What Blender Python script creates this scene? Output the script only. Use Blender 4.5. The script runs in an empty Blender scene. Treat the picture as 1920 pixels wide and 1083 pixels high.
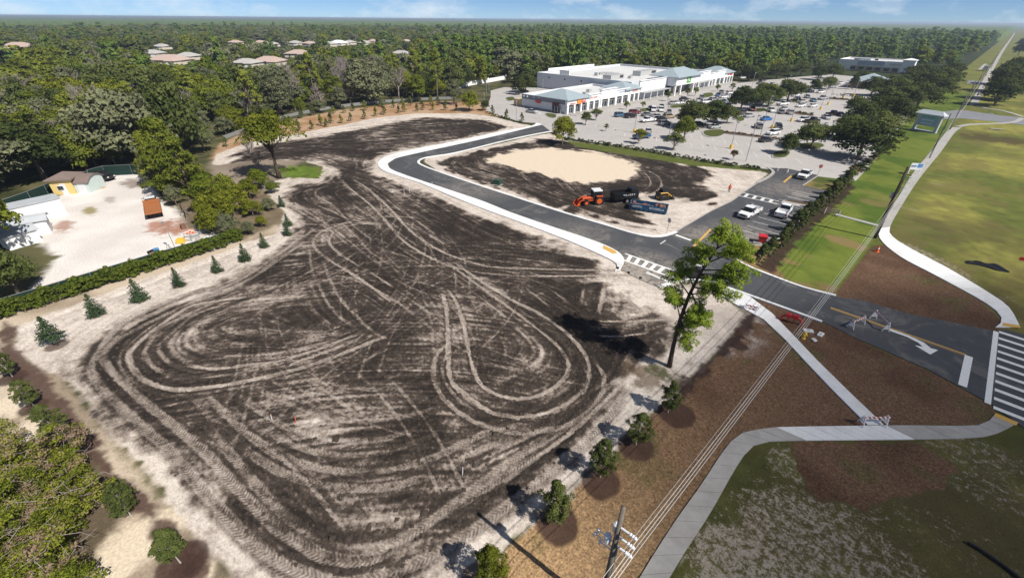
import bpy, bmesh, math, random
import numpy as np
from mathutils import Vector, Matrix
from mathutils.geometry import tessellate_polygon
R = math.radians
rng = np.random.default_rng(7)
random.seed(7)
SC = bpy.context.scene
COL = SC.collection

# ------------------------------------------------------------------ camera
# the drone hangs 30 m above the ground; +Y runs along the highway, +X points to it
CAM_H = 30.0
PITCH, YAW, ROLL, FPX = R(31.4), R(44.5), math.atan(16 / 1920), 828.0
fwd0 = Vector((-math.sin(YAW), math.cos(YAW), 0)); rgt0 = Vector((math.cos(YAW), math.sin(YAW), 0))
FW = (fwd0 * math.cos(PITCH) + Vector((0, 0, -math.sin(PITCH)))).normalized()
UP0 = (fwd0 * math.sin(PITCH) + Vector((0, 0, math.cos(PITCH)))).normalized()
RT = rgt0 * math.cos(ROLL) + UP0 * math.sin(ROLL)
UPV = -rgt0 * math.sin(ROLL) + UP0 * math.cos(ROLL)
cam = bpy.data.cameras.new('camera'); camo = bpy.data.objects.new('camera', cam); COL.objects.link(camo)
camo.matrix_world = Matrix(((RT.x, UPV.x, -FW.x, 0), (RT.y, UPV.y, -FW.y, 0), (RT.z, UPV.z, -FW.z, CAM_H), (0, 0, 0, 1)))
cam.sensor_width = 36; cam.lens = 36 * FPX / 1920; cam.clip_start = 0.5; cam.clip_end = 40000
SC.camera = camo

# ------------------------------------------------------------------ world, sun, exposure
SUN_EL, SUN_AZ = R(47), R(84)          # azimuth measured from +Y towards +X
w = bpy.data.worlds.new('World'); SC.world = w; w.use_nodes = True
nt = w.node_tree; nt.nodes.clear()
wo = nt.nodes.new('ShaderNodeOutputWorld'); bg = nt.nodes.new('ShaderNodeBackground')
sky = nt.nodes.new('ShaderNodeTexSky'); sky.sky_type = 'NISHITA'; sky.sun_disc = False
sky.sun_elevation = SUN_EL; sky.sun_rotation = SUN_AZ
sky.air_density = 0.42; sky.dust_density = 0.0; sky.ozone_density = 7.0; sky.altitude = 0
bg.inputs['Strength'].default_value = 0.074
# fair-weather clouds in the sky, laid out on a flat layer above the land
tc = nt.nodes.new('ShaderNodeTexCoord'); sep = nt.nodes.new('ShaderNodeSeparateXYZ')
nt.links.new(tc.outputs['Generated'], sep.inputs[0])
def wmath(op, a, b=None):
    n = nt.nodes.new('ShaderNodeMath'); n.operation = op
    for i, v in enumerate((a, b)):
        if v is None: continue
        if isinstance(v, (int, float)): n.inputs[i].default_value = v
        else: nt.links.new(v, n.inputs[i])
    return n.outputs[0]
comb = nt.nodes.new('ShaderNodeCombineXYZ')
nt.links.new(sep.outputs['X'], comb.inputs[0]); nt.links.new(sep.outputs['Y'], comb.inputs[1]); nt.links.new(wmath('MULTIPLY', sep.outputs['Z'], 2.6), comb.inputs[2])
nz = nt.nodes.new('ShaderNodeTexNoise'); nz.inputs['Scale'].default_value = 7.5; nz.inputs['Detail'].default_value = 8; nz.inputs['Roughness'].default_value = 0.6
nt.links.new(comb.outputs[0], nz.inputs['Vector'])
cr = nt.nodes.new('ShaderNodeValToRGB'); cr.color_ramp.elements[0].position = 0.49; cr.color_ramp.elements[1].position = 0.68
nt.links.new(nz.outputs['Fac'], cr.inputs[0])
cov = wmath('MULTIPLY', cr.outputs[0], 0.6)
mixc = nt.nodes.new('ShaderNodeMix'); mixc.data_type = 'RGBA'
nt.links.new(cov, mixc.inputs['Factor']); nt.links.new(sky.outputs[0], mixc.inputs[6]); mixc.inputs[7].default_value = (9.6, 10.2, 10.8, 1)
nt.links.new(mixc.outputs[2], bg.inputs['Color']); nt.links.new(bg.outputs[0], wo.inputs['Surface'])

sl = bpy.data.lights.new('sun', 'SUN'); sl.energy = 5.0; sl.angle = R(0.53); sl.color = (1.0, 0.955, 0.88)
so = bpy.data.objects.new('sun', sl); COL.objects.link(so); so.location = (60, 20, 90)
SUNV = Vector((math.sin(SUN_AZ) * math.cos(SUN_EL), math.cos(SUN_AZ) * math.cos(SUN_EL), math.sin(SUN_EL)))
so.rotation_euler = SUNV.to_track_quat('Z', 'Y').to_euler()
SC.view_settings.view_transform = 'Standard'; SC.view_settings.look = 'None'
SC.view_settings.exposure = 0.30; SC.view_settings.gamma = 1.0
SC.cycles.max_bounces = 5; SC.cycles.diffuse_bounces = 2; SC.cycles.glossy_bounces = 2
SC.cycles.transmission_bounces = 3; SC.cycles.transparent_max_bounces = 6; SC.cycles.volume_bounces = 0
SC.cycles.caustics_reflective = False; SC.cycles.caustics_refractive = False

# ------------------------------------------------------------------ surveying helpers
def G(px, py, z=0.0):
    """survey point of the photograph -> metres on the level plane at height z"""
    d = FW + RT * ((px - 960) / FPX) - UPV * ((py - 541.5) / FPX)
    k = (CAM_H - z) / -d.z
    return (d.x * k, d.y * k)
def GP(pts, z=0.0): return [G(p[0], p[1], z) for p in pts]
def V(px, py, base):
    """height of a survey point above the foot `base` (x, y)"""
    d = FW + RT * ((px - 960) / FPX) - UPV * ((py - 541.5) / FPX)
    n = Vector((base[0], base[1], 0)).normalized()
    k = Vector((base[0], base[1], 0)).dot(n) / d.dot(n)
    return Vector((d.x * k, d.y * k, CAM_H + d.z * k))
def catmull(pts, step=0.5, closed=False):
    P = [np.array(p, float) for p in pts]; out = []
    n = len(P)
    if n == 2 and not closed:
        m = max(2, int(np.linalg.norm(P[1] - P[0]) / step)); return np.array([P[0] + (P[1] - P[0]) * t for t in np.linspace(0, 1, m + 1)])
    rngs = range(n if closed else n - 1)
    for i in rngs:
        if closed: p0, p1, p2, p3 = P[i - 1], P[i], P[(i + 1) % n], P[(i + 2) % n]
        else: p0, p1, p2, p3 = P[max(i - 1, 0)], P[i], P[i + 1], P[min(i + 2, n - 1)]
        m = max(1, int(np.linalg.norm(p2 - p1) / step))
        for k in range(m):
            t = k / m
            out.append(0.5 * ((2 * p1) + (-p0 + p2) * t + (2 * p0 - 5 * p1 + 4 * p2 - p3) * t * t + (-p0 + 3 * p1 - 3 * p2 + p3) * t ** 3))
    if not closed: out.append(P[-1])
    return np.array(out)

# ------------------------------------------------------------------ object helpers
def tag(o, label=None, cat=None, group=None, kind=None):
    if label: o['label'] = label
    if cat: o['category'] = cat
    if group: o['group'] = group
    if kind: o['kind'] = kind
    return o
def empty(name, loc=(0, 0, 0), rz=0.0, label=None, cat=None, group=None):
    o = bpy.data.objects.new(name, None); COL.objects.link(o); o.empty_display_size = 0.3
    o.location = loc; o.rotation_euler = (0, 0, rz)
    return tag(o, label, cat, group)
def link(name, me, parent=None, loc=None):
    o = bpy.data.objects.new(name, me); COL.objects.link(o)
    if parent is not None: o.parent = parent
    if loc is not None: o.location = loc
    return o
def copy_tree(o, parent=None):
    c = o.copy(); COL.objects.link(c); c.parent = parent
    for ch in list(o.children): copy_tree(ch, c)
    return c
class MB:
    """collects boxes, prisms, tubes and faces; build() links them as one mesh object"""
    def __init__(s): s.v = []; s.f = []; s.mi = []; s.m = 0
    def add(s, vs, fs):
        b = len(s.v); s.v += [tuple(v) for v in vs]; s.f += [tuple(i + b for i in f) for f in fs]; s.mi += [s.m] * len(fs); return s
    def box(s, c, d, rz=0.0, top=(1, 1)):
        x, y, z = d[0] / 2, d[1] / 2, d[2] / 2; cs, sn = math.cos(rz), math.sin(rz); vs = []
        for sz, (tx, ty) in ((-1, (1, 1)), (1, top)):
            for sx, sy in ((-1, -1), (1, -1), (1, 1), (-1, 1)):
                a, b = sx * x * tx, sy * y * ty
                vs.append((c[0] + a * cs - b * sn, c[1] + a * sn + b * cs, c[2] + sz * z))
        return s.add(vs, [(3, 2, 1, 0), (4, 5, 6, 7), (0, 1, 5, 4), (1, 2, 6, 5), (2, 3, 7, 6), (3, 0, 4, 7)])
    def bar(s, a, b, r, n=6, r2=None, cap=True):
        a, b = Vector(a), Vector(b); d = (b - a)
        if d.length < 1e-6: return s
        d.normalize(); u = d.orthogonal().normalized(); v = d.cross(u); r2 = r if r2 is None else r2; vs = []
        for p, q in ((a, r), (b, r2)):
            for i in range(n):
                t = 2 * math.pi * i / n; vs.append(p + (u * math.cos(t) + v * math.sin(t)) * q)
        fs = [(i, (i + 1) % n, n + (i + 1) % n, n + i) for i in range(n)]
        if cap: fs += [tuple(range(n - 1, -1, -1)), tuple(range(n, 2 * n))]
        return s.add(vs, fs)
    def tube(s, pts, rad, n=6):
        pts = [Vector(p) for p in pts]; rad = rad if isinstance(rad, (list, tuple)) else [rad] * len(pts); vs = []
        for k, p in enumerate(pts):
            d = (pts[min(k + 1, len(pts) - 1)] - pts[max(k - 1, 0)]).normalized()
            u = d.cross(Vector((0.31, 0.52, 0.2))).normalized(); v = d.cross(u)
            for i in range(n):
                t = 2 * math.pi * i / n; vs.append(p + (u * math.cos(t) + v * math.sin(t)) * rad[k])
        fs = [(k * n + i, k * n + (i + 1) % n, (k + 1) * n + (i + 1) % n, (k + 1) * n + i) for k in range(len(pts) - 1) for i in range(n)]
        fs += [tuple(range(n - 1, -1, -1)), tuple(range((len(pts) - 1) * n, len(pts) * n))]
        return s.add(vs, fs)
    def prism(s, poly, z0, z1):
        n = len(poly)
        if sum(poly[i][0] * poly[(i + 1) % n][1] - poly[(i + 1) % n][0] * poly[i][1] for i in range(n)) < 0: poly = poly[::-1]
        tri = tessellate_polygon([[Vector((p[0], p[1], 0)) for p in poly]])
        b = [(p[0], p[1], z0) for p in poly]; t = [(p[0], p[1], z1) for p in poly]
        fs = []
        for a in tri:
            x = [poly[i] for i in a]
            if (x[1][0] - x[0][0]) * (x[2][1] - x[0][1]) - (x[1][1] - x[0][1]) * (x[2][0] - x[0][0]) < 0: a = a[::-1]
            fs.append(tuple(i + n for i in a))
        fs += [(i, (i + 1) % n, n + (i + 1) % n, n + i) for i in range(n)]
        return s.add(b + t, fs)
    def cyl(s, c, r, h, n=12, r2=None): return s.bar(c, (c[0], c[1], c[2] + h), r, n, r2)
    def strip(s, pts, wl, wr, z0, z1):
        """kerb or path along a polyline: wl to the left, wr to the right"""
        P = [Vector((p[0], p[1])) for p in pts]; L = []; Rr = []
        for k, p in enumerate(P):
            d = (P[min(k + 1, len(P) - 1)] - P[max(k - 1, 0)]).normalized(); nrm = Vector((-d.y, d.x))
            L.append(p + nrm * wl); Rr.append(p - nrm * wr)
        n = len(P); vs = [(q.x, q.y, z) for z in (z0, z1) for row in (L, Rr) for q in row]
        fs = []
        for i in range(n - 1):
            fs += [(2 * n + i, 3 * n + i, 3 * n + i + 1, 2 * n + i + 1), (i, 2 * n + i, 2 * n + i + 1, i + 1), (n + i, n + i + 1, 3 * n + i + 1, 3 * n + i)]
        fs += [(0, n, 3 * n, 2 * n), (n - 1, 3 * n - 1, 4 * n - 1, 2 * n - 1)]
        return s.add(vs, fs)
    def mesh(s, name, mats, smooth=False):
        me = bpy.data.meshes.new(name); me.from_pydata(s.v, [], s.f)
        for m in (mats if isinstance(mats, (list, tuple)) else [mats]): me.materials.append(m)
        if any(s.mi): me.polygons.foreach_set('material_index', s.mi)
        if smooth: me.polygons.foreach_set('use_smooth', [True] * len(s.f))
        me.update(); return me
    def build(s, name, mats, parent=None, loc=None, smooth=False):
        return link(name, s.mesh(name, mats, smooth), parent, loc)
def np_mesh(name, verts, faces, mat, attrs=None, smooth=False):
    """verts (n,3), faces (m,3|4) arrays -> mesh; attrs {name: (kind, array)} per vertex"""
    me = bpy.data.meshes.new(name); k = faces.shape[1]
    me.vertices.add(len(verts)); me.vertices.foreach_set('co', verts.astype(np.float32).ravel())
    me.loops.add(faces.size); me.loops.foreach_set('vertex_index', faces.astype(np.int32).ravel())
    me.polygons.add(len(faces)); me.polygons.foreach_set('loop_start', np.arange(0, faces.size, k, dtype=np.int32))
    me.polygons.foreach_set('loop_total', np.full(len(faces), k, dtype=np.int32))
    if smooth: me.polygons.foreach_set('use_smooth', np.ones(len(faces), dtype=bool))
    for nm, (kind, arr) in (attrs or {}).items():
        a = me.attributes.new(nm, kind, 'POINT'); a.data.foreach_set('color' if 'COLOR' in kind else 'value', arr.astype(np.float32).ravel())
    me.materials.append(mat); me.update(calc_edges=True); me.validate(); return me

# ------------------------------------------------------------------ materials
MATS = {}
class NT:
    def __init__(s, name):
        s.m = bpy.data.materials.new(name); s.m.use_nodes = True; s.t = s.m.node_tree; s.t.nodes.clear()
        s.out = s.n('ShaderNodeOutputMaterial')
    def n(s, typ, **kw):
        x = s.t.nodes.new(typ)
        for k, v in kw.items(): setattr(x, k, v)
        return x
    def l(s, a, b): s.t.links.new(a, b)
    def math(s, op, a, b=None, clamp=False):
        x = s.n('ShaderNodeMath', operation=op); x.use_clamp = clamp
        for i, v in enumerate((a, b)):
            if v is None: continue
            if isinstance(v, (int, float)): x.inputs[i].default_value = v
            else: s.l(v, x.inputs[i])
        return x.outputs[0]
    def noise(s, vec, scale, detail=4, rough=0.6, dist=0.0):
        x = s.n('ShaderNodeTexNoise'); x.inputs['Scale'].default_value = scale; x.inputs['Detail'].default_value = detail
        x.inputs['Roughness'].default_value = rough; x.inputs['Distortion'].default_value = dist
        if vec is not None: s.l(vec, x.inputs['Vector'])
        return x.outputs['Fac']
    def mix(s, fac, a, b, typ='MIX'):
        x = s.n('ShaderNodeMix', data_type='RGBA', blend_type=typ)
        for i, v in ((0, fac), (6, a), (7, b)):
            if isinstance(v, (int, float)): x.inputs[i].default_value = v
            elif isinstance(v, tuple): x.inputs[i].default_value = (*v[:3], 1)
            else: s.l(v, x.inputs[i])
        return x.outputs[2]
    def ramp(s, fac, stops):
        x = s.n('ShaderNodeValToRGB'); e = x.color_ramp.elements
        while len(e) < len(stops): e.new(0.5)
        for q, (p, c) in zip(e, stops): q.position = p; q.color = (*((c,) * 3 if isinstance(c, (int, float)) else c), 1)
        s.l(fac, x.inputs[0]); return x.outputs[0]
    def attr(s, name): return s.n('ShaderNodeAttribute', attribute_name=name)
    def pos(s): return s.n('ShaderNodeNewGeometry').outputs['Position']
    def obj(s): return s.n('ShaderNodeTexCoord').outputs['Object']
    def bump(s, h, strength=0.5, dist=0.05):
        x = s.n('ShaderNodeBump'); x.inputs['Strength'].default_value = strength; x.inputs['Distance'].default_value = dist; s.l(h, x.inputs['Height']); return x.outputs[0]
    def bsdf(s, col, rough=0.8, spec=0.3, metal=0.0, normal=None, **kw):
        x = s.n('ShaderNodeBsdfPrincipled')
        if isinstance(col, tuple): x.inputs['Base Color'].default_value = (*col[:3], 1)
        else: s.l(col, x.inputs['Base Color'])
        if isinstance(rough, (int, float)): x.inputs['Roughness'].default_value = rough
        else: s.l(rough, x.inputs['Roughness'])
        x.inputs['Specular IOR Level'].default_value = spec; x.inputs['Metallic'].default_value = metal
        if normal is not None: s.l(normal, x.inputs['Normal'])
        for k, v in kw.items(): x.inputs[k].default_value = v
        return x.outputs[0]
    def done(s, sh): s.l(sh, s.out.inputs['Surface']); return s.m
def M(name, col, rough=0.75, spec=0.3, metal=0.0, var=0.18, scale=1.5, bump=0.0, bscale=None, coat=0.0):
    if name in MATS: return MATS[name]
    t = NT(name); p = t.obj() ; n1 = t.noise(p, scale, 5, 0.65); 
    c = t.mix(n1, tuple(max(0, x * (1 - var)) for x in col), tuple(min(1, x * (1 + var)) for x in col))
    nb = t.bump(t.noise(p, bscale or scale * 6, 4), 0.6, bump) if bump else None
    kw = {'Coat Weight': coat} if coat else {}
    MATS[name] = t.done(t.bsdf(c, rough, spec, metal, nb, **kw)); return MATS[name]
def leaf_mat(name, dark, light, transl=0.25, brown=None, randv=0.35):
    t = NT(name); a = t.attr('tint').outputs['Fac']; oi = t.n('ShaderNodeObjectInfo').outputs['Random']
    f = t.math('ADD', t.math('MULTIPLY', a, 1 - randv), t.math('MULTIPLY', oi, randv))
    st = [(0.0, dark), (1.0, light)] if brown is None else [(0.0, dark), (0.60, light), (0.74, brown), (1.0, brown)]
    c = t.ramp(f, st)
    d = t.n('ShaderNodeBsdfDiffuse'); t.l(c, d.inputs[0]); tr = t.n('ShaderNodeBsdfTranslucent'); t.l(c, tr.inputs[0])
    mx = t.n('ShaderNodeMixShader'); mx.inputs[0].default_value = transl; t.l(d.outputs[0], mx.inputs[1]); t.l(tr.outputs[0], mx.inputs[2])
    MATS[name] = t.done(mx.outputs[0]); return MATS[name]
# ================================================================== GROUND
def vnoise(x, y, seed):
    r = np.random.default_rng(seed).random((256, 256)).astype(np.float32)
    xi = np.floor(x).astype(np.int64); yi = np.floor(y).astype(np.int64); fx = x - xi; fy = y - yi
    fx = fx * fx * (3 - 2 * fx); fy = fy * fy * (3 - 2 * fy)
    a = r[yi & 255, xi & 255]; b = r[yi & 255, (xi + 1) & 255]; c = r[(yi + 1) & 255, xi & 255]; d = r[(yi + 1) & 255, (xi + 1) & 255]
    return (a + (b - a) * fx) * (1 - fy) + (c + (d - c) * fx) * fy
def fbm(x, y, scale, octv=4, seed=0, gain=0.5):
    s = 0; amp = 1; tot = 0; f = 1.0 / scale
    for o in range(octv):
        s = s + amp * vnoise(x * f + 17.3 * o, y * f - 9.1 * o, seed + o); tot += amp; amp *= gain; f *= 2.03
    return s / tot
def sdist(poly, x, y):
    """signed distance (metres) to a closed polygon, negative inside"""
    P = np.array(poly, dtype=np.float64); d2 = np.full(x.shape, 1e18); ins = np.zeros(x.shape, bool); n = len(P)
    for i in range(n):
        ax, ay = P[i]; bx, by = P[(i + 1) % n]; ex, ey = bx - ax, by - ay
        wx, wy = x - ax, y - ay; t = np.clip((wx * ex + wy * ey) / (ex * ex + ey * ey + 1e-12), 0, 1)
        dx, dy = wx - ex * t, wy - ey * t; d2 = np.minimum(d2, dx * dx + dy * dy)
        c = ((ay <= y) & (y < by)) | ((by <= y) & (y < ay))
        if ey != 0: ins ^= c & (x < ax + ex * (y - ay) / ey)
    d = np.sqrt(d2); return np.where(ins, -d, d)
def sstep(a, b, v): t = np.clip((v - a) / (b - a), 0, 1); return t * t * (3 - 2 * t)

# --- a fan-shaped sheet, finest near the drone
rows = [9.0]
while rows[-1] < 330:
    r = rows[-1]; rows.append(r + (0.13 if r < 42 else min(0.13 + (r - 42) * 0.0048, 0.62) if r < 170 else min(0.62 + (r - 170) * 0.04, 5)))
rows = np.array(rows); nth = 800
th = np.linspace(-R(76), R(76), nth)
RR, TH = np.meshgrid(rows, th, indexing='ij')
az = TH - YAW
GX = (RR * np.sin(az)).ravel(); GY = (RR * np.cos(az)).ravel(); NR, NC = RR.shape
NV = NR * NC

# --- tyre tracks, surveyed from the photograph; (width m, strength, tread)
TR = []
def tr(pts, wd=0.6, st=0.85, tread=0.0): TR.append((GP(pts), wd, st, tread))
# fresh loops on the right
tr([(838,540),(855,565),(870,610),(880,665),(895,710),(922,735),(960,746),(985,746),(1022,737),(1055,712),(1066,690),(1060,667),(1042,645),(1010,617),(960,580),(915,548),(870,515),(830,486)],.55,.9)
tr([(830,545),(836,577),(840,615),(840,665),(845,710),(867,735),(917,770),(960,780),(985,780),(1030,772),(1070,752),(1100,720),(1105,690),(1092,657),(1060,622),(1010,587),(960,562),(900,525),(850,490)],.62,.95)
tr([(850,640),(825,657),(812,690),(817,720),(837,752),(875,782),(917,800),(980,812),(1050,800),(1100,775),(1125,745),(1133,715),(1128,695),(1110,670)],.6,.85)
tr([(852,645),(838,665),(830,690),(835,715),(860,748),(900,775)],.45,.5)
# upper double track to the new drive
tr([(640,335),(655,352),(687,377),(720,410),(745,440),(775,465),(817,487),(867,505),(960,516),(1050,517),(1150,516),(1190,515)],.6,.9)
tr([(660,335),(680,347),(705,367),(735,395),(762,425),(792,450),(842,477),(905,497),(960,502),(1060,505),(1165,507)],.6,.95)
tr([(690,395),(740,430),(800,470),(880,495),(960,509),(1100,511)],.5,.35)
# swirls in the upper left
tr([(540,385),(580,407),(620,432),(655,462)],.6,.75)
tr([(548,378),(600,412),(640,440),(672,466),(715,500)],.5,.6)
tr([(640,417),(670,445),(692,470),(730,495),(755,520)],.6,.8)
tr([(700,540),(755,572),(810,617)],.55,.6); tr([(742,542),(785,572),(830,607),(860,640)],.5,.6)
tr([(715,420),(695,420),(655,417),(620,427),(595,440),(588,460),(610,482),(655,510),(700,540),(740,570)],.6,.85)
tr([(705,418),(655,422),(630,432),(620,445),(620,460),(655,487),(705,517),(742,542)],.55,.75)
tr([(560,418),(620,422),(670,412),(720,406),(767,407),(800,412)],.6,.6); tr([(655,424),(680,417),(720,420)],.5,.8)
tr([(620,410),(600,425),(570,442),(530,472),(480,507),(420,538),(375,545),(300,572),(237,602),(205,630),(185,660),(173,682),(173,700),(190,725),(225,760),(275,805),(328,855),(378,916),(428,971),(466,1012),(520,1060),(590,1110)],.9,.9,1)
tr([(577,450),(530,480),(480,515),(425,545),(380,560),(310,590),(250,620),(210,645),(193,670),(210,695),(245,730),(287,765),(338,808),(393,855),(433,901),(479,951),(530,999),(593,1037),(656,1052),(707,1042),(770,1002),(833,961),(883,931),(959,881),(1040,825),(1110,775),(1172,715)],.95,.9,1)
tr([(590,425),(560,455),(525,468),(470,500),(430,530)],.5,.5)
tr([(580,470),(582,495),(590,520),(600,540),(620,577),(655,607),(692,632)],.55,.6)
tr([(605,487),(615,515),(630,547),(660,585),(705,625),(740,640)],.55,.6)
tr([(592,352),(570,360),(580,377),(620,395),(655,410),(690,418)],.6,.7)
tr([(625,345),(597,355),(592,365),(610,377),(635,395),(665,425),(700,450)],.6,.7)
tr([(555,350),(545,365),(560,385),(600,400),(640,412)],.5,.6)
tr([(660,350),(630,360),(650,380),(690,400),(720,425)],.5,.5); tr([(690,352),(715,385),(700,410)],.5,.5)
tr([(620,340),(660,345),(700,355),(740,385),(760,400)],.5,.45); tr([(600,330),(650,330),(720,345),(790,370),(850,400)],.5,.4)
tr([(560,310),(600,316),(625,330),(600,345),(560,352),(530,368)],.7,.65); tr([(575,300),(620,312),(640,328),(600,352),(555,362),(535,378)],.6,.6)
tr([(540,290),(600,300),(650,318),(700,330),(760,352),(830,385),(900,420)],.6,.4)
tr([(560,280),(640,300),(700,315),(735,330)],.5,.35)
tr([(630,345),(622,330),(640,310),(690,300),(700,308)],.5,.5); tr([(668,318),(672,300),(690,292)],.5,.6); tr([(682,320),(685,300),(705,292)],.5,.5)
# inner loops on the left
tr([(445,567),(375,585),(332,615),(305,640),(300,660),(318,680),(345,690)],.6,.6)
tr([(470,555),(400,565),(350,577),(287,620),(247,655),(243,675),(257,700),(287,720),(337,730),(400,724),(480,710),(555,692),(630,667),(692,642),(730,628)],.75,.95)
tr([(350,590),(300,615),(277,645),(270,665),(287,687),(320,700),(375,706),(480,696),(530,688),(592,666),(667,638)],.65,.8)
tr([(345,682),(400,691),(475,682),(505,680),(580,660),(655,632),(690,617)],.6,.9)
tr([(300,590),(262,615),(232,645),(222,670),(232,695),(262,720),(310,740)],.6,.55,1)
# concentric treaded arcs across the lower half
tr([(375,732),(425,777),(462,812),(520,850),(590,875),(660,885),(730,880),(800,862),(870,830),(940,800),(1010,800)],.85,.75,1)
tr([(362,740),(410,795),(460,842),(520,880),(590,905),(665,915),(740,910),(820,885),(890,850),(960,815),(1040,805)],.85,.7,1)
tr([(425,760),(480,800),(540,830),(610,850),(690,850),(760,835),(830,808)],.7,.6,1)
tr([(450,740),(510,785),(570,812),(640,825),(720,822),(800,795)],.7,.6,1)
tr([(480,725),(540,755),(610,780),(680,790),(760,780),(830,760)],.6,.5,1); tr([(560,700),(620,720),(700,730),(780,722),(830,705)],.6,.45,1)
tr([(700,660),(760,680),(820,672),(850,655)],.6,.4,1); tr([(700,640),(770,645),(830,640)],.6,.4,1)
tr([(390,800),(440,860),(500,930),(560,985),(620,1020),(680,1030),(740,1015),(800,980),(870,930),(950,870),(1030,815)],.9,.75,1)
tr([(440,985),(500,1035),(560,1070),(640,1090),(730,1075),(810,1040),(900,985),(980,925),(1060,860),(1130,795),(1185,722)],.9,.85,1)
tr([(480,830),(540,870),(600,893),(660,898),(730,895),(790,880)],.5,.35)
tr([(900,840),(960,830),(1040,790),(1100,745),(1150,690)],.7,.5,1); tr([(960,860),(1040,815),(1100,765),(1160,705)],.7,.6,1)
tr([(930,700),(980,690),(1040,660)],.6,.3,1); tr([(900,730),(960,705),(1020,672)],.6,.3,1); tr([(960,790),(1030,750),(1085,700)],.6,.3,1)
tr([(1172,715),(1110,775),(1070,810),(1000,862),(930,915)],.5,.9)
tr([(985,540),(1010,558),(1037,580)],.5,.7); tr([(1027,540),(1050,555),(1072,575)],.5,.65); tr([(960,520),(1000,540),(1060,575),(1110,600)],.5,.35)
tr([(1095,535),(1092,555),(1088,575)],.6,.6); tr([(1132,530),(1130,555),(1122,590)],.65,.75); tr([(1150,540),(1180,565),(1215,600)],.5,.4)
tr([(1115,602),(1180,602),(1262,598)],.5,.8); tr([(1105,627),(1160,630),(1222,622)],.5,.8); tr([(1212,600),(1212,640),(1206,670)],.6,.5)
tr([(880,470),(930,500),(1000,525),(1060,545)],.5,.4); tr([(800,430),(860,460),(940,490),(1040,500)],.5,.3)
tr([(830,380),(900,420),(1000,460),(1090,490)],.5,.3); tr([(770,355),(840,395),(920,440),(1010,475)],.45,.3)
for k in range(6): tr([(700+k*70,640-k*18),(760+k*70,610-k*18),(830+k*68,585-k*16)],.5,.32)
for k in range(5): tr([(640+k*60,560+k*6),(700+k*60,535+k*4),(760+k*60,520)],.5,.3)
# upper field, grader passes
for k in range(9):
    y0 = 300 - k * 8.5
    tr([(470 + k * 24, y0 - 12 + k * 1.2), (590 + k * 20, y0 - 20), (720 + k * 14, y0 - 32 + k * 1.0), (860 + k * 6, max(219, y0 - 44 + k * 2))], .6, .45 if k % 2 else .6)
tr([(800,222),(860,224),(905,231),(930,240),(915,248),(870,258)],.7,.7)
tr([(420,300),(470,285),(540,268),(600,255)],.8,.7); tr([(430,312),(490,292),(560,275)],.7,.6)
# island between the drive and the shops
tr([(1060,300),(1040,320),(1062,335)],.5,.3)
tr([(1200,318),(1215,330),(1220,345),(1205,358),(1180,368)],.55,.8); tr([(1212,318),(1235,332),(1240,348),(1225,362),(1195,373)],.55,.8)
tr([(1225,320),(1255,330),(1262,340)],.5,.4); tr([(1235,308),(1270,315),(1275,325),(1255,335)],.5,.5)
tr([(860,300),(850,310),(870,322),(960,345),(1050,375),(1100,395),(1180,420)],.6,.5); tr([(875,298),(865,308),(900,325),(1000,350),(1060,372)],.6,.5)
tr([(830,312),(880,328),(960,352),(1040,385),(1120,410),(1220,432)],.55,.45)
tr([(975,320),(985,335),(1000,345)],.5,.5); tr([(1038,330),(1050,345),(1065,362)],.5,.6); tr([(1052,330),(1062,345),(1078,360)],.5,.6)
tr([(1290,340),(1330,350),(1370,352)],.5,.4); tr([(1250,372),(1300,378),(1330,372)],.5,.3); tr([(990,270),(1080,280),(1180,300),(1260,325)],.5,.4)

# the other wheel of each vehicle runs parallel, fainter and broken
_rt = random.Random(12); XTR = []
for pts, wd, st, td in list(TR):
    if td == 0 and len(pts) > 3 and st > .3:
        c = catmull(pts, 1.5); t_ = np.gradient(c, axis=0); t_ /= np.linalg.norm(t_, axis=1)[:, None] + 1e-9; nn = np.stack([-t_[:, 1], t_[:, 0]], 1)
        for of in ([_rt.choice((-1.9, 1.9, 1.5, -1.6))] if _rt.random() < .75 else []) + ([_rt.choice((-3.6, 3.4, .8, -.8))] if _rt.random() < .3 else []):
            n0, n1 = sorted((_rt.randrange(len(c)), _rt.randrange(len(c))))
            if n1 - n0 < 4: n0, n1 = 0, len(c)
            TR.append(([tuple(q) for q in (c + nn * of)[n0:n1]], _rt.uniform(.32, .5), st * _rt.uniform(.3, .6), 0.0))
FB = GP([(230,650),(420,560),(560,470),(640,350),(760,360),(1000,470),(1120,520),(1180,620),(1120,760),(940,930),(760,1020),(600,1020),(480,940),(330,800)])
for k in range(150):                               # single vehicles crossing the pattern on their own arcs
    ax, ay = _rt.uniform(-75, -12), _rt.uniform(-2, 52); an_ = _rt.uniform(0, 6.28); cur = _rt.choice((-1, 1)) / _rt.uniform(14, 90); L = _rt.uniform(12, 34); c = [(ax, ay)]
    for q in range(int(L / 1.5)): an_ += cur * 1.5; ax += math.cos(an_) * 1.5; ay += math.sin(an_) * 1.5; c.append((ax, ay))
    c = np.array(c)
    if (sdist(FB, c[:, 0], c[:, 1]) < 0).all():
        t_ = np.gradient(c, axis=0); t_ /= np.linalg.norm(t_, axis=1)[:, None]; nn = np.stack([-t_[:, 1], t_[:, 0]], 1); sg = _rt.uniform(.30, .70); wd = _rt.uniform(.28, .42)
        for of in (.9, -.9): XTR.append(([tuple(q) for q in c + nn * of], wd, sg * _rt.uniform(.7, 1), 0.0))
def poly_px(p): return GP(p)
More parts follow.
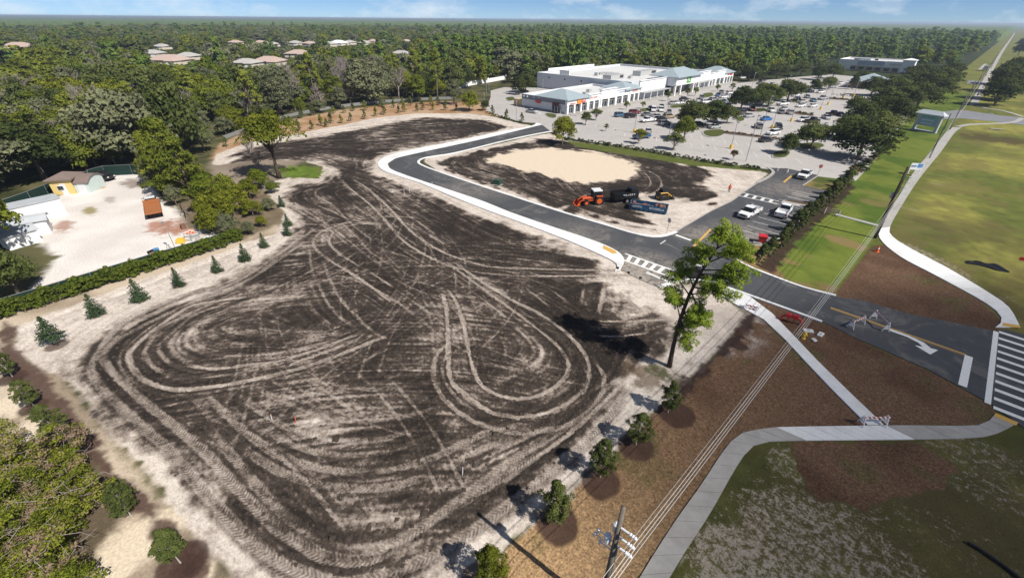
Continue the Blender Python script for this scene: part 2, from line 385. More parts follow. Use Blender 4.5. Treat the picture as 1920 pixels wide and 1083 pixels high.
FIELD = poly_px([(560,1200),(440,1083),(385,1020),(310,930),(255,860),(195,800),(150,745),(115,700),(70,690),(25,655),(38,608),(130,575),(250,530),(380,487),(470,452),(520,438),(535,400),(505,365),(490,348),(540,333),(598,335),(606,312),(560,300),(480,300),(400,310),(405,290),(480,262),(560,250),(640,235),(700,222),(780,213),(880,213),(930,220),(975,232),(1012,238),(930,258),(780,295),(752,310),(780,325),(900,368),(1100,440),(1165,480),(1168,507),(1250,530),(1340,545),(1395,590),(1330,680),(1210,785),(1150,850),(1060,930),(960,1015),(890,1083),(840,1150)])
DARK = poly_px([(600,1160),(535,1090),(460,1040),(392,970),(320,897),(252,832),(205,788),(160,748),(140,700),(155,665),(205,625),(300,583),(400,543),(490,497),(545,450),(560,405),(530,375),(545,345),(600,342),(630,320),(600,303),(540,300),(430,305),(440,285),(520,266),(600,255),(700,236),(800,220),(900,224),(960,238),(860,262),(740,285),(695,305),(700,325),(760,352),(900,408),(1040,458),(1100,480),(1125,500),(1130,525),(1180,560),(1260,600),(1250,660),(1180,740),(1130,800),(1050,880),(950,965),(880,1030),(800,1120)])
ISL = poly_px([(795,303),(800,296),(860,287),(945,268),(1000,255),(1031,250),(1060,262),(1200,282),(1300,300),(1420,318),(1440,325),(1372,377),(1297,417),(1247,442),(1222,444),(1185,437),(1060,400),(960,369),(880,342),(830,325)])
ISLD = poly_px([(825,303),(860,292),(960,270),(1020,260),(1100,272),(1230,295),(1330,318),(1350,330),(1300,345),(1345,360),(1330,380),(1270,372),(1230,362),(1190,366),(1215,385),(1180,392),(1230,430),(1150,415),(1060,392),(960,360),(880,335),(835,318)])
PAD = poly_px([(905,298),(950,282),(1020,277),(1120,285),(1180,300),(1205,315),(1190,332),(1150,342),(1100,347),(1040,335),(970,320),(920,308)])
YARD = poly_px([(-120,440),(0,425),(100,372),(170,345),(195,330),(265,326),(292,355),(300,375),(335,395),(345,425),(395,437),(440,448),(440,462),(290,490),(100,550),(70,562),(60,540),(110,480),(70,455),(0,450),(-100,470)])
BERM = poly_px([(392,300),(415,268),(470,243),(560,222),(640,206),(740,195),(830,190),(925,192),(935,218),(880,214),(780,214),(700,223),(600,243),(520,262),(430,290)])
SOD1 = poly_px([(800,1180),(890,1083),(960,1015),(1060,930),(1150,850),(1210,785),(1330,680),(1395,600),(1400,575),(1440,562),(1540,602),(1605,635),(1740,695),(1855,755),(1868,775),(1840,800),(1470,803),(1400,815),(1350,870),(1200,1083),(1140,1180)])
SOD2 = poly_px([(1563,557),(1600,505),(1640,462),(1665,458),(1690,482),(1760,520),(1840,565),(1882,607),(1866,622),(1700,590)])
SOD3 = poly_px([(1478,828),(1720,828),(1800,870),(1780,905),(1690,935),(1620,955),(1530,930),(1490,880)])
SIDE = poly_px([(-200,640),(0,590),(130,555),(290,500),(440,455),(520,420),(530,440),(470,460),(380,495),(250,540),(130,585),(38,615),(25,655),(70,690),(115,700),(150,745),(195,800),(255,860),(310,930),(385,1020),(440,1083),(560,1200),(100,1300),(-200,1100)])
MULCH = [poly_px(p) for p in (
    [(5,600),(30,612),(28,650),(75,690),(110,735),(150,785),(215,880),(262,905),(300,955),(350,1010),(410,1083),(480,1160),(330,1160),(320,1070),(275,985),(230,930),(180,870),(120,800),(85,785),(40,735),(15,690),(0,650)],
    [(1262,728),(1330,668),(1380,622),(1400,588),(1422,590),(1412,612),(1350,672),(1282,738)],
    [(1418,500),(1500,415),(1560,362),(1590,338),(1606,352),(1560,395),(1500,450),(1448,512)])]
RINGS = [(1268,776,1.7),(1192,836,1.6),(1126,902,1.55),(1044,982,1.55),(905,1092,1.6),(1386,648,0.9),(1392,621,0.9),(105,648,1.15),(183,590,.9),(265,562,.9),(338,535,.9),(410,508,.9),(462,487,.9),(497,462,.9),(540,440,.9),(24,708,1.2),(64,762,1.1),(112,816,1.3),(340,1056,1.6)]

x, y = GX, GY
nA = fbm(x, y, 6, 4, 3); nB = fbm(x, y, 1.3, 4, 11); nC = fbm(x, y, 22, 3, 21); nD = fbm(x, y, 0.5, 2, 31)
edge = (nB - 0.5) * 1.6 + (nD - .5) * .5
def cov(poly, soft=0.5, ragged=1.0): return 1 - sstep(-soft, soft, sdist(poly, x, y) + edge * ragged)
colr = np.zeros((NV, 3)); cls = np.zeros(NV, int); veg = np.zeros(NV); sodw = np.zeros(NV); zz = np.zeros(NV)
fw = np.zeros(NV); thin = np.zeros(NV)
def paint(a, c):
    fw[:] *= 1 - a; thin[:] *= 1 - a
    c = np.array(c, float); c = c if c.ndim == 2 else c[None, :]
    colr[:] = colr * (1 - a[:, None]) + c * a[:, None]
def lerp3(t, a, b): return np.array(a)[None, :] * (1 - t[:, None]) + np.array(b)[None, :] * t[:, None]
# leaf litter and weeds under the woods
paint(np.ones(NV), lerp3(sstep(.3, .7, nA), (.040, .045, .016), (.115, .105, .050))); veg[:] = .6
# grass to the right (road reserve), thin over sand in places
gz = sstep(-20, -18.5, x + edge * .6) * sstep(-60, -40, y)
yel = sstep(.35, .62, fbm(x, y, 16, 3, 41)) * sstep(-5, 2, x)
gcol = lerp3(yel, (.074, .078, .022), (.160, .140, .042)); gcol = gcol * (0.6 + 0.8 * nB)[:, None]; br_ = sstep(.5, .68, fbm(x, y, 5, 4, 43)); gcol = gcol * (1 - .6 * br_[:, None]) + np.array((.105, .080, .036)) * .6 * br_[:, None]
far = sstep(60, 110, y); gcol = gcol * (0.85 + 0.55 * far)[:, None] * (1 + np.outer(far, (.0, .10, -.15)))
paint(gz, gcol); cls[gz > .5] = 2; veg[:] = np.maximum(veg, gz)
def blob(px, py, rx, ry, rot=0, thr=.5, soft=.12, sc=1.6, seed=51):
    cx, cy = G(px, py); c, s = math.cos(rot), math.sin(rot); u = ((x - cx) * c + (y - cy) * s) / rx; v = (-(x - cx) * s + (y - cy) * c) / ry
    g = np.exp(-(u * u + v * v)); n = fbm(x, y, sc, 5, seed, .62); return g, sstep(thr - soft, thr + soft, n + g * .55 - .30) * sstep(.04, .3, g)
SANDG = (.40, .34, .285)
thin = .16 * gz * (1 - sstep(55, 95, y)) * sstep(-4.5, -2, x)
for a in [(1720,470,5,1.6,-.6,.52),(1780,500,6,1.6,-.9,.56),(1700,390,3,1.2,0,.6),(1757,345,1.6,.8,0,.55),(1770,330,1.4,.8,0,.6),(1500,1010,5,5,0,.50),(1390,1070,4,4,0,.44),(1620,1040,5,3.4,0,.56),(1570,930,4,2.5,.3,.6),(1480,870,2.2,2.2,0,.55),(1560,900,3,2,0,.66),(1830,850,5,2.4,.3,.6),(1830,900,6,3,.2,.62),(1850,640,2,1,0,.55),(1880,560,3,1,.9,.62),(1660,960,7,2,.5,.68),(1750,1000,7,3,.3,.72),(1560,965,3,1.5,.3,.55)]:
    g, m = blob(*a[:5], thr=a[5]); thin = np.maximum(thin, np.minimum(1, g * 1.5) * (1.02 - a[5]) * gz)
g, m = blob(1875,262,9,6,0.2,.40); paint(m * .85, (.075, .055, .024))
th0 = thin.copy()
for a in [(1690,1000,9,7),(1850,950,8,8),(1800,430,9,7)]:
    g, m = blob(*a, 0, .45, .2, 4, 77); paint(m * gz * .5, (.075, .060, .026))
thin[:] = th0
# mown lawn between the shops and the path
LAWN = [(-19, 66), (-19, 330), (-4.5, 330), (-4.2, 62), (-9, 58)]
lw = 1 - sstep(-.3, .3, sdist(LAWN, x, y) + edge * .3)
lc = lerp3(sstep(.38, .62, nA), (.070, .112, .016), (.128, .160, .026)) * (0.8 + .4 * nB)[:, None]
dry = sstep(.52, .66, fbm(x, y * 1.6, 7, 4, 61)) * (1 - sstep(95, 125, y)); lc = lc * (1 - dry[:, None]) + np.array((.20, .150, .062)) * dry[:, None]
paint(lw, lc); cls[lw > .5] = 2; veg[lw > .5] = 1
isl2 = cov(poly_px([(1365,462),(1425,458),(1440,475),(1470,520),(1440,520),(1385,492)]), .2, .3); paint(isl2, lerp3(nB, (.17, .115, .05), (.25, .17, .08)))
isl3 = cov(poly_px([(1503,349),(1532,331),(1600,345),(1560,362)]), .2, .3); paint(isl3, lerp3(sstep(.4, .6, nA), (.07, .085, .02), (.20, .15, .06)))
a = cov(GP([(300,372),(345,380),(420,330),(500,335),(560,345),(560,400),(520,440),(445,455),(350,435)]), 1.0, 1.5); paint(a, lerp3(nB, (.10, .078, .048), (.22, .17, .115)))
a = cov(GP([(392,305),(420,283),(520,285),(565,300),(548,328),(500,345),(440,352),(405,335)]), 1.0, 1.6); paint(a, lerp3(np.clip(nA * .6 + nB * .4, 0, 1), (.09, .072, .055), (.36, .29, .225)))
# freshly laid brown sod
for P_, tone in ((SOD1, 1.0), (SOD2, .9), (SOD3, .95)):
    a = cov(P_, .18, .35 if P_ is not SOD3 else .8)
    t = sstep(.3, .7, fbm(x, y, 5, 3, 71)); c = lerp3(t, (.085, .048, .029), (.128, .075, .045))
    sun = np.exp(-(((x + 8) / 13) ** 2 + ((y - 8) / 15) ** 2)) if P_ is SOD1 else 0      # dry straw colour with sunlit brightness painted in, towards the pole
    c = c * tone; c = c * (1 - .85 * np.atleast_1d(sun)[:, None]) + np.array((.38, .245, .125)) * (.85 * np.atleast_1d(sun)[:, None])
    gr = sstep(.60, .78, fbm(x, y, 3.5, 3, 81)); c = c * (1 - .5 * gr[:, None]) + np.array((.075, .075, .025)) * (.5 * gr[:, None])
    paint(a, c); sodw[:] = np.maximum(sodw * (1 - a), a); veg[:] = veg * (1 - a); cls[a > .5] = 3
# yard of crushed white sand, side strip, bank
a = cov(YARD, .6, 1.0); yc = lerp3(sstep(.3, .75, nA), (.60, .55, .51), (.70, .66, .62)); paint(a, yc); cls[a > .5] = 4; veg *= 1 - a
for bx, by, rx, ry, c in [(305,425,4,2.2,(.36,.17,.11)),(330,425,3.5,2.0,(.33,.16,.10)),(120,425,2.6,1.4,(.33,.19,.14)),(205,375,2.2,.9,(.36,.32,.28)),(180,350,3,1.6,(.36,.22,.11)),(250,345,4,2,(.22,.17,.14)),(170,395,2.4,1,(.24,.2,.07)),(410,440,3,3,(.42,.37,.32))]:
    g, m = blob(bx, by, rx, ry, 0, .42, .2, 1.2, 91); paint(m * a * .85, c)
a = cov(SIDE, .8, 1.2); paint(a, lerp3(sstep(.35, .65, nA), (.30, .235, .17), (.50, .41, .31))); veg *= 1 - a; cls[a > .5] = 1
for (bx, by, rx, ry) in [(40,745,2.2,1.6),(70,800,2.0,1.6),(255,1020,1.7,2.8),(365,1075,.9,.9)]:
    g, m = blob(bx, by, rx, ry, 0, .35, .2, 1.2, 92); paint(m, (.62, .52, .39))
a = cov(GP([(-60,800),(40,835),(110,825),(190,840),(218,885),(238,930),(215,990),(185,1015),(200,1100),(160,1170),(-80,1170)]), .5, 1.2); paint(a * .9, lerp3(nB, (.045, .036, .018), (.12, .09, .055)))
# the little swale beside the young conifers
sw = catmull(GP([(28,628),(95,596),(170,570),(258,540),(330,513),(400,487),(470,462),(505,445)]), .5)
dd = np.full(NV, 1e9); sub = np.where((x < -55) & (x > -90) & (y < 40))[0]
for p in sw: dd[sub] = np.minimum(dd[sub], (x[sub] - p[0]) ** 2 + (y[sub] - p[1]) ** 2)
dd = np.sqrt(dd) + edge * .35; paint((1 - sstep(.2, .55, dd)) * .8, (.12, .085, .06)); zz -= (1 - sstep(.1, .8, dd)) * .12
a = cov(BERM, .8, 1.0); bc = lerp3(sstep(.3, .7, nA), (.30, .17, .085), (.40, .27, .17)); paint(a, bc); veg *= 1 - a; cls[a > .5] = 1
lowb = np.exp(-(np.minimum(0, sdist(BERM, x, y)) / 1.0) ** 2)

# --- streaks that follow the wheels: line-integral noise along the direction of the tracks
X0, X1, Y0, Y1, RS = -175., 14., -22., 160., 0.2
nx, ny = int((X1 - X0) / RS), int((Y1 - Y0) / RS)
cw, chh = int((X1 - X0) / 1.5) + 1, int((Y1 - Y0) / 1.5) + 1
q1 = np.zeros((chh, cw)); q2 = np.zeros((chh, cw)); qw = np.zeros((chh, cw)); SPL = []
for pts, wd, st, td in TR:
    c = catmull(pts, .2); SPL.append(c); t = np.gradient(c, axis=0); an = np.arctan2(t[:, 1], t[:, 0])
    ix = np.clip(((c[:, 0] - X0) / 1.5).astype(int), 0, cw - 1); iy = np.clip(((c[:, 1] - Y0) / 1.5).astype(int), 0, chh - 1)
    np.add.at(q1, (iy, ix), np.cos(2 * an) * st * wd); np.add.at(q2, (iy, ix), np.sin(2 * an) * st * wd)
def blur(a, k):
    for ax in (0, 1):
        for _ in range(3):
            p = np.pad(a, [(k + 1, k) if i == ax else (0, 0) for i in (0, 1)], mode='edge').cumsum(axis=ax)
            a = (np.take(p, range(2 * k + 1, p.shape[ax]), axis=ax) - np.take(p, range(0, p.shape[ax] - 2 * k - 1), axis=ax)) / (2 * k + 1)
    return a
f1 = blur(q1, 1) * 1.0 + blur(q1, 4) * .6 + 1e-7; f2 = blur(q2, 1) * 1.0 + blur(q2, 4) * .6
ang = None
gx = X0 + (np.arange(nx) + .5) * RS; gy = Y0 + (np.arange(ny) + .5) * RS
def bil(a, xx, yy, rs):
    fx = np.clip((xx - X0) / rs - .5, 0, a.shape[1] - 1.001); fy = np.clip((yy - Y0) / rs - .5, 0, a.shape[0] - 1.001); i = fx.astype(int); j = fy.astype(int); u = fx - i; v = fy - j
    return (a[j, i] * (1 - u) + a[j, i + 1] * u) * (1 - v) + (a[j + 1, i] * (1 - u) + a[j + 1, i + 1] * u) * v
PX, PY = np.meshgrid(gx, gy); A1 = bil(f1, PX, PY, 1.5); A2 = bil(f2, PX, PY, 1.5); an = .5 * np.arctan2(A2, A1)
DXr, DYr = np.cos(an) * RS, np.sin(an) * RS
def lic(noise, steps):
    acc = noise.copy()
    for sgn in (1, -1):
        cx_, cy_ = PX.copy(), PY.copy(); ldx, ldy = DXr * sgn, DYr * sgn
        for k in range(steps):
            cx_ += ldx; cy_ += ldy
            i = np.clip(((cx_ - X0) / RS).astype(int), 0, nx - 1); j = np.clip(((cy_ - Y0) / RS).astype(int), 0, ny - 1)
            acc += noise[j, i]; ex, ey = DXr[j, i], DYr[j, i]; s_ = np.sign(ex * ldx + ey * ldy); s_[s_ == 0] = 1; ldx, ldy = ex * s_, ey * s_
    acc -= acc.mean(); return acc / acc.std()
r_ = np.random.default_rng(5)
L1 = lic(r_.random((ny, nx)), 18); L2 = lic(r_.random((ny, nx)), 40)
L3 = lic(blur(r_.random((ny, nx)), 2), 26)
an = .75 + 1.3 * (bil(blur(r_.random((chh, cw)), 6), PX, PY, 1.5) - .5) * 12; DXr, DYr = np.cos(an) * RS, np.sin(an) * RS; L4 = lic(r_.random((ny, nx)), 16)
lic1 = bil(L1, x, y, RS); lic2 = bil(L2, x, y, RS); lic3 = bil(L3, x, y, RS); lic4 = bil(L4, x, y, RS)

TR += XTR; SPL += [catmull(q[0], .2) for q in XTR]
# --- topsoil over pale sand
fld = cov(FIELD, .35, .8); isl = cov(ISL, .2, .3)
dk = np.maximum(1 - sstep(-2.6, 1.2, sdist(DARK, x, y) + edge * 1.6 + lic3 * .7), (1 - sstep(-1.2, .9, sdist(ISLD, x, y) + edge * 1.4 + lic3 * .8)) * (1 - 0 * x))
pad = 1 - sstep(-1.6, .9, sdist(PAD, x, y) + edge * 2.0 + lic3 * .75 + (nA - .5) * 3)
light = np.zeros(NV)
for bx, by, rx, ry, k in [(610,790,9,4,.85),(680,860,8,2.4,.66),(700,960,6,3.0,.82),(560,720,7,3,.35),(790,640,9,3,.28),(1010,690,4,3,.5),(360,640,5,3,.38),(400,900,7,2,.32),(430,640,6,4,.30),(560,640,8,5,.14),(940,520,18,5,.14),(640,390,9,7,.2),(850,600,10,6,.14),(880,820,5,2,.3),(640,300,9,6,.25),(1180,600,4,3,.3),(980,870,6,2,.3),(520,560,10,5,.16),(760,720,8,3,.12),(700,240,60,12,.22),(760,230,40,8,.2),(660,320,12,8,.18),(480,1000,2.5,2,.5),(600,1060,3,2,.4)]:
    g, _ = blob(bx, by, rx, ry); light = np.maximum(light, g * k)
w4 = sstep(.42, .60, fbm(x, y, 11, 3, 93)); s_dark = .15 + .66 * light + (.125 * lic1 + .10 * lic2 + .075 * lic3) * (1 - .65 * w4) + .17 * lic4 * (.25 + .75 * w4) + .66 * (nA - .5) + .52 * (nB - .5)
top = fbm(x, y, 9, 3, 15); s_dark = np.clip(s_dark + .42 * (top - .5), 0, .92)
s_sand = np.clip(.90 + .05 * lic1 + .22 * (nB - .5) + .15 * (nA - .5), .55, 1)
s = s_sand * (1 - dk) + s_dark * dk; s = s * (1 - pad) + (1.10 + .05 * lic1 + .10 * (nB - .5)) * pad
# wheels
tu = np.zeros(NV); tv = np.zeros(NV); tw = np.zeros(NV); rut = np.zeros(NV)
bins = {}; bk = (np.floor(x / 2).astype(np.int64) * 100003 + np.floor(y / 2).astype(np.int64)); order = np.argsort(bk, kind='stable'); ub, st_ = np.unique(bk[order], return_index=True)
st_ = np.append(st_, NV); binof = {int(b): i for i, b in enumerate(ub)}
for (pts, wd, stg, td), c in zip(TR, SPL):
    wd = wd * (.88 if td == 0 else .92); keys = set()
    for p in c[::4]:
        bx, by = math.floor(p[0] / 2), math.floor(p[1] / 2)
        for i in (-1, 0, 1):
            for j in (-1, 0, 1): keys.add((bx + i) * 100003 + by + j)
    idx = [order[st_[binof[k]]:st_[binof[k] + 1]] for k in keys if k in binof]
    if not idx: continue
    idx = np.concatenate(idx); t = np.gradient(c, axis=0); t /= np.linalg.norm(t, axis=1)[:, None] + 1e-9; arc = np.concatenate([[0], np.cumsum(np.linalg.norm(np.diff(c, axis=0), axis=1))])
    for ch in np.array_split(idx, max(1, len(idx) * len(c) // 3000000 + 1)):
        dx = x[ch][:, None] - c[None, :, 0]; dy = y[ch][:, None] - c[None, :, 1]; d2 = dx * dx + dy * dy; k = d2.argmin(1); ar = np.arange(len(ch))
        dx, dy = dx[ar, k], dy[ar, k]; v = dx * -t[k, 1] + dy * t[k, 0]; u = arc[k] + dx * t[k, 0] + dy * t[k, 1]
        ends = sstep(0, 2.0, np.minimum(arc[k], arc[-1] - arc[k]) + .3); d = np.sqrt(d2[ar, k])
        pf_ = (.70 if stg > .84 else .36) if td == 0 else (.58 if stg > .84 else .28)
        patch = sstep(.28, .56, fbm(u * .5, v * .35 + stg * 91 + wd * 37 + len(c) * .13, 2.0, 4, 5, .6)) * (1 - pf_) + pf_
        m = (1 - sstep(wd * .38, wd * .54, d + (nD[ch] - .5) * .26 + (nB[ch] - .5) * .12)) * ends * stg * patch
        m_d = (1 - sstep(wd * .5, wd * 1.05, d)) * ends * stg * .30 * sstep(wd * .45, wd * .6, d)       # dark shoulder pressed up beside the wheel
        tgt = .73 if td == 0 else .66
        s[ch] = s[ch] * (1 - m_d) + .03 * m_d
        s[ch] = s[ch] * (1 - m) + (tgt + .14 * lic1[ch] * .5) * m
        better = m > tw[ch] * .9; b = ch[better]; tu[b] = u[better]; tv[b] = v[better] / (wd * .5); tw[b] = m[better] * (1.0 if td else .25)
        rut[ch] = rut[ch] * (1 - m) + (-.035) * m + .02 * m_d * 3
s = np.clip(s, 0, 1.15)
# clods, drag marks
s = np.clip(s + (nD - .5) * .20 * dk * (1 - pad), 0, 1.15)
SOIL0, SOIL1, SAND0, SAND1 = (.030, .0235, .0195), (.080, .063, .052), (.36, .295, .24), (.66, .57, .485)
sc_ = np.where((s < .35)[:, None], lerp3(np.clip(s / .35, 0, 1), SOIL0, SOIL1), np.where((s < .7)[:, None], lerp3(np.clip((s - .35) / .35, 0, 1), SOIL1, SAND0), lerp3(np.clip((s - .7) / .3, 0, 1), SAND0, SAND1)))
warm = sstep(0, 1, pad); sc_ = sc_ * (1 - warm[:, None]) + sc_ * warm[:, None]
a = np.maximum(fld, isl); paint(a, sc_); fw = np.maximum(fw, a); thin[:] = thin * (1 - a); veg *= 1 - a; cls[a > .5] = 1; sodw *= 1 - a
zz += a * (rut + (fbm(x, y, .7, 3, 19) - .5) * .05 * dk + .012 * lic2 * dk)
# weeds round the big pine, green patch by the oak
g, m = blob(1225,705,2.6,2.0,0,.38,.2,.8,23); paint(m * .85, lerp3(nB, (.075, .050, .028), (.16, .105, .06))); g2, m2 = blob(1235,695,1.8,1.2,0,.5,.1,.5,24); paint(m2 * .7, (.055, .068, .022))
g, m = blob(560,322,6.0,3.6,0.2,.36,.15,1.2,25); paint(m, lerp3(nB, (.07, .12, .012), (.15, .20, .03))); veg[m > .4] = 1
g, m = blob(1330,600,4.5,5,0,.36,.2,1.5,26); paint(m * .75, (.33, .285, .255))
g, m = blob(1240,525,4,3,0,.36,.2,1.5,27); paint(m * .8, (.42, .37, .32))
# grass edge along the shop car park
a = cov(poly_px([(1055,262),(1190,280),(1300,300),(1420,316),(1440,326),(1425,322),(1300,311),(1180,292),(1080,275)]), .4, .5); paint(a, lerp3(nB, (.06, .085, .018), (.12, .13, .03)))
for iM, Pm in enumerate(MULCH): a = cov(Pm, .35, .95); paint(a * .94, lerp3(nB, (.055, .032, .025), (.125, .075, .058)) * (1 if iM == 0 else .42)); veg *= 1 - a; sodw *= 1 - a; zz += a * .03
for px_, py_, rr in RINGS:
    cx_, cy_ = G(px_, py_); d = np.hypot(x - cx_, y - cy_) + edge * .25; a = 1 - sstep(rr - .25, rr + .1, d); paint(a * .9, lerp3(nB, (.035, .020, .015), (.080, .044, .034))); zz += .06 * (1 - sstep(rr * .3, rr, d)); sodw *= 1 - a
zz += sodw * ((fbm(x, y, .45, 3, 33) - .5) * .09)
zz = np.clip(zz, -.3, .045)

# --- ground material: colour of the mapped surfaces, relief and grain from noise
t = NT('ground_surface'); pos = t.pos(); col = t.attr('col').outputs['Color']; vg = t.attr('veg').outputs['Fac']; sd = t.attr('sod').outputs['Fac']
n_f = t.noise(pos, 5.0, 6, .75); n_c = t.noise(pos, 1.1, 3, .6); n_g = t.noise(pos, 11, 5, .8)
S_ = t.attr('sand').outputs['Fac']; FWn = t.attr('fw').outputs['Fac']; TH_ = t.attr('thin').outputs['Fac']
n_m = t.noise(pos, 2.0, 6, .78); n_h = t.noise(pos, 7.5, 4, .8)
fs_ = t.math('ADD', S_, t.math('ADD', t.math('MULTIPLY', t.math('SUBTRACT', n_m, .5), .78), t.math('MULTIPLY', t.math('SUBTRACT', n_h, .5), .50)))
soil_c = t.ramp(fs_, [(.04, (.024, .0188, .0155)), (.32, (.056, .0435, .0355)), (.45, (.125, .099, .081)), (.58, (.24, .197, .164)), (.74, (.36, .305, .26)), (.98, (.62, .55, .48))])
fth = t.math('ADD', TH_, t.math('ADD', t.math('MULTIPLY', t.math('SUBTRACT', t.noise(pos, 1.9, 8, .86, .15), .5), 2.3), t.math('MULTIPLY', t.math('SUBTRACT', n_h, .5), .5)))
col = t.mix(t.ramp(fth, [(.46, 0.0), (.66, .9)]), col, (.36, .31, .26)); soil_c = t.mix(t.attr('pad').outputs['Fac'], soil_c, t.mix(1.0, soil_c, (1.0, .945, .83), 'MULTIPLY')); col = t.mix(FWn, col, soil_c)
g1 = t.ramp(n_f, [(.28, .68), (.72, 1.32)]); c1 = t.mix(1.0, col, g1, 'MULTIPLY')
vo = t.n('ShaderNodeTexVoronoi', feature='F1'); vo.inputs['Scale'].default_value = 3.2; vo.inputs['Randomness'].default_value = 1; t.l(pos, vo.inputs['Vector'])
n_s = t.noise(pos, 3.1, 7, .82, 1.4); vo.inputs['Scale'].default_value = 6.5
sodc = t.ramp(t.math('ADD', t.math('MULTIPLY', vo.outputs['Distance'], .22), t.math('MULTIPLY', n_s, .9)), [(.36, .34), (.50, .85), (.58, 1.15), (.72, 1.75)])
c2 = t.mix(sd, c1, t.mix(1.0, c1, sodc, 'MULTIPLY'))
vegc = t.ramp(n_g, [(.25, (.55, .55, .5)), (.5, (1, 1, 1)), (.8, (1.5, 1.4, 1.25))]); c3 = t.mix(vg, c2, t.mix(1.0, c2, vegc, 'MULTIPLY'))
U = t.attr('tu').outputs['Fac']; Vv = t.attr('tv').outputs['Fac']; W = t.attr('tw').outputs['Fac']
ph = t.math('ADD', t.math('MULTIPLY', U, 1 / .31), t.math('MULTIPLY', t.math('ABSOLUTE', Vv), 1.15))
lug = t.math('SINE', t.math('MULTIPLY', ph, 6.2832)); lugm = t.math('MULTIPLY', t.math('SMOOTH_MIN', t.math('ADD', t.math('MULTIPLY', lug, 1.3), .55), 1.0), 1.0, clamp=True)
lw_ = t.math('MULTIPLY', W, t.ramp(n_c, [(.30, .12), (.62, 1.0)]), clamp=True)
c4 = t.mix(t.math('MULTIPLY', t.math('MULTIPLY', t.math('SUBTRACT', 1.0, lugm), lw_), .68, clamp=True), c3, t.mix(1.0, c3, (.26, .235, .22), 'MULTIPLY'))
hgt_ = t.math('ADD', t.math('MULTIPLY', n_f, .6), t.math('ADD', t.math('MULTIPLY', t.math('MULTIPLY', lugm, lw_), .9), t.math('MULTIPLY', t.math('MULTIPLY', n_g, vg), .8)))
GROUND = t.done(t.bsdf(c4, .95, .12, 0, t.bump(hgt_, .55, .09)))

fi = (np.arange(NR - 1)[:, None] * NC + np.arange(NC - 1)[None, :]).ravel()
F = np.stack([fi, fi + 1, fi + NC + 1, fi + NC], 1)
fc = cls[F[:, 0]]
def ground_part(name, mask, extra=None):
    f = F[mask]; used, inv = np.unique(f, return_inverse=True)
    vv = np.stack([x[used], y[used], zz[used]], 1)
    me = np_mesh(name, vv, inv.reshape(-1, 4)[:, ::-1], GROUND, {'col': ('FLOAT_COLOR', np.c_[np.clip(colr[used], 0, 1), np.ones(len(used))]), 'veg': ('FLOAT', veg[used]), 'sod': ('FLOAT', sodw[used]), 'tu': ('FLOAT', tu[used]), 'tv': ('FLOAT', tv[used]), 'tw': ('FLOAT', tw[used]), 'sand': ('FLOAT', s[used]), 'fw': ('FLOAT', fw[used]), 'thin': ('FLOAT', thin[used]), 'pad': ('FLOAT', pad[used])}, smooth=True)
    return tag(link(name, me), kind='structure')
ground_part('forest_floor', fc == 0); ground_part('dirt_field', fc == 1); ground_part('grass_ground', fc == 2)
ground_part('sod_ground', fc == 3); ground_part('sand_yard', fc == 4)
# clods thrown up on the topsoil: one scattered mass
kc = np.where((dk > .6) & (fw > .8) & (np.hypot(x, y) < 80) & (s < .5))[0]; rc = np.random.default_rng(41); kc = rc.choice(kc, min(9000, len(kc)), replace=False); n = len(kc)
oc = np.array([(1, 0, 0), (0, 1, 0), (-1, 0, 0), (0, -1, 0), (0, 0, 1)], float); fc_ = np.array([(0, 1, 4), (1, 2, 4), (2, 3, 4), (3, 0, 4)]); sz_ = rc.gamma(2.0, .030, n) + .03
cv_ = (oc[None] * sz_[:, None, None] * rc.uniform(.6, 1.4, (n, 5, 3))) + np.stack([x[kc] + rc.uniform(-.1, .1, n), y[kc] + rc.uniform(-.1, .1, n), zz[kc] - .01], 1)[:, None, :]
CLOD = M('soil_clod', (.055, .043, .035), .95, .1, 0, .45, 1.7); tag(link('soil_clods', np_mesh('soil_clods', cv_.reshape(-1, 3), (fc_[None] + np.arange(n)[:, None, None] * 5).reshape(-1, 3), CLOD)), 'loose soil clods scattered over the dark field', 'soil', kind='stuff')
# the land beyond, to the horizon
t = NT('land'); p = t.pos(); c = t.ramp(t.noise(p, .02, 6, .7), [(.3, (.018, .028, .010)), (.7, (.05, .06, .022))]); LAND = t.done(t.bsdf(c, .95, .1))
mb = MB(); n = 96
ring = [(math.sin(2 * math.pi * i / n), math.cos(2 * math.pi * i / n)) for i in range(n)]
rr = [0.0, 300, 1200, 4000, 14000]; vs = [(0, 0, -.35)] + [(a * q, b * q, -.35) for q in rr[1:] for a, b in ring]
fs = [(0, 1 + (i + 1) % n, 1 + i) for i in range(n)] + [(1 + k * n + i, 1 + k * n + (i + 1) % n, 1 + (k + 1) * n + (i + 1) % n, 1 + (k + 1) * n + i) for k in range(3) for i in range(n)]
mb.add(vs, fs); tag(mb.build('ground', LAND), kind='structure')
t = NT('roadside_turf'); p = t.pos(); c = t.ramp(t.noise(p, .06, 6, .75), [(.3, (.085, .105, .022)), (.7, (.20, .19, .05))]); mb = MB(); mb.box((10, 2160, -.16), (58, 3680, .2)); tag(mb.build('roadside_grass', t.done(t.bsdf(c, .95, .1))), kind='structure')
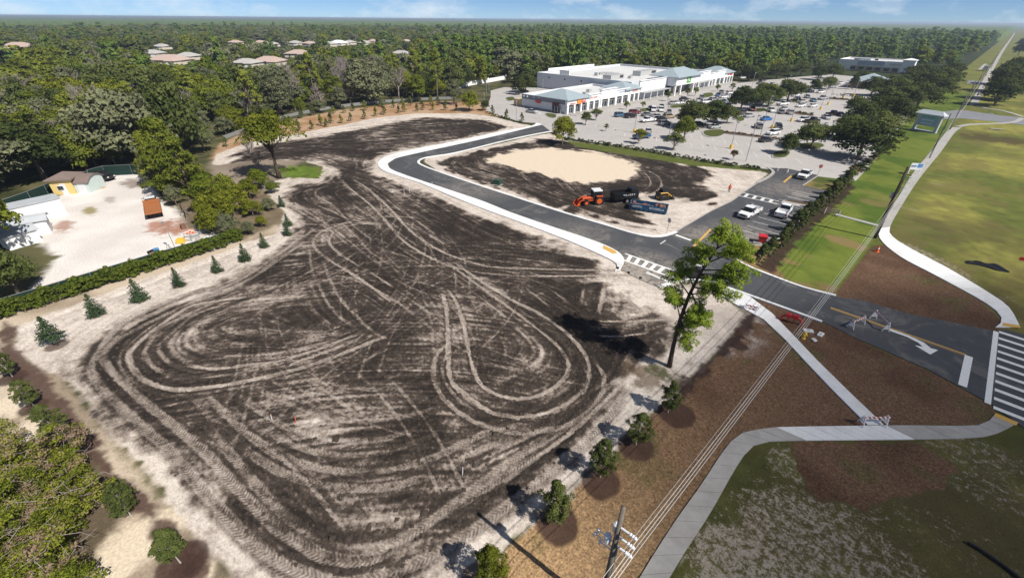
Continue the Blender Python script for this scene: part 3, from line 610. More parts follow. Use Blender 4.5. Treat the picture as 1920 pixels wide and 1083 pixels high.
# ================================================================== ROADS, KERBS, PATHS, MARKINGS
def asphalt(name, dark, light, dust, dusty=.25, scale=.35, spill=()):
    t = NT(name); p = t.pos(); n1 = t.noise(p, scale, 6, .7, .6); n2 = t.noise(p, 14, 3, .7); n3 = t.noise(p, .12, 5, .75, 1.2)
    c = t.mix(n1, dark, light); c = t.mix(t.ramp(n3, [(.52, 0.0), (.72, dusty)]), c, dust)
    for (dx_, dy_), rad_, k_ in spill:                        # sand tracked on by the trucks
        vm = t.n('ShaderNodeVectorMath', operation='DISTANCE'); t.l(p, vm.inputs[0]); vm.inputs[1].default_value = (dx_, dy_, 0); fo_ = t.math('MULTIPLY', t.math('SUBTRACT', 1.0, t.math('DIVIDE', vm.outputs['Value'], rad_), clamp=True), k_)
        c = t.mix(t.math('MULTIPLY', fo_, t.ramp(t.noise(p, .9, 6, .75, 1.5), [(.36, 0.0), (.62, 1.0)]), clamp=True), c, (.34, .295, .25))
    c = t.mix(1.0, c, t.ramp(n2, [(.2, .7), (.8, 1.3)]), 'MULTIPLY')
    return t.done(t.bsdf(c, .9, .2, 0, t.bump(n2, .4, .01)))
ASPH = asphalt('asphalt_new', (.050, .052, .058), (.088, .090, .096), (.27, .25, .22), .6, spill=[(G(1195,512), 9, 1.6), (G(1310,440), 5, 1.0), (G(1395,440), 8, .8), (G(1480,355), 8, .7), (G(900,355), 10, .5), (G(1080,440), 8, .5)])
LOT = asphalt('lot_pavement', (.36, .335, .315), (.47, .445, .425), (.30, .28, .26), .6, .1)
ROADG = asphalt('road_grey', (.16, .165, .18), (.24, .245, .26), (.3, .28, .26), .3, .2)
def concrete(name, a, b, scale=.8):
    t = NT(name); p = t.pos(); n1 = t.noise(p, scale, 6, .7); n2 = t.noise(p, 12, 4, .75); n3 = t.noise(p, .25, 4, .6, .8)
    c = t.mix(t.ramp(n1, [(.3, 0), (.7, 1)]), a, b); c = t.mix(t.ramp(n3, [(.50, 0.0), (.74, .5)]), c, (a[0] * .66, a[1] * .61, a[2] * .54)); c = t.mix(1.0, c, t.ramp(n2, [(.2, .86), (.8, 1.1)]), 'MULTIPLY')
    return t.done(t.bsdf(c, .88, .25, 0, t.bump(n2, .3, .006)))
CONW = concrete('concrete_new', (.66, .66, .66), (.78, .78, .77)); CONG = concrete('concrete_grey', (.33, .315, .295), (.43, .41, .385))
def paint_mat(name, c, worn=.5):
    t = NT(name); p = t.pos(); n = t.noise(p, 6, 5, .8); cc = t.mix(t.ramp(n, [(.48, 0.0), (.68, worn)]), c, tuple(x * .45 for x in c)); return t.done(t.bsdf(cc, .7, .3))
WPAINT = paint_mat('white_paint', (.78, .78, .76), .45); YPAINT = paint_mat('yellow_paint', (.60, .36, .085), .4); WORN = paint_mat('worn_white_paint', (.66, .65, .63), .9)
ROAD_PX = [(1016,234),(982,242),(945,251),(885,265),(857,271),(792,285),(742,297),(727,307),(732,317),(755,326),(792,339),(855,360),(905,377),(960,399),(1035,425),(1110,450),(1150,467),(1167,480),(1170,492),(1163,505),
 (1198,524),(1235,539),(1277,527),(1310,526),(1345,533),(1390,548),(1440,566),(1540,602),(1605,634),(1740,693),(1837,746),(1862,760),(1905,792),(1985,850),(2080,700),(1965,640),(1883,618),(1865,621),(1700,588),(1615,563),(1567,557),(1505,541),(1440,517),(1405,503),(1383,492),(1363,463),
 (1425,459),(1460,447),(1502,411),(1517,396),(1528,385),(1547,372),(1559,361),(1503,349),(1534,329),(1475,316),(1440,315),(1449,323),(1440,333),(1422,342),(1392,362),(1372,377),(1335,395),(1297,417),(1267,435),(1247,442),(1222,444),(1185,437),(1135,422),(1060,400),(997,380),(960,368),(880,342),(830,325),(795,312),(785,304),(800,296),(855,287),(927,270),(945,265),(995,254),(1033,247)]
mb = MB(); mb.prism(GP(ROAD_PX), -.3, .07); tag(mb.build('access_road', ASPH), kind='structure')
LOT_PX = [(911,208),(920,182),(920,170),(945,164),(1010,165),(1385,156),(1440,150),(1490,145),(1560,140),(1640,147),(1722,155),(1722,180),(1700,225),(1668,262),(1640,300),(1605,339),(1534,331),(1480,322),(1452,319),(1420,315),(1300,298),(1190,278),(1060,259),(1034,248),(1017,236),(1007,231),(975,229),(945,220)]
mb = MB(); mb.prism(GP(LOT_PX), -.3, .045); tag(mb.build('car_park', LOT), kind='structure')
mb = MB(); mb.box((25, 400, -.1), (19, 1400, .3)); tag(mb.build('highway', ROADG), kind='structure')
mb = MB(); mb.prism(GP([(1765,210),(1800,206),(1870,216),(1930,222),(1930,236),(1865,228),(1800,222),(1762,224)]), -.3, .05); mb.prism(GP([(1815,151),(1850,153),(1925,162),(1925,168),(1850,159),(1812,157)]), -.3, .05); tag(mb.build('side_street', ROADG), kind='structure')
def strip_obj(name, px, wl, wr, z1, mat, step=1.0, z0=-.2, spline=True, parent=None):
    pts = catmull(GP(px), step) if spline else GP(px); mb = MB(); mb.strip([tuple(p) for p in pts], wl, wr, z0, z1); o = mb.build(name, mat, parent)
    if parent is None: tag(o, kind='structure')
    return o
# new white walk with kerb along the outside of the drive
def band(name, L, Rr, z1, mat, step=1.0, z0=-.2):
    a = catmull(GP(L), .5); b = catmull(GP(Rr), .5)
    def res(c, n):
        d = np.concatenate([[0], np.cumsum(np.linalg.norm(np.diff(c, axis=0), axis=1))]); s = np.linspace(0, d[-1], n); return np.c_[np.interp(s, d, c[:, 0]), np.interp(s, d, c[:, 1])]
    n = max(3, int(np.linalg.norm(np.diff(a, axis=0), axis=1).sum() / step)); return res(a, n), res(b, n)
def quadstrip(name, A, B, z0, z1, mat):
    mb = MB(); n = len(A); vs = [(*p, z1) for p in A] + [(*p, z1) for p in B] + [(*p, z0) for p in A] + [(*p, z0) for p in B]; fs = []
    for i in range(n - 1): fs += [(i, n + i, n + i + 1, i + 1), (i, i + 1, 2 * n + i + 1, 2 * n + i), (n + i, 3 * n + i, 3 * n + i + 1, n + i + 1)]
    fs += [(0, 2 * n, 3 * n, n), (n - 1, 2 * n - 1, 4 * n - 1, 3 * n - 1)]
    mb.add(vs, fs); o = mb.build(name, mat); bm = bmesh.new(); bm.from_mesh(o.data); bmesh.ops.recalc_face_normals(bm, faces=bm.faces); bm.to_mesh(o.data); bm.free(); return tag(o, kind='structure')
WO = [(1005,231),(995,237),(932,249),(857,265),(832,270),(780,280),(730,292),(712,302),(709,311),(720,321),(750,332),(790,345),(855,372),(905,392),(960,412),(1060,450),(1122,477),(1150,491),(1158,500),(1153,508)]
WI = [(1017,234),(982,242.5),(945,251.5),(885,265.5),(857,271.5),(792,285.5),(742,297.5),(727.5,307.5),(732.5,317.5),(755,327),(792,340),(855,361),(905,378),(960,400),(1035,426),(1110,451),(1150,468),(1167,481),(1170,493),(1163,506)]
A, B = band('', WO, WI, 0, None); quadstrip('new_sidewalk', A, B, -.2, .16, CONW)
strip_obj('kerb', [(1033,247),(995,254),(945,265),(855,287),(800,296),(785,304),(795,312),(830,325),(880,342),(960,368),(997,380),(1060,400),(1135,422),(1185,437),(1222,444),(1247,442),(1267,435)], .25, .35, .17, CONW)
strip_obj('kerb', [(1267,435),(1297,417),(1335,395),(1372,377),(1392,362),(1422,342)], .08, .12, .16, CONG)
strip_obj('kerb', [(1420,343),(1440,333),(1450,323),(1440,315)], .35, .3, .17, CONG)
strip_obj('kerb', [(1235,539),(1252,533),(1277,527),(1310,526),(1345,533)], .25, .2, .17, CONW)
strip_obj('kerb', [(1345,533),(1390,548),(1440,566),(1490,584),(1541,603)], .05, .35, .17, CONW)
strip_obj('kerb', [(1567,556),(1505,540),(1440,516),(1405,502),(1383,491),(1372,470)], .05, .35, .17, CONW)
strip_obj('kerb', [(1363,463),(1425,459),(1460,447),(1502,411),(1528,385),(1559,361),(1503,349),(1534,329)], .0, .18, .16, CONG, spline=False)
# footway slabs
def slabs(root, L, Rr, wanted, z1=.1, pitch=1.55, tone=None):
    a, b = band('', L, Rr, 0, None, step=pitch); par = empty(root); par['kind'] = 'structure'
    for i in range(len(a) - 1):
        g_ = .012
        q = [a[i] * (1 - g_) + a[i + 1] * g_, b[i] * (1 - g_) + b[i + 1] * g_, b[i + 1] * (1 - g_) + b[i] * g_, a[i + 1] * (1 - g_) + a[i] * g_]
        mb = MB(); mb.prism([tuple(p) for p in q], -.15, z1 + random.uniform(-.004, .004)); mb.build('paving_slab', (tone(i, len(a) - 1) if tone else CONG), par)
    return par
NL = [(1150,1160),(1199,1083),(1227,1037),(1270,971),(1313,911),(1353,850),(1373,825),(1394,811),(1440,803),(1475,801),(1600,799),(1700,798),(1800,799),(1845,795),(1866,775)]
NRr = [(1215,1150),(1255,1083),(1278,1044),(1333,959),(1373,888),(1399,848),(1417,833),(1439,828),(1470,827),(1490,826),(1600,825),(1700,824),(1800,822),(1860,816),(1908,793)]
slabs('footway', NL, NRr, 0, tone=lambda i, n: CONW if .50 < i / n < .705 else CONG)
A, B = band('', [(1330,541),(1390,578),(1440,606),(1530,700),(1610,783),(1626,797)], [(1342,531),(1400,553),(1440,581),(1545,690),(1640,781),(1656,797)], 0, None, step=3.0); par = empty('new_footpath'); par['kind'] = 'structure'
for i in range(len(A) - 1):
    mb = MB(); g_ = .003; q = [A[i] * (1 - g_) + A[i + 1] * g_, B[i] * (1 - g_) + B[i + 1] * g_, B[i + 1] * (1 - g_) + B[i] * g_, A[i + 1] * (1 - g_) + A[i] * g_]; mb.prism([tuple(p) for p in q], -.15, .11); mb.build('paving_slab', CONW, par)
slabs('footway', [(1866,614),(1878,598),(1850,570),(1760,520),(1690,483),(1655,455),(1647,437),(1657,415),(1690,360),(1715,320),(1745,285),(1768,255),(1785,239)], [(1912,614),(1895,582),(1870,560),(1780,505),(1710,468),(1674,445),(1668,428),(1685,395),(1720,340),(1750,302),(1764,285),(1790,249),(1802,240)], 0, pitch=1.6, tone=lambda i, n: CONW if i / n < .20 else CONG)
strip_obj('footway', [(1795,238),(1815,234),(1840,233),(1885,231),(1905,228),(1916,222)], .7, .7, .1, CONG, 2); strip_obj('footway', [(1826,197),(1850,203),(1880,208),(1905,215),(1916,219)], .7, .7, .1, CONG, 2)
strip_obj('footway', [(1824,198),(1838,172),(1856,135),(1880,95),(1894,75),(1903,62)], 1.3, 1.3, .1, CONG, 6, spline=False); strip_obj('footway', [(1566,402),(1645,423)], .45, .45, .09, CONG, 2)
for a_, b_ in (((1852,115),(1885,118)),((1838,142),(1895,148)),((1836,131),(1848,120))): strip_obj('footway', [a_, b_], .9, .9, .08, CONG, 3)
# ramps with yellow tactile plates
def plate(px, z, mat=YPAINT, name='tactile_plate', z0=None):
    mb = MB(); mb.prism(GP(px), z - .01 if z0 is None else z0, z); o = mb.build(name, mat); tag(o, kind='structure'); return o
plate([(1866,775),(1908,793),(1904,799),(1862,781)], .112); plate([(1880,606),(1911,611),(1912,616),(1878,612)], .112); plate([(1131,461),(1153,471),(1157,477),(1148,477),(1130,467)], .166); plate([(1335,533),(1352,540),(1345,545),(1330,541)], .122)
# painted markings
mk = empty('road_markings'); mk['kind'] = 'structure'
def line(px, wd, z=.076, mat=WPAINT, name='painted_line', par=mk):
    pts = GP(px); mb = MB(); mb.strip(pts, wd / 2, wd / 2, z - .003, z); return mb.build(name, mat, par)
line([(1557,577),(1810,665)], .2, mat=YPAINT); line([(1557,579.2),(1808,667)], .08, mat=YPAINT)
line([(1816,668),(1804,724)], .65)
line([(1867,622),(1851,757)], .45)
for k in range(11):                                   # zebra bars across the throat
    yy = 51.6 + k * 1.62; mb = MB(); mb.box((13.6, yy, .075), (5.0, .5, .004)); mb.build('crosswalk_bar', WPAINT, mk)
line([(1172,476),(1290,517)], .3); line([(1166,487),(1275,526)], .3)
for k in range(7):
    f = (k + .7) / 7.6; a0 = (1172 + 118 * f, 476 + 41 * f); b0 = (1166 + 109 * f, 487 + 39 * f); line([a0, b0], .55, .0765, name='crosswalk_bar')
line([(1392,361.5),(1461,378)], .2); line([(1385,367.5),(1457,383)], .2)
for k in range(4):
    f = (k + .7) / 4.6; line([(1392 + 69 * f, 361.5 + 16.5 * f), (1385 + 72 * f, 367.5 + 15.5 * f)], .6, .0765, WORN, 'crosswalk_bar')
line([(1267,441),(1295,451)], .5); line([(1212,511),(1252,528)], .5, mat=WORN); line([(1238,458),(1248,451)], .2, mat=WORN)
line([(1469,342),(1486,328)], .3, mat=YPAINT); line([(1470,343.5),(1487,329.5)], .1, mat=YPAINT); line([(1300,463),(1333,430)], .35, mat=YPAINT)
for k in range(6): line([(1484 + k * 0 - 13 * k * .95, 361 + 6.4 * k), (1549 - 13.2 * k * .95, 376 + 6.2 * k)], .12, mat=WORN) if k < 4 else None
for yy in (73.2, 75.9, 78.5, 81.3, 84.0, 86.6, 89.0): mb = MB(); mb.box((-18, yy, .075), (5.5, .12, .004)); mb.build('stall_line', WORN, mk)
for yy in (96.5, 99.2, 101.9, 104.5): mb = MB(); mb.box((-17.6, yy, .075), (5.6, .12, .004)); mb.build('stall_line', WORN, mk)
# turn arrow
def on(o, d): return (o[0] + d[0], o[1] + d[1])
ao = (5.2, 58.6); arrow = [(-3.0, 1.0), (-1.2, .95), (.1, .55), (.75, -.15), (1.35, -.0), (.85, -1.55), (-.55, -.75), (.1, -.45), (-.35, .1), (-1.4, .5), (-3.0, .55)]
mb = MB(); mb.prism([on(ao, (a, b)) for a, b in arrow], .073, .077); mb.build('turn_arrow', WPAINT, mk)
# shop car park: angled stalls
pk = empty('stall_markings'); pk['kind'] = 'structure'; dv = np.array((.51, -.86))
STALLROWS = [((-74, 124), (-24, 131), 15), ((-62, 136.5), (-30, 140.5), 10), ((-62, 166), (-30, 170), 10), ((-85, 150), (-62, 153), 7), ((-62, 190), (-26, 194), 11), ((-60, 216), (-26, 220), 10), ((-95, 128), (-78, 130), 5), ((-60, 244), (-26, 247), 10)]
for a_, b_, n_ in STALLROWS:
    for k in range(n_):
        p = np.array(a_) + (np.array(b_) - np.array(a_)) * k / n_; mb = MB(); mb.strip([tuple(p - dv * 2.6), tuple(p + dv * 2.6)], .07, .07, .048, .051); mb.build('stall_line', WORN, pk)
# planted islands in the car parks (kerb ring, soil)
GRASSI = M('island_grass', (.075, .088, .025), .95, .1, 0, .4, .9, .05); SOILI = M('island_mulch', (.10, .065, .042), .95, .1, 0, .35, 1.2, .05)
def island(px, mat=GRASSI):
    pts = catmull(GP(px), .8, closed=True); pts = [tuple(p) for p in pts]; r = empty('planted_island'); r['kind'] = 'structure'
    cx = sum(p[0] for p in pts) / len(pts); cy = sum(p[1] for p in pts) / len(pts)
    mb = MB(); mb.prism(pts, -.1, .17); mb.build('kerb', CONG, r); inn = [(cx + (p[0] - cx) * .86, cy + (p[1] - cy) * .86) for p in pts]; mb = MB(); mb.prism(inn, .0, .21); mb.build('planting_bed', mat, r)
for px in ([(1452,286),(1475,281),(1482,288),(1470,297),(1448,296)],[(1318,246),(1352,243),(1362,250),(1345,258),(1322,256)],[(1500,270),(1535,268),(1548,275),(1520,282),(1500,279)],[(1198,206),(1214,203),(1222,207),(1205,211)],[(1255,199),(1280,196),(1290,200),(1262,204)],[(1415,205),(1432,203),(1440,208),(1422,211)],[(1480,187),(1500,185),(1512,189),(1490,193)],[(1315,177),(1334,174),(1338,180),(1322,184)],[(1090,222),(1104,218),(1108,222),(1095,226)],[(1022,213),(1042,215),(1042,222),(1028,220)],[(948,184),(962,182),(966,188),(954,190)],[(1410,180),(1432,176),(1440,181),(1418,186)],[(1380,222),(1392,219),(1396,226),(1384,229)]): island(px)
for px in ([(1358,247),(1424,255),(1463,260),(1464,264),(1424,259),(1356,251)],[(1489,210),(1524,215),(1524,219),(1489,214)],[(1552,183),(1592,186),(1592,189),(1552,186)]): island(px, SOILI)
# seam at the end of the walk between stalls
mb = MB(); mb.prism(GP([(1462,381),(1470,376),(1530,386),(1521,394)]), -.1, .17); tag(mb.build('planted_island', CONG), kind='structure'); mb = MB(); mb.prism(GP([(1470,377.5),(1480,376.5),(1527,384),(1522,388)]), 0, .2); tag(mb.build('planting_bed', SOILI), kind='structure')
# ================================================================== BUILDINGS
WALLW = M('stucco_white', (.84, .84, .83), .85, .25, 0, .06, .6, .004); WALLB = M('stucco_blue_grey', (.58, .61, .65), .85, .2, 0, .06, .5); WALLD = M('stucco_slate', (.22, .24, .28), .85, .2, 0, .08, .5)
METAL = M('standing_seam_blue', (.38, .45, .48), .4, .5, .15, .10, .4); ROOFM = M('roof_membrane', (.60, .60, .59), .9, .15, 0, .14, .12); GLASS = M('shop_glass', (.035, .045, .055), .08, .6, 0, .3, .6)
FRAME = M('window_frame_white', (.72, .72, .71), .5, .4, 0, .05); HVAC = M('hvac_metal', (.50, .50, .49), .5, .4, .3, .12, 1.0); DARKM = M('dark_vent', (.04, .04, .045), .7, .3); CANOPY = M('awning_grey', (.36, .37, .37), .8, .2, 0, .1)
REDS = M('sign_red', (.55, .06, .04), .5, .4, 0, .1); ORNG = M('sign_orange', (.75, .26, .05), .5, .4, 0, .1); GREENS = M('sign_green', (.10, .38, .06), .5, .4, 0, .1); WHT = M('plain_white', (.82, .82, .82), .55, .4, 0, .03); BLUS = M('sign_blue', (.08, .25, .5), .5, .4, 0, .1); TANW = M('tan_wall', (.52, .40, .24), .85, .2, 0, .1); BRICK = M('brown_brick', (.26, .16, .11), .9, .2, 0, .2, 2.0, .01)
PINKR = M('roof_shingle_pink', (.46, .35, .30), .9, .2, 0, .15, .8, .01); GREYR = M('roof_shingle_grey', (.42, .40, .38), .9, .2, 0, .15, .8, .01); CREAM = M('house_cream', (.62, .55, .45), .9, .2, 0, .08)
def part(par, name, mat, *boxes, smooth=False):
    mb = MB()
    for c, d in boxes: mb.box(c, d)
    return mb.build(name, mat, par)
def hip(par, x0, x1, y0, y1, z0, z1, ov=.8, mat=METAL, ridge='y', name='roof'):
    x0 -= ov; x1 += ov; y0 -= ov; y1 += ov; cx, cy = (x0 + x1) / 2, (y0 + y1) / 2; h = min(x1 - x0, y1 - y0) / 2
    if (y1 - y0) >= (x1 - x0): r = [(cx, y0 + h), (cx, y1 - h)]
    else: r = [(x0 + h, cy), (x1 - h, cy)]
    if (r[0][0] - r[1][0]) ** 2 + (r[0][1] - r[1][1]) ** 2 < .02: r = [(cx, cy - .15), (cx, cy + .15)]
    mb = MB(); v = [(x0, y0, z0), (x1, y0, z0), (x1, y1, z0), (x0, y1, z0), (*r[0], z1), (*r[1], z1), (x0, y0, z0 - .25), (x1, y0, z0 - .25), (x1, y1, z0 - .25), (x0, y1, z0 - .25)]
    f = [(0, 1, 4), (1, 2, 5, 4), (2, 3, 5), (3, 0, 4, 5)] if (y1 - y0) >= (x1 - x0) else [(0, 1, 5, 4), (1, 2, 5), (2, 3, 4, 5), (3, 0, 4)]
    f += [(6, 7, 1, 0), (7, 8, 2, 1), (8, 9, 3, 2), (9, 6, 0, 3), (9, 8, 7, 6)]
    mb.add(v, f); o = mb.build(name, mat, par)
    return o
def glyphs(par, xyz, dy, h, n, mat, axis='y', name='sign_lettering', seed=1):
    """a row of small raised letter strokes, too small in the photograph to read"""
    r = random.Random(seed); mb = MB(); p = list(xyz); step = dy / n
    for k in range(n):
        wd = step * .66; o = p[1 if axis == 'y' else 0] + k * step
        def bx(a0, a1, z0, z1):
            c = (o + (a0 + a1) / 2 * wd); s_ = (a1 - a0) * wd
            if axis == 'y': mb.box((p[0], c, p[2] + (z0 + z1) / 2 * h), (.08, s_, (z1 - z0) * h))
            else: mb.box((c, p[1], p[2] + (z0 + z1) / 2 * h), (s_, .08, (z1 - z0) * h))
        q = r.randrange(5); bx(0, .26, 0, 1)
        if q in (0, 1, 3): bx(.26, 1, .8, 1)
        if q in (0, 2, 3): bx(.26, 1, 0, .2)
        if q in (1, 3, 4): bx(.26, .8, .42, .6)
        if q in (0, 4): bx(.76, 1, .2, .8)
    return mb.build(name, mat, par)

pl = empty('shopping_plaza', (0, 0, 0), 0, 'long white shopping plaza with blue hip roofs behind the car park', 'shop')
XF = -108.0
# wings and hall: walls as shells with parapets, flat roofs set down inside
def hall(x0, x1, y0, y1, h, par_h, wall, nm='wall'):
    tck = .35
    part(pl, nm, wall, (((x0 + x1) / 2, y0 + tck / 2, h / 2), (x1 - x0, tck, h))); part(pl, nm, wall, (((x0 + x1) / 2, y1 - tck / 2, h / 2), (x1 - x0, tck, h)))
    part(pl, nm, wall, ((x0 + tck / 2, (y0 + y1) / 2, h / 2), (tck, y1 - y0 - 2 * tck - .01, h))); part(pl, nm, wall, ((x1 - tck / 2, (y0 + y1) / 2, h / 2), (tck, y1 - y0 - 2 * tck - .01, h)))
    part(pl, 'roof', ROOFM, (((x0 + x1) / 2, (y0 + y1) / 2, h - par_h), (x1 - x0 - 2 * tck - .02, y1 - y0 - 2 * tck - .02, .2)))
    part(pl, 'parapet_cap', WHT, (((x0 + x1) / 2, y0 + tck / 2, h + .05), (x1 - x0 + .1, tck + .1, .09)), (((x0 + x1) / 2, y1 - tck / 2, h + .05), (x1 - x0 + .1, tck + .1, .09)), ((x0 + tck / 2, (y0 + y1) / 2, h + .05), (tck + .1, y1 - y0 - 2 * tck - .12, .09)), ((x1 - tck / 2, (y0 + y1) / 2, h + .05), (tck + .1, y1 - y0 - 2 * tck - .12, .09)))
hall(-130, XF, 137, 184, 4.9, .8, WALLB); hall(-166, -111, 186, 262, 7.0, 1.0, WALLB); hall(-132, XF, 264, 289, 4.9, .8, WALLW)
part(pl, 'wall_band', WALLD, ((-119, 136.9, 4.1), (21.6, .3, 1.5)), ((-119, 136.95, .35), (22.2, .3, .7)))
part(pl, 'cornice', WHT, ((-119.3, 136.8, 3.2), (21.4, .3, .14)))
part(pl, 'raised_parapet', WALLW, ((-152, 190, 8.0), (.4, 6, 2.2)), ((-149, 186.9, 8.0), (6, .4, 2.2)), ((-165.6, 214, 7.7), (.4, 40, 1.4)))
# front bays: (y0, y1, top, proud, kind)
bays = [(137, 150, 5.0, .5, 'tower'), (150, 158, 5.5, .3, 'shop'), (158, 169, 6.6, .6, 'shop'), (169, 179, 5.6, .3, 'shop'), (179, 187, 5.2, .5, 'tower'), (187, 211, 7.6, .2, 'wall'), (236, 258, 7.6, .2, 'wall'), (258, 266, 6.2, .3, 'shop'), (266, 277, 6.8, .5, 'shop'), (277, 289, 5.2, .5, 'tower')]
for y0, y1, top, pr, kind in bays:
    part(pl, 'front_bay', WALLW, ((XF + pr / 2 + .2, (y0 + y1) / 2, (3.1 + top) / 2 if kind != 'wall' else (3.3 + top) / 2), (pr + .4, y1 - y0 - .05, top - (3.1 if kind != 'wall' else 3.3))))
    part(pl, 'cornice', WHT, ((XF + pr / 2 + .3, (y0 + y1) / 2, top + .1), (pr + .9, y1 - y0 + .1, .2)))
    if kind != 'wall':
        n = max(2, int((y1 - y0) / 4))
        for k in range(n + 1): part(pl, 'pillar', WALLW, ((XF + pr + .1, y0 + .45 + (y1 - y0 - .9) * k / n, 1.55), (.8, .8, 3.08)))
        for k in range(n):
            a, b = y0 + .9 + (y1 - y0 - .9) * k / n, y0 + (y1 - y0 - .9) * (k + 1) / n
            w_ = part(pl, 'shop_window', GLASS, ((XF + .08, (a + b) / 2, 1.45), (.1, b - a, 2.7)))
            part(w_, 'window_frame', FRAME, ((XF + .16, (a + b) / 2, 2.2), (.1, b - a, .1)), ((XF + .16, (a + b) / 2, .1), (.1, b - a, .2)), *[((XF + .16, a + (b - a) * j / 3, 1.2), (.1, .1, 2.1)) for j in (1, 2)])
    else:
        part(pl, 'canopy', CANOPY, ((XF + 1.6, (y0 + y1) / 2, 3.15), (3.4, y1 - y0 - .1, .25))); part(pl, 'lower_wall', WALLB, ((XF + .1, (y0 + y1) / 2, 1.5), (.4, y1 - y0, 3.0)))
        for k in range(5): part(pl, 'post', WALLW, ((XF + 3.0, y0 + .6 + (y1 - y0 - 1.2) * k / 4, 1.5), (.3, .3, 3.0)))
        part(pl, 'coping_band', WALLB, ((XF + .45, (y0 + y1) / 2, 5.1), (.06, y1 - y0 - 2, .2)))
part(pl, 'front_step', CONG, ((XF + 2.6, 213, .12), (5, 151, .12)))
hip(pl, -122, XF + .8, 137, 150, 5.1, 7.6); hip(pl, -119, XF + .8, 176, 188, 5.3, 7.6); hip(pl, -122, XF + .8, 277, 289, 5.3, 8.0)
# entrance portico
part(pl, 'portico_wall', WALLW, ((XF + 2.2, 223.5, 6.0), (6.0, 24.6, 3.6))); hip(pl, XF - 8, XF + 5.6, 211, 236, 7.9, 11.0)
for yy in (211.6, 217, 230, 235.4): part(pl, 'portico_column', WALLW, ((XF + 4.8, yy, 2.2), (.8, .8, 4.4)))
part(pl, 'portico_side', WALLB, ((XF + 1.5, 211.1, 5.9), (6, .3, 3.7))); part(pl, 'entrance_glass', GLASS, ((XF + .3, 223.5, 2.0), (.2, 16, 4.0)))
part(pl, 'store_sign', GREENS, ((XF + 5.3, 223.5, 6.2), (.12, 4.2, 3.0))); glyphs(pl, (XF + 5.4, 221.9, 5.4), 3.2, 1.5, 2, WHT, seed=4); part(pl, 'sign_board', WHT, ((XF + 5.25, 223.5, 4.45), (.1, 9, .5)))
# signs on the left wing
part(pl, 'shop_sign', ORNG, ((XF + 1.1, 144.0, 4.0), (.12, 2.6, 1.8))); part(pl, 'shop_sign', REDS, ((XF + 1.1, 146.6, 4.1), (.12, 2.5, 1.6))); glyphs(pl, (XF + 1.2, 145.8, 3.7), 1.6, .8, 3, WHT, seed=7)
glyphs(pl, (XF + 1.1, 138.5, 3.3), 3.6, .45, 8, REDS, seed=2); glyphs(pl, (XF + 1.05, 150.6, 4.2), 5, .55, 9, REDS, seed=3); glyphs(pl, (XF + 1.0, 171, 4.6), 4, .4, 9, BLUS, seed=9); glyphs(pl, (XF + 1.25, 181, 4.1), 4, .7, 6, REDS, seed=5); glyphs(pl, (XF + 1.2, 280, 4.0), 3, .6, 6, REDS, seed=6); part(pl, 'shop_sign', REDS, ((XF + 1.15, 285.6, 4.3), (.1, 3, 1.0)))
mb = MB(); c_ = [(-121 + 1.5 * math.cos(a) , 136.62, 3.05 + .6 * math.sin(a)) for a in np.linspace(0, 2 * math.pi, 19)[:-1]]; mb.add(c_ + [(p[0], 136.5, p[2]) for p in c_], [tuple(range(18)), tuple(range(35, 17, -1))] + [(i, (i + 1) % 18, 18 + (i + 1) % 18, 18 + i) for i in range(18)]); mb.build('oval_sign', REDS, pl)
part(pl, 'shop_sign', DARKM, ((-112.3, 136.6, 3.2), (3.2, .12, .9))); glyphs(pl, (-113.7, 136.5, 2.95), 2.8, .5, 8, REDS, axis='x', seed=8)
w_ = part(pl, 'side_door', GLASS, ((-112.0, 136.8, 1.3), (4.2, .2, 2.6))); part(w_, 'window_frame', FRAME, *[((-112.0 + d, 136.68, 1.3), (.12, .1, 2.6)) for d in (-2.05, -.7, .7, 2.05)])
for xx in (-128.6, -126.8, -123.2, -120.6): part(pl, 'wall_lamp', WHT, ((xx, 136.6, 4.3), (.25, .3, .5)))
for xx in (-158, -148, -138): part(pl, 'wall_vent', DARKM, ((xx, 185.95, 5.2), (.7, .15, .7)))
# plant on the roof
for cx, cy, sx, sy, sz in ((-127, 196, 4.5, 11, 2.2), (-128, 226, 4.5, 16, 2.2), (-142, 204, 2, 2, 1.4)):
    u = part(pl, 'roof_unit', HVAC, ((cx, cy, 6.1 + sz / 2), (sx, sy, sz))); part(u, 'vent_grille', DARKM, ((cx + sx / 2 + .05, cy + sy * .3, 6.1 + sz * .6), (.1, sy * .25, sz * .5)))
for k in range(7): part(pl, 'pipe_run', HVAC, ((-146 + k * 1.3, 212 + (k % 3) * 2, 6.5), (.5, 7, .8)))
for cx, cy in ((-114, 157), (-118, 165), (-120, 153), (-124, 206), (-117, 270), (-120, 262)): u = part(pl, 'roof_unit', HVAC, ((cx, cy, 4.75 if cy < 184 or cy > 262 else 6.6), (1.6, 2.0, 1.1)))
part(pl, 'service_enclosure', TANW, ((-132.5, 139.5, 1.3), (5, 4, 2.6)))

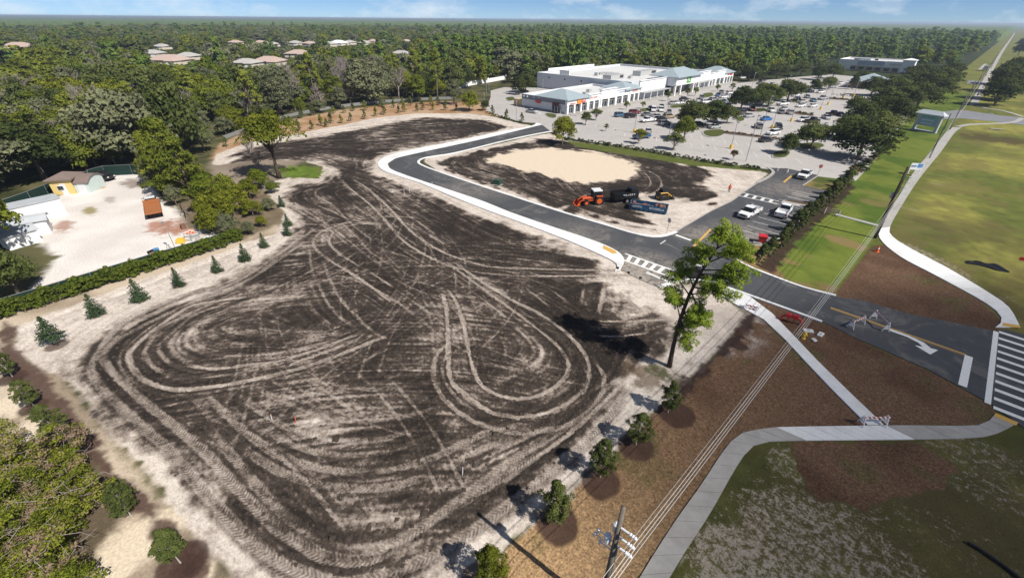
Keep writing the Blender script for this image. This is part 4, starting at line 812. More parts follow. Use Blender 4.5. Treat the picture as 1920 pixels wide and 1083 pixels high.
# pharmacy-sized shop on the far right, small hip-roofed office before it
ph = empty('corner_shop', (0, 0, 0), 0, 'low white shop with long blue sign band at the far right of the car park', 'shop')
x0, x1, y0, y1 = -86, -46, 430, 462
part(ph, 'wall', WALLW, (((x0 + x1) / 2, y0 + .2, 3.4), (x1 - x0, .4, 6.8))); part(ph, 'wall', WALLW, ((x0 + .2, (y0 + y1) / 2, 3.4), (.4, y1 - y0 - .9, 6.8))); part(ph, 'wall', WALLW, ((x1 - .2, (y0 + y1) / 2, 3.4), (.4, y1 - y0 - .9, 6.8))); part(ph, 'wall', WALLW, (((x0 + x1) / 2, y1 - .2, 3.4), (x1 - x0, .4, 6.8)))
part(ph, 'roof', ROOFM, (((x0 + x1) / 2, (y0 + y1) / 2, 6.0), (x1 - x0 - .9, y1 - y0 - .9, .2)))
part(ph, 'brick_base', TANW, (((x0 + x1) / 2 + 3, y0 - .1, 1.5), (x1 - x0 - 12, .3, 3.0)))
part(ph, 'sign_band', M('band_blue', (.40, .45, .52), .6, .3), ((x0 + 20, y0 - .15, 5.0), (16, .3, 2.4))); part(ph, 'sign_board', WHT, ((x0 + 20, y0 - .2, 6.5), (16.4, .5, .5))); glyphs(ph, (x0 + 31, y0 - .15, 4.3), 11, 1.0, 12, TANW, axis='x', seed=11)
part(ph, 'corner_tower', WALLW, ((x1 + 1, y0 + 3, 4.0), (7, 7, 8.0))); hip(ph, x1 - 2.5, x1 + 4.5, y0 - .5, y0 + 6.5, 8.1, 9.2, .5, WHT)
for k in range(7): part(ph, 'shop_window', GLASS, ((x0 + 10 + k * 5, y0 - .28, 1.6), (3.2, .1, 2.0)))
part(ph, 'parapet_step', WALLW, ((x0 + 14, y0 + .2, 7.3), (10, .5, 1.0))); part(ph, 'roof_unit', DARKM, ((-66, 446, 6.6), (2, 2, 1)))
of = empty('hip_roofed_office', (0, 0, 0), 0, 'small brick office with pale blue hip roof among car park trees', 'office')
part(of, 'wall', BRICK, ((-46, 318, 1.7), (16, 16, 3.4))); hip(of, -54, -38, 310, 326, 3.5, 7.0, 1.0); part(of, 'drive_through_canopy', WHT, ((-33, 322, 3.6), (8, 8, .5))); part(of, 'canopy_band', REDS, ((-28.9, 322, 3.3), (.15, 8.1, .35)))
for xx in (-36, -30): part(of, 'canopy_post', WHT, ((xx, 318.5, 1.7), (.5, .5, 3.3)))
for k in range(3): part(of, 'window', GLASS, ((-51 + k * 5, 309.95, 1.7), (2, .12, 1.6)))

# houses beyond the woods
def house(px, py, sx, sy, rot, roofm, label, hgt=3.0):
    p = G(px, py, 4.3); r = empty('house', (p[0], p[1], 0), rot, label, 'house', 'houses beyond the woods')
    part(r, 'wall', CREAM, ((0, 0, hgt / 2), (sx, sy, hgt))); hip(r, -sx / 2, sx / 2, -sy / 2, sy / 2, hgt + .1, hgt + .1 + min(sx, sy) * .22, .7, roofm)
    part(r, 'garage_wing', CREAM, ((sx * .36, -sy * .6, hgt / 2 - .1), (sx * .3, sy * .5, hgt - .2))); hip(r, sx * .21, sx * .51, -sy * .85, -sy * .3, hgt, hgt + sx * .08, .5, roofm)
    for k in (-1, 0, 1): part(r, 'window', GLASS, ((k * sx * .28, -sy / 2 - .04, 1.5), (1.4, .1, 1.2)))
    part(r, 'garage_door', WHT, ((sx * .36, -sy * .85 - .05, 1.1), (sx * .2, .1, 2.1)))
HS = [(35,84,26,16,.9,PINKR,'broad pink roofed house at the far left edge of the woods'),(12,92,18,12,.9,PINKR,'smaller pink roofed house leftmost in the picture'),(318,108,24,15,.7,PINKR,'long pink roofed house in the nearest clearing of the woods'),(352,101,15,11,.7,GREYR,'pale grey roofed house just right of the long pink roofed one'),(285,96,16,11,.8,GREYR,'white gabled grey roofed house left of the long pink roofed one'),(303,84,14,10,.6,GREYR,'small grey roofed house behind the white gabled one'),(441,77,14,11,.6,PINKR,'pink roofed house alone between dark oaks near the middle left'),(462,113,16,11,.7,GREYR,'grey roofed house low behind the bright green tree'),(505,110,20,13,.7,PINKR,'beige roofed house nearest behind the oaks at centre left'),(560,97,20,13,.7,PINKR,'large pink roofed house above the beige roofed one'),(488,78,16,12,.6,PINKR,'leftmost pink roof in the far row of houses'),(508,80,15,11,.6,GREYR,'grey roof next to the leftmost pink one in the far row'),(553,78,14,11,.6,GREYR,'darker grey roof third in the far row of houses'),(580,79,14,11,.5,PINKR,'cream and pink house in the middle of the far row'),(617,80,14,11,.5,GREYR,'grey house right of the cream and pink one in the far row'),(635,78,20,13,.5,WHT,'big white roofed house in the far row'),(655,77,13,11,.5,GREYR,'grey roof right of the big white roofed house'),(684,78,14,11,.5,GREYR,'next to last grey roof of the far row'),(700,75,13,11,.5,PINKR,'rightmost pink roof of the far row'),(762,75,12,10,.5,PINKR,'lone pink roof almost hidden right of the far row'),(120,52,14,10,.6,GREYR,'tiny pale roof farthest away at upper left'),(75,62,14,10,.6,PINKR,'small pink roof behind the broad pink roofed house'),(752,97,16,10,.5,GREYR,'pale roof showing through the trees right of the dead grey pines')]
for h_ in HS: house(*h_)
HOUSE_XY = [G(h_[0], h_[1], 4.3) for h_ in HS]
# white boundary wall behind the service road
w0 = empty('boundary_wall', (0, 0, 0), 0, 'white boundary wall behind the service road', 'wall')
pts = GP([(848,169),(884,160),(915,155),(948,149)]); pts2 = GP([(845,171),(840,176)])
for a, b in zip(pts[:-1], pts[1:]):
    mb = MB(); mb.strip([a, b], .15, .15, 0, 2.0); mb.build('wall_panel', WHT, w0)
for p in pts: part(w0, 'pier', WHT, ((p[0], p[1], 1.25), (.6, .6, 2.5)))
# ================================================================== TREES AND PLANTS
BARK = M('bark_grey', (.17, .135, .105), .95, .1, 0, .3, 2.5, .03); BARKP = M('bark_pale', (.42, .38, .33), .95, .1, 0, .25, 2.5, .02); BARKD = M('bark_dark', (.085, .065, .05), .95, .1, 0, .3, 2.5, .03)
DEAD = M('dead_wood', (.30, .255, .235), .95, .1, 0, .25, 2.0)
L_OAK = leaf_mat('leaf_oak', (0.041, 0.061, 0.018), (0.190, 0.218, 0.065), 0.28); L_OLIVE = leaf_mat('leaf_olive', (0.071, 0.093, 0.012), (0.315, 0.327, 0.039), 0.33)
L_GREY = leaf_mat('leaf_grey_green', (0.078, 0.093, 0.046), (0.274, 0.280, 0.155), 0.28); L_GREEN = leaf_mat('leaf_green', (0.055, 0.090, 0.015), (0.277, 0.294, 0.043), 0.33)
L_BRIGHT = leaf_mat('leaf_bright', (0.064, 0.100, 0.013), (0.243, 0.269, 0.034), .3); L_DARK = leaf_mat('leaf_dark', (0.020, 0.035, 0.012), (0.114, 0.133, 0.039), 0.23)
L_PINE = leaf_mat('leaf_pine', (0.077, 0.114, 0.017), (0.337, 0.359, 0.066), 0.33); L_FIR = leaf_mat('leaf_fir', (0.025, 0.050, 0.021), (0.096, 0.133, 0.067), .15); L_NEEDLE = leaf_mat('leaf_longleaf', (0.080, 0.150, 0.016), (0.333, 0.411, 0.052), .3)
L_THICK = leaf_mat('leaf_thicket', (0.042, 0.063, 0.011), (0.247, 0.273, 0.033), .25, (.30, .21, .15), .0); L_YOUNG = leaf_mat('leaf_young', (0.044, 0.071, 0.018), (0.173, 0.191, 0.060), .2)
L_HEDGE = leaf_mat('leaf_hedge', (0.041, 0.071, 0.011), (0.162, 0.191, 0.032), .2); L_FARP = leaf_mat('leaf_far_pine', (0.048, 0.103, 0.024), (0.225, 0.300, 0.064), 0.28); L_RUST = leaf_mat('leaf_rust', (.07, .05, .02), (.17, .12, .06), .2)

def quads(c, nrm, size, r, tint, aspect=.62, up=None):
    """leaf sprays: rhombs at c facing nrm"""
    n = len(c); nrm = nrm / (np.linalg.norm(nrm, axis=1)[:, None] + 1e-9); a = r.normal(size=(n, 3)) if up is None else up
    u = np.cross(nrm, a); u /= np.linalg.norm(u, axis=1)[:, None] + 1e-9; v = np.cross(nrm, u); s = np.atleast_1d(size)[:, None] * np.ones((n, 1))
    fold = nrm * s * .18
    V_ = np.stack([c + u * s * .5 - fold, c + v * s * .5 * aspect + fold, c - u * s * .5 - fold, c - v * s * .5 * aspect + fold], 1).reshape(-1, 3)
    return V_, np.arange(4 * n).reshape(n, 4), np.repeat(tint, 4)
def cloud(centers, radii, per, size, seed, squash=.8, rand=.75, tint_c=None, up=.25, fill=.55):
    r = np.random.default_rng(seed); K = len(centers); centers = np.array(centers, float); radii = np.array(radii, float)
    idx = np.repeat(np.arange(K), (per * (radii / radii.mean()) ** 2).astype(int) + 3); n = len(idx)
    d = r.normal(size=(n, 3)); d /= np.linalg.norm(d, axis=1)[:, None]; d[:, 2] = np.where(d[:, 2] < -.35, -d[:, 2] * .6, d[:, 2])
    rad = radii[idx] * (fill + (1 - fill) * r.random(n) ** .5) * r.uniform(.85, 1.18, n)
    c = centers[idx] + d * rad[:, None] * np.array([1, 1, squash]); nr = d + r.normal(size=(n, 3)) * rand * .6; nr[:, 2] += up
    tc = (r.random(K) if tint_c is None else np.array(tint_c)); tint = np.clip(tc[idx] * .65 + r.random(n) * .35, 0, 1)
    return quads(c, nr, size * r.uniform(.6, 1.35, n), r, tint)
def leaf_mesh(name, parts, mat):
    vs, fs, ts, b = [], [], [], 0
    for v, f, t_ in parts: vs.append(v); fs.append(f + b); ts.append(t_); b += len(v)
    return np_mesh(name, np.concatenate(vs), np.concatenate(fs), mat, {'tint': ('FLOAT', np.concatenate(ts))})
def limbs(mb, base, h, r0, tips, seed, lean=(0, 0), fork=.4, n=6):
    rr = random.Random(seed); pts = []; m = 5
    for k in range(m): f = k / (m - 1); pts.append((base[0] + lean[0] * f * h + rr.uniform(-.02, .02) * h * f, base[1] + lean[1] * f * h + rr.uniform(-.02, .02) * h * f, base[2] + h * f))
    mb.tube(pts, [r0 * (1.35 if k == 0 else 1) * (1 - .72 * k / (m - 1)) for k in range(m)], n)
    for t_ in tips:
        f = fork + (1 - fork) * rr.random() * .75; i = min(m - 2, int(f * (m - 1))); s0 = Vector(pts[i]).lerp(Vector(pts[i + 1]), f * (m - 1) - i); e = Vector(t_); mid = s0.lerp(e, .5) + Vector((rr.uniform(-.2, .2), rr.uniform(-.2, .2), -.05 * (e - s0).length)); q = r0 * (1 - .7 * f) * .55
        mb.tube([s0, mid, e], [q, q * .65, q * .25], 5)
def crown_pts(K, R_, zc, H_, seed, shell=.55, lop=.25):
    r = np.random.default_rng(seed); d = r.normal(size=(K, 3)); d /= np.linalg.norm(d, axis=1)[:, None]; d[:, 2] = np.abs(d[:, 2]) * 1.35 - .62
    q = (shell + (1 - shell) * r.random(K)) ; ph = r.uniform(0, 6.28); az_ = np.arctan2(d[:, 1], d[:, 0]); lo = 1 + lop * np.sin(2 * az_ + ph) + lop * .6 * np.sin(3 * az_ + 2 * ph)
    return np.stack([d[:, 0] * q * R_ * lo, d[:, 1] * q * R_ * lo, zc + d[:, 2] * q * H_], 1)
PROTO = {}
def proto(name, kind, seed, leaf, bark, **kw):
    g_ = globals(); r = np.random.default_rng(seed); mb = MB()
    if kind == 'broad':
        H, Rc, K, per, size = kw['H'], kw['R'], kw.get('K', 42), kw.get('per', 60), kw.get('size', .5); zc = H * kw.get('zc', .62); c = crown_pts(K, Rc * .78, zc, H * (1 - kw.get('zc', .62)) * .95, seed, .45, kw.get('lop', .22)); rad = Rc * r.uniform(.20, .36, K)
        parts = [cloud(c, rad, per, size, seed + 1, .75, .8)]; limbs(mb, (0, 0, -.3), H * .72, H * .026 + .05, [tuple(p) for p in c[::max(1, K // 14)]], seed, (r.uniform(-.05, .05), r.uniform(-.05, .05)), .3)
    elif kind == 'pine':
        H, Rc, K, per, size = kw['H'], kw['R'], kw.get('K', 34), kw.get('per', 60), kw.get('size', .5); z0 = kw.get('z0', .5); t_ = r.random(K) ** .8; az_ = r.uniform(0, 6.28, K); q = Rc * (1 - t_ ** 1.6 * .8) * r.uniform(.3, 1, K)
        c = np.stack([np.cos(az_) * q, np.sin(az_) * q, H * (z0 + (1 - z0) * t_ * .97)], 1); rad = r.uniform(.55, 1.05, K) * Rc * .34
        parts = [cloud(c, rad, per, size, seed + 1, .7, .9, up=.4)]; limbs(mb, (0, 0, -.3), H * .95, H * .015 + .06, [tuple(p) for p in c[::2]], seed, (r.uniform(-.04, .04), r.uniform(-.04, .04)), z0 * .9)
    elif kind == 'bushy':       # cone-topped broad crown reaching low
        H, Rc, K, per, size = kw['H'], kw['R'], kw.get('K', 70), kw.get('per', 70), kw.get('size', .45); t_ = r.random(K); az_ = r.uniform(0, 6.28, K); q = Rc * (1 - t_ ** 1.5 * .85) * r.uniform(.5, 1, K)
        c = np.stack([np.cos(az_) * q, np.sin(az_) * q, H * (.12 + .85 * t_)], 1); parts = [cloud(c, r.uniform(.7, 1.2, K) * Rc * .26, per, size, seed + 1, .6, .8, up=.4)]; limbs(mb, (0, 0, -.3), H * .85, H * .02 + .06, [tuple(p) for p in c[::4]], seed, (0, 0), .2)
    elif kind == 'bare':
        H = kw['H']; rr = random.Random(seed)
        def br(p, d, L, q, lv):
            e = p + d * L; mid = p.lerp(e, .5) + Vector((rr.uniform(-.06, .06), rr.uniform(-.06, .06), .02)) * L; mb.tube([p, mid, e], [q, q * .8, q * .55], 4 if lv > 1 else 5)
            if lv >= kw.get('lv', 5): return
            for k in range(rr.randint(3, 4)):
                f = rr.uniform(.35, 1); nd = (d + Vector((rr.uniform(-1, 1), rr.uniform(-1, 1), rr.uniform(-.1, .7))) * .75).normalized(); br(p.lerp(e, f), nd, L * rr.uniform(.5, .72), q * .58, lv + 1)
        br(Vector((0, 0, -.3)), Vector((rr.uniform(-.08, .08), rr.uniform(-.08, .08), 1)).normalized(), H * .42, H * .018 + .05, 0)
        for k in range(3): br(Vector((0, 0, H * .38)), Vector((rr.uniform(-.5, .5), rr.uniform(-.5, .5), 1)).normalized(), H * .3, H * .009, 1)
        PROTO[name] = (mb.mesh(name + '_trunk', bark, True), None); return
    PROTO[name] = (mb.mesh(name + '_trunk', bark, True), leaf_mesh(name + '_crown', parts, leaf))
for k in range(4): proto(f'oak{k}', 'broad', 100 + k, L_OAK, BARK, H=9, R=5.0, K=56, per=72, size=.5, zc=.50)
for k in range(4): proto(f'tall{k}', 'broad', 120 + k, L_OLIVE, BARK, H=12.5, R=4.4, K=58, per=72, size=.5, zc=.48, lop=.3)
proto('fork0', 'broad', 128, L_OLIVE, BARKD, H=12.5, R=5.0, K=60, per=80, size=.42, zc=.70, lop=.3)
for k in range(3): proto(f'pine{k}', 'pine', 140 + k, L_PINE, BARK, H=14.5, R=3.0, K=40, per=60, size=.48, z0=.45)
for k in range(2): proto(f'bushy{k}', 'bushy', 160 + k, L_GREEN, BARK, H=12, R=4.6, K=90, per=75, size=.42)
for k in range(3): proto(f'bare{k}', 'bare', 170 + k, None, DEAD, H=10.5)
for k in range(3): proto(f'small{k}', 'broad', 180 + k, L_YOUNG, BARKP, H=5.0, R=1.9, K=26, per=60, size=.30, zc=.60)
for k in range(2): proto(f'cone{k}', 'bushy', 190 + k, L_YOUNG, BARK, H=3.0, R=.85, K=36, per=40, size=.20)
for k in range(3): proto(f'shrub{k}', 'broad', 195 + k, L_HEDGE, BARKD, H=1.7, R=1.0, K=22, per=50, size=.20, zc=.45)
def tree(kind, xy, h, label, cat='tree', group=None, leaf=None, name='tree', wide=1.0, rz=None, seed=0, base_h=None, lean=None):
    tm, cm = PROTO[kind]; H0 = {'oak': 9, 'tal': 12.5, 'for': 12.5, 'pin': 14.5, 'bus': 12, 'bar': 10.5, 'sma': 5.0, 'con': 3.0, 'shr': 1.7}[kind[:3]]; s_ = h / H0
    r = empty(name, (xy[0], xy[1], 0), (random.uniform(0, 6.28) if rz is None else rz), label, cat, group); r.scale = (s_ * wide, s_ * wide, s_)
    if lean: r.rotation_euler[0] = lean[0]; r.rotation_euler[1] = lean[1]
    link('trunk', tm, r)
    if cm is not None:
        c = link('crown', cm, r)
        if leaf is not None: c.material_slots[0].link = 'OBJECT'; c.material_slots[0].material = leaf
    return r

# ---- individual trees, surveyed: (kind, base px, height m, width, leaf, label)
T_ = [
 ('oak0', (1054,272), 8.9, 0.72, L_OLIVE, 'airy olive tree at the end of the new drive before the shops', None),
 ('small0', (1098,234), 4.6, 1.3, L_OAK, 'small dark tree nearest the left corner of the plaza', None), ('small1', (1117,226), 4.6, 1.2, L_OAK, 'small dark tree second from the left corner of the plaza', None),
 ('small2', (1197,270), 4.6, 1.3, L_OLIVE, 'small olive tree in front of the dark blue pickup', None), ('small0', (1262,281), 5.0, 1.5, L_YOUNG, 'low spreading tree by the car park hedge, left of the lamp posts', None),
 ('oak1', (1281,262), 7.1, 1.10, L_GREEN, 'round green car park tree below the two dark oaks', None), ('oak2', (1297,240), 9.7, 1.28, L_DARK, 'left of two merged dark oaks in the middle of the car park', None), ('oak3', (1338,238), 9.3, 1.16, L_DARK, 'right of two merged dark oaks in the middle of the car park', None), ('oak0', (1362,232), 6.5, 1.04, L_OAK, 'lower green tree leaning out of the two merged dark oaks', None),
 ('oak1', (1387,208), 9.7, 1.28, L_DARK, 'leftmost dark oak of the row before the far shop wing', None), ('oak2', (1412,207), 9.5, 1.28, L_OAK, 'middle oak of the row before the far shop wing', None), ('oak3', (1440,200), 9.7, 1.22, L_OAK, 'rightmost oak of the row before the far shop wing', None), ('oak0', (1428,190), 8.6, 1.16, L_OAK, 'oak tucked behind the row before the far shop wing', None),
 ('oak2', (1476,189), 10.3, 1.33, L_DARK, 'broad dark oak standing alone right of the oak row', None), ('oak3', (1525,174), 6.9, 1.04, L_DARK, 'small round oak far up the car park', None), ('oak0', (1552,168), 7.0, 1.16, L_OAK, 'oak right of the small round one far up the car park', None),
 ('oak1', (1473,290), 6.0, 0.99, L_DARK, 'small dark tree on the rounded kerbed island', None), ('oak2', (1519,279), 8.2, 1.28, L_OAK, 'spreading oak beside the long tree shadow on the pavement', None),
 ('oak3', (1608,300), 10.4, 1.57, L_DARK, 'large dark oak leaning over the car park exit', None),
 ('oak0', (1583,262), 8.2, 1.16, L_OAK, 'oak left behind the large dark oak at the exit', None), ('oak1', (1612,248), 9.3, 1.28, L_DARK, 'dark oak behind the exit oak, near the lamp', None), ('oak2', (1650,262), 9.1, 1.28, L_OAK, 'oak right behind the exit oak at the lawn edge', None), ('oak3', (1640,232), 9.7, 1.33, L_DARK, 'dark oak in the middle of the lawn edge clump', None),
 ('oak0', (1600,217), 7.8, 1.16, L_OAK, 'oak left of the clump, edge of the empty stalls', None), ('oak1', (1672,236), 9.7, 1.28, L_DARK, 'dark oak next to the plaza sign', None), ('oak2', (1655,205), 10.3, 1.33, L_OAK, 'oak behind the plaza sign clump, left one', None), ('oak3', (1690,207), 10.3, 1.39, L_DARK, 'oak behind the plaza sign clump, middle one', None), ('oak0', (1718,200), 10.8, 1.39, L_DARK, 'oak behind the plaza sign clump, right one', None),
 ('oak1', (1632,180), 9.2, 1.28, L_DARK, 'dark oak covering the front of the small office', None), ('oak2', (1672,182), 10.8, 1.39, L_OAK, 'oak right of the small office canopy', None), ('oak3', (1705,175), 11.3, 1.45, L_DARK, 'big dark oak in the roadside bank, left', None), ('oak0', (1738,182), 11.9, 1.39, L_DARK, 'big dark oak in the roadside bank, middle', None), ('oak1', (1760,172), 11.9, 1.39, L_OAK, 'big dark oak in the roadside bank, right', None), ('oak2', (1722,158), 11.9, 1.51, L_DARK, 'oak at the back of the roadside bank', None), ('oak3', (1775,155), 11.9, 1.39, L_DARK, 'oak at the far end of the roadside bank', None), ('oak0', (1402,152), 9.7, 1.28, L_DARK, 'dark oak right behind the end of the shops', None), ('oak1', (1428,147), 9.7, 1.28, L_OAK, 'oak second from the end of the shops', None), ('oak2', (1455,148), 10.3, 1.39, L_DARK, 'wide dark oak at the back lane', None), ('oak3', (1500,143), 9.7, 1.28, L_OAK, 'oak at the back of the upper rows', None), ('oak0', (1532,150), 9.2, 1.16, L_DARK, 'dark oak before the low white shop, left', None), ('oak1', (1560,148), 9.2, 1.28, L_OAK, 'oak before the low white shop, right', None), ('tall0', (1597,168), 9, .8, L_DARK, 'upright dark tree left of the small office', None), ('oak2', (1612,158), 8.6, 1.04, L_DARK, 'dark tree behind the upright one by the office', None),
 ('oak0', (1863,199), 13.0, 1.16, L_DARK, 'nearest dark tree of the roadside clump on the right verge', None), ('oak1', (1874,188), 15.1, 1.16, L_DARK, 'second dark tree of the roadside clump on the right verge', None), ('oak2', (1882,174), 16.2, 1.16, L_DARK, 'third dark tree of the roadside clump on the right verge', None), ('oak3', (1888,160), 16.2, 1.10, L_DARK, 'farthest dark tree of the roadside clump on the right verge', None), ('oak1', (1908,104), 13.0, 0.93, L_DARK, 'dark tree by the far path at the right edge', None), ('oak2', (1913,88), 13.0, 1.04, L_DARK, 'farthest dark tree at the right edge below the horizon', None),
 ('tall1', (973,178), 9.5, 1.0, L_DARK, 'dark tree left of the big white hall', None), ('oak3', (985,174), 9.3, 1.16, L_DARK, 'lower dark tree hugging the corner of the white hall', None), ('oak0', (910,207), 4.1, 0.93, L_DARK, 'bushy tree by the bend of the service road', None),
 ('fork0', (524,334), 15.2, 1.0, L_OLIVE, 'tall forked oak with bright crown standing alone by the field', None),
 ('bushy0', (335,365), 14.2, .85, L_GREEN, 'big bright green conifer right of the sand yard', None), ('bushy1', (362,372), 11.6, .95, L_GREEN, 'second bright green conifer nearest the field', None),
 ('oak1', (288,350), 7.0, .62, L_GREY, 'grey green oak at the back corner of the sand yard', None), ('oak2', (332,386), 4.6, .60, L_GREY, 'dull grey green oak over the flatbed truck', None), ('tall0', (394,424), 6.8, .90, L_OLIVE, 'yellowish olive tree over the scrap heap', None), ('tall1', (425,418), 7.4, .95, L_OLIVE, 'yellowish olive tree beside the scrap heap one', None), ('tall3', (455,400), 6.4, .95, L_OLIVE, 'rightmost olive tree of the yard clump', None), ('oak3', (432,447), 4.6, .7, L_GREY, 'twiggy low tree at the end of the hedge', None), ('tall1', (402,438), 5.6, .95, L_OLIVE, 'low olive tree above the end of the hedge', None), ('tall3', (396,398), 8.4, .95, L_BRIGHT, 'bright olive tree in the middle of the yard clump', None), ('oak1', (432,385), 6.5, .8, L_GREEN, 'green tree at the back of the yard clump', None), ('oak2', (470,372), 4.6, .85, L_OLIVE, 'low olive tree between yard clump and green patch', None), ('bushy0', (300,345), 10.5, .8, L_GREEN, 'green conifer at the back corner of the yard', None), ('oak1', (470,440), 2.6, .8, L_GREY, 'twiggy scrub bush left of the touching firs', 'bush'), ('oak2', (492,425), 2.2, .9, L_OLIVE, 'olive scrub bush above the touching firs', 'bush'), ('oak3', (505,395), 2.6, .9, L_GREY, 'grey scrub bush beside the last fir', 'bush'), ('oak0', (475,405), 3.4, .9, L_OLIVE, 'olive scrub bush under the yard clump', 'bush'), ('oak2', (515,362), 2.8, 1.0, L_GREEN, 'green scrub bush at the edge of the field bend', 'bush'), ('oak0', (488,352), 4.5, 1.0, L_BRIGHT, 'low bright bush left of the forked oak', 'bush'),
 ('oak1', (36,553), 6.4, .95, L_OAK, 'large oak at the left edge before the white trailers', None),
 ('pine0', (262,256), 14.5, .95, L_PINE, 'slender leaning pine rising behind the sand yard', None),
 ('bare0', (352,252), 13, 1.15, None, 'pale bare tree left of the forked oak', None), ('bare1', (318,228), 10, 1.0, None, 'thin bare tree left of the pale bare one', None), ('bare2', (470,296), 6.5, 1.3, None, 'wide twiggy bare tree on the bank', None), ('bare1', (490,322), 5.0, 1.0, None, 'small bare sapling beside the forked oak', None),
 ('bare2', (214,205), 12, 1.3, None, 'purplish bare tree in the dark wood at left', None), ('bare0', (190,190), 11, 1.3, None, 'bare tree behind the purplish one at left', None),
 ('bare1', (668,150), 12, 1.4, None, 'dead grey pine, left one of two in the wood', None), ('bare0', (748,188), 14, 1.0, None, 'dead grey pine, right one of two in the wood', None), ('bare2', (600,205), 9, 1.2, None, 'bare branching tree at the edge of the wood behind the bank', None),
 ('tall1', (852,196), 11, 1.0, L_GREY, 'grey green tree with pale forked trunk by the bank', None), ('oak2', (880,208), 8.1, 1.04, L_OLIVE, 'round olive tree at the right end of the bank', None), ('tall2', (785,190), 13, 1.0, L_BRIGHT, 'bright green tree right of the dead grey pine', None), ('tall3', (715,192), 10, .9, L_GREY, 'grey green tree between the dead pines and the bank', None), ('tall0', (640,205), 10, .95, L_GREY, 'grey green tree behind the young trees of the bank', None),
]
TREE_XY = []
for kind, px, h, wd, lf, lab, cat in T_:
    xy = G(*px); TREE_XY.append((xy[0], xy[1], h * .35 * wd)); tree(kind, xy, h, lab, 'tree', None, lf, {'bar': 'bare_tree', 'pin': 'pine_tree', 'bus': 'conifer'}.get(kind[:3], 'tree'), wd, lean=((.0, .10) if kind == 'pine0' else None), rz=(None if kind != 'pine0' else 1.0))
ORD = ['first', 'second', 'third', 'fourth', 'fifth', 'sixth', 'seventh', 'eighth', 'ninth', 'tenth', 'eleventh', 'twelfth', 'thirteenth', 'fourteenth', 'fifteenth', 'sixteenth', 'seventeenth']
# row behind the yard fence
for k, (px, h, lf, kd) in enumerate(sorted([((-30,352),11,L_GREEN,'tall0'),((12,332),11,L_GREEN,'tall1'),((48,322),10.5,L_OLIVE,'tall2'),((82,312),10.5,L_OAK,'oak1'),((118,306),10,L_GREEN,'tall3'),((152,300),10,L_OAK,'oak0'),((186,300),9,L_OAK,'oak3'),((20,290),12,L_OLIVE,'tall1'),((75,282),12,L_OLIVE,'tall2'),((130,275),12,L_GREEN,'tall0'),((190,270),11,L_GREEN,'oak2'),((228,300),8,L_GREY,'oak1'),((250,285),9,L_GREY,'oak2')], key=lambda q: q[0][0])):
    xy = G(*px); TREE_XY.append((*xy, 3.2)); tree(kd, xy, h, 'leafy tree in the row behind the yard fence, ' + ORD[k] + ' from the left', 'tree', 'trees behind the yard fence', lf, 'tree', 1.0)
# young planted trees


def fir_mesh(seed):
    r = np.random.default_rng(seed); c, n_, s_, up_ = [], [], [], []
    for t_ in np.linspace(0, 1, 16):
        z = .35 + 2.3 * t_; Rw = 1.05 * (1 - t_) ** .85 + .05; nb = int(9 + 9 * (1 - t_))
        for b in range(nb):
            a = r.uniform(0, 6.283); L = Rw * r.uniform(.6, 1.2)
            for q in np.linspace(.25, 1, max(2, int(L * 7))):
                for sd in (-1, 1): c.append((math.cos(a) * L * q + r.normal() * .03 - math.sin(a) * sd * .06, math.sin(a) * L * q + r.normal() * .03 + math.cos(a) * sd * .06, z - .22 * q * L + .10 * q * q * L + r.normal() * .05)); n_.append((math.cos(a) * .35 + r.normal() * .35, math.sin(a) * .35 + r.normal() * .35, 1)); s_.append(.17)
    c = np.array(c); return quads(c, np.array(n_), np.array(s_) * r.uniform(.7, 1.3, len(c)), r, r.random(len(c)))
FIR = [leaf_mesh(f'fir_crown{k}', [fir_mesh(300 + k)], L_FIR) for k in range(2)]; mb = MB(); mb.tube([(0, 0, -.1), (0, 0, .6), (0, 0, 2.5)], [.05, .045, .015], 6); FIRT = mb.mesh('fir_trunk', BARKP)
FIRS = [((104,643),1.15),((183,592),1.08),((264,563),1.05),((337,536),1.0),((409,509),.95),((461,489),.92),((496,463),.9),((540,441),.9),((541,424),.85),((529,388),.9)]
FIRL = ['first young fir, on a bare stem in a mulch ring', 'second young fir from the corner along the hedge', 'third young fir from the corner along the hedge', 'fourth young fir from the corner along the hedge', 'fifth young fir from the corner along the hedge', 'sixth young fir from the corner along the hedge', 'young fir just beyond the end of the hedge', 'lower of two touching young firs by the field edge', 'upper of two touching young firs by the field edge', 'last young fir under the olive trees']
for k, ((px, s_), lb) in enumerate(zip(FIRS, FIRL)):
    xy = G(*px); r = empty('young_fir', (*xy, .5 if k == 0 else 0), random.uniform(0, 6), lb, 'tree', 'young firs along the hedge'); s2_ = s_ * random.uniform(.82, 1.0); r.scale = (s2_ * random.uniform(.8, 1.05), s2_ * random.uniform(.8, 1.05), s_ * random.uniform(.85, 1.12)); link('trunk', FIRT, r); link('crown', FIR[k % 2], r)
    if k == 0: mb = MB(); mb.tube([(0, 0, -.55), (0, 0, .5)], [.05, .05], 6); mb.build('stem', BARKP, r)
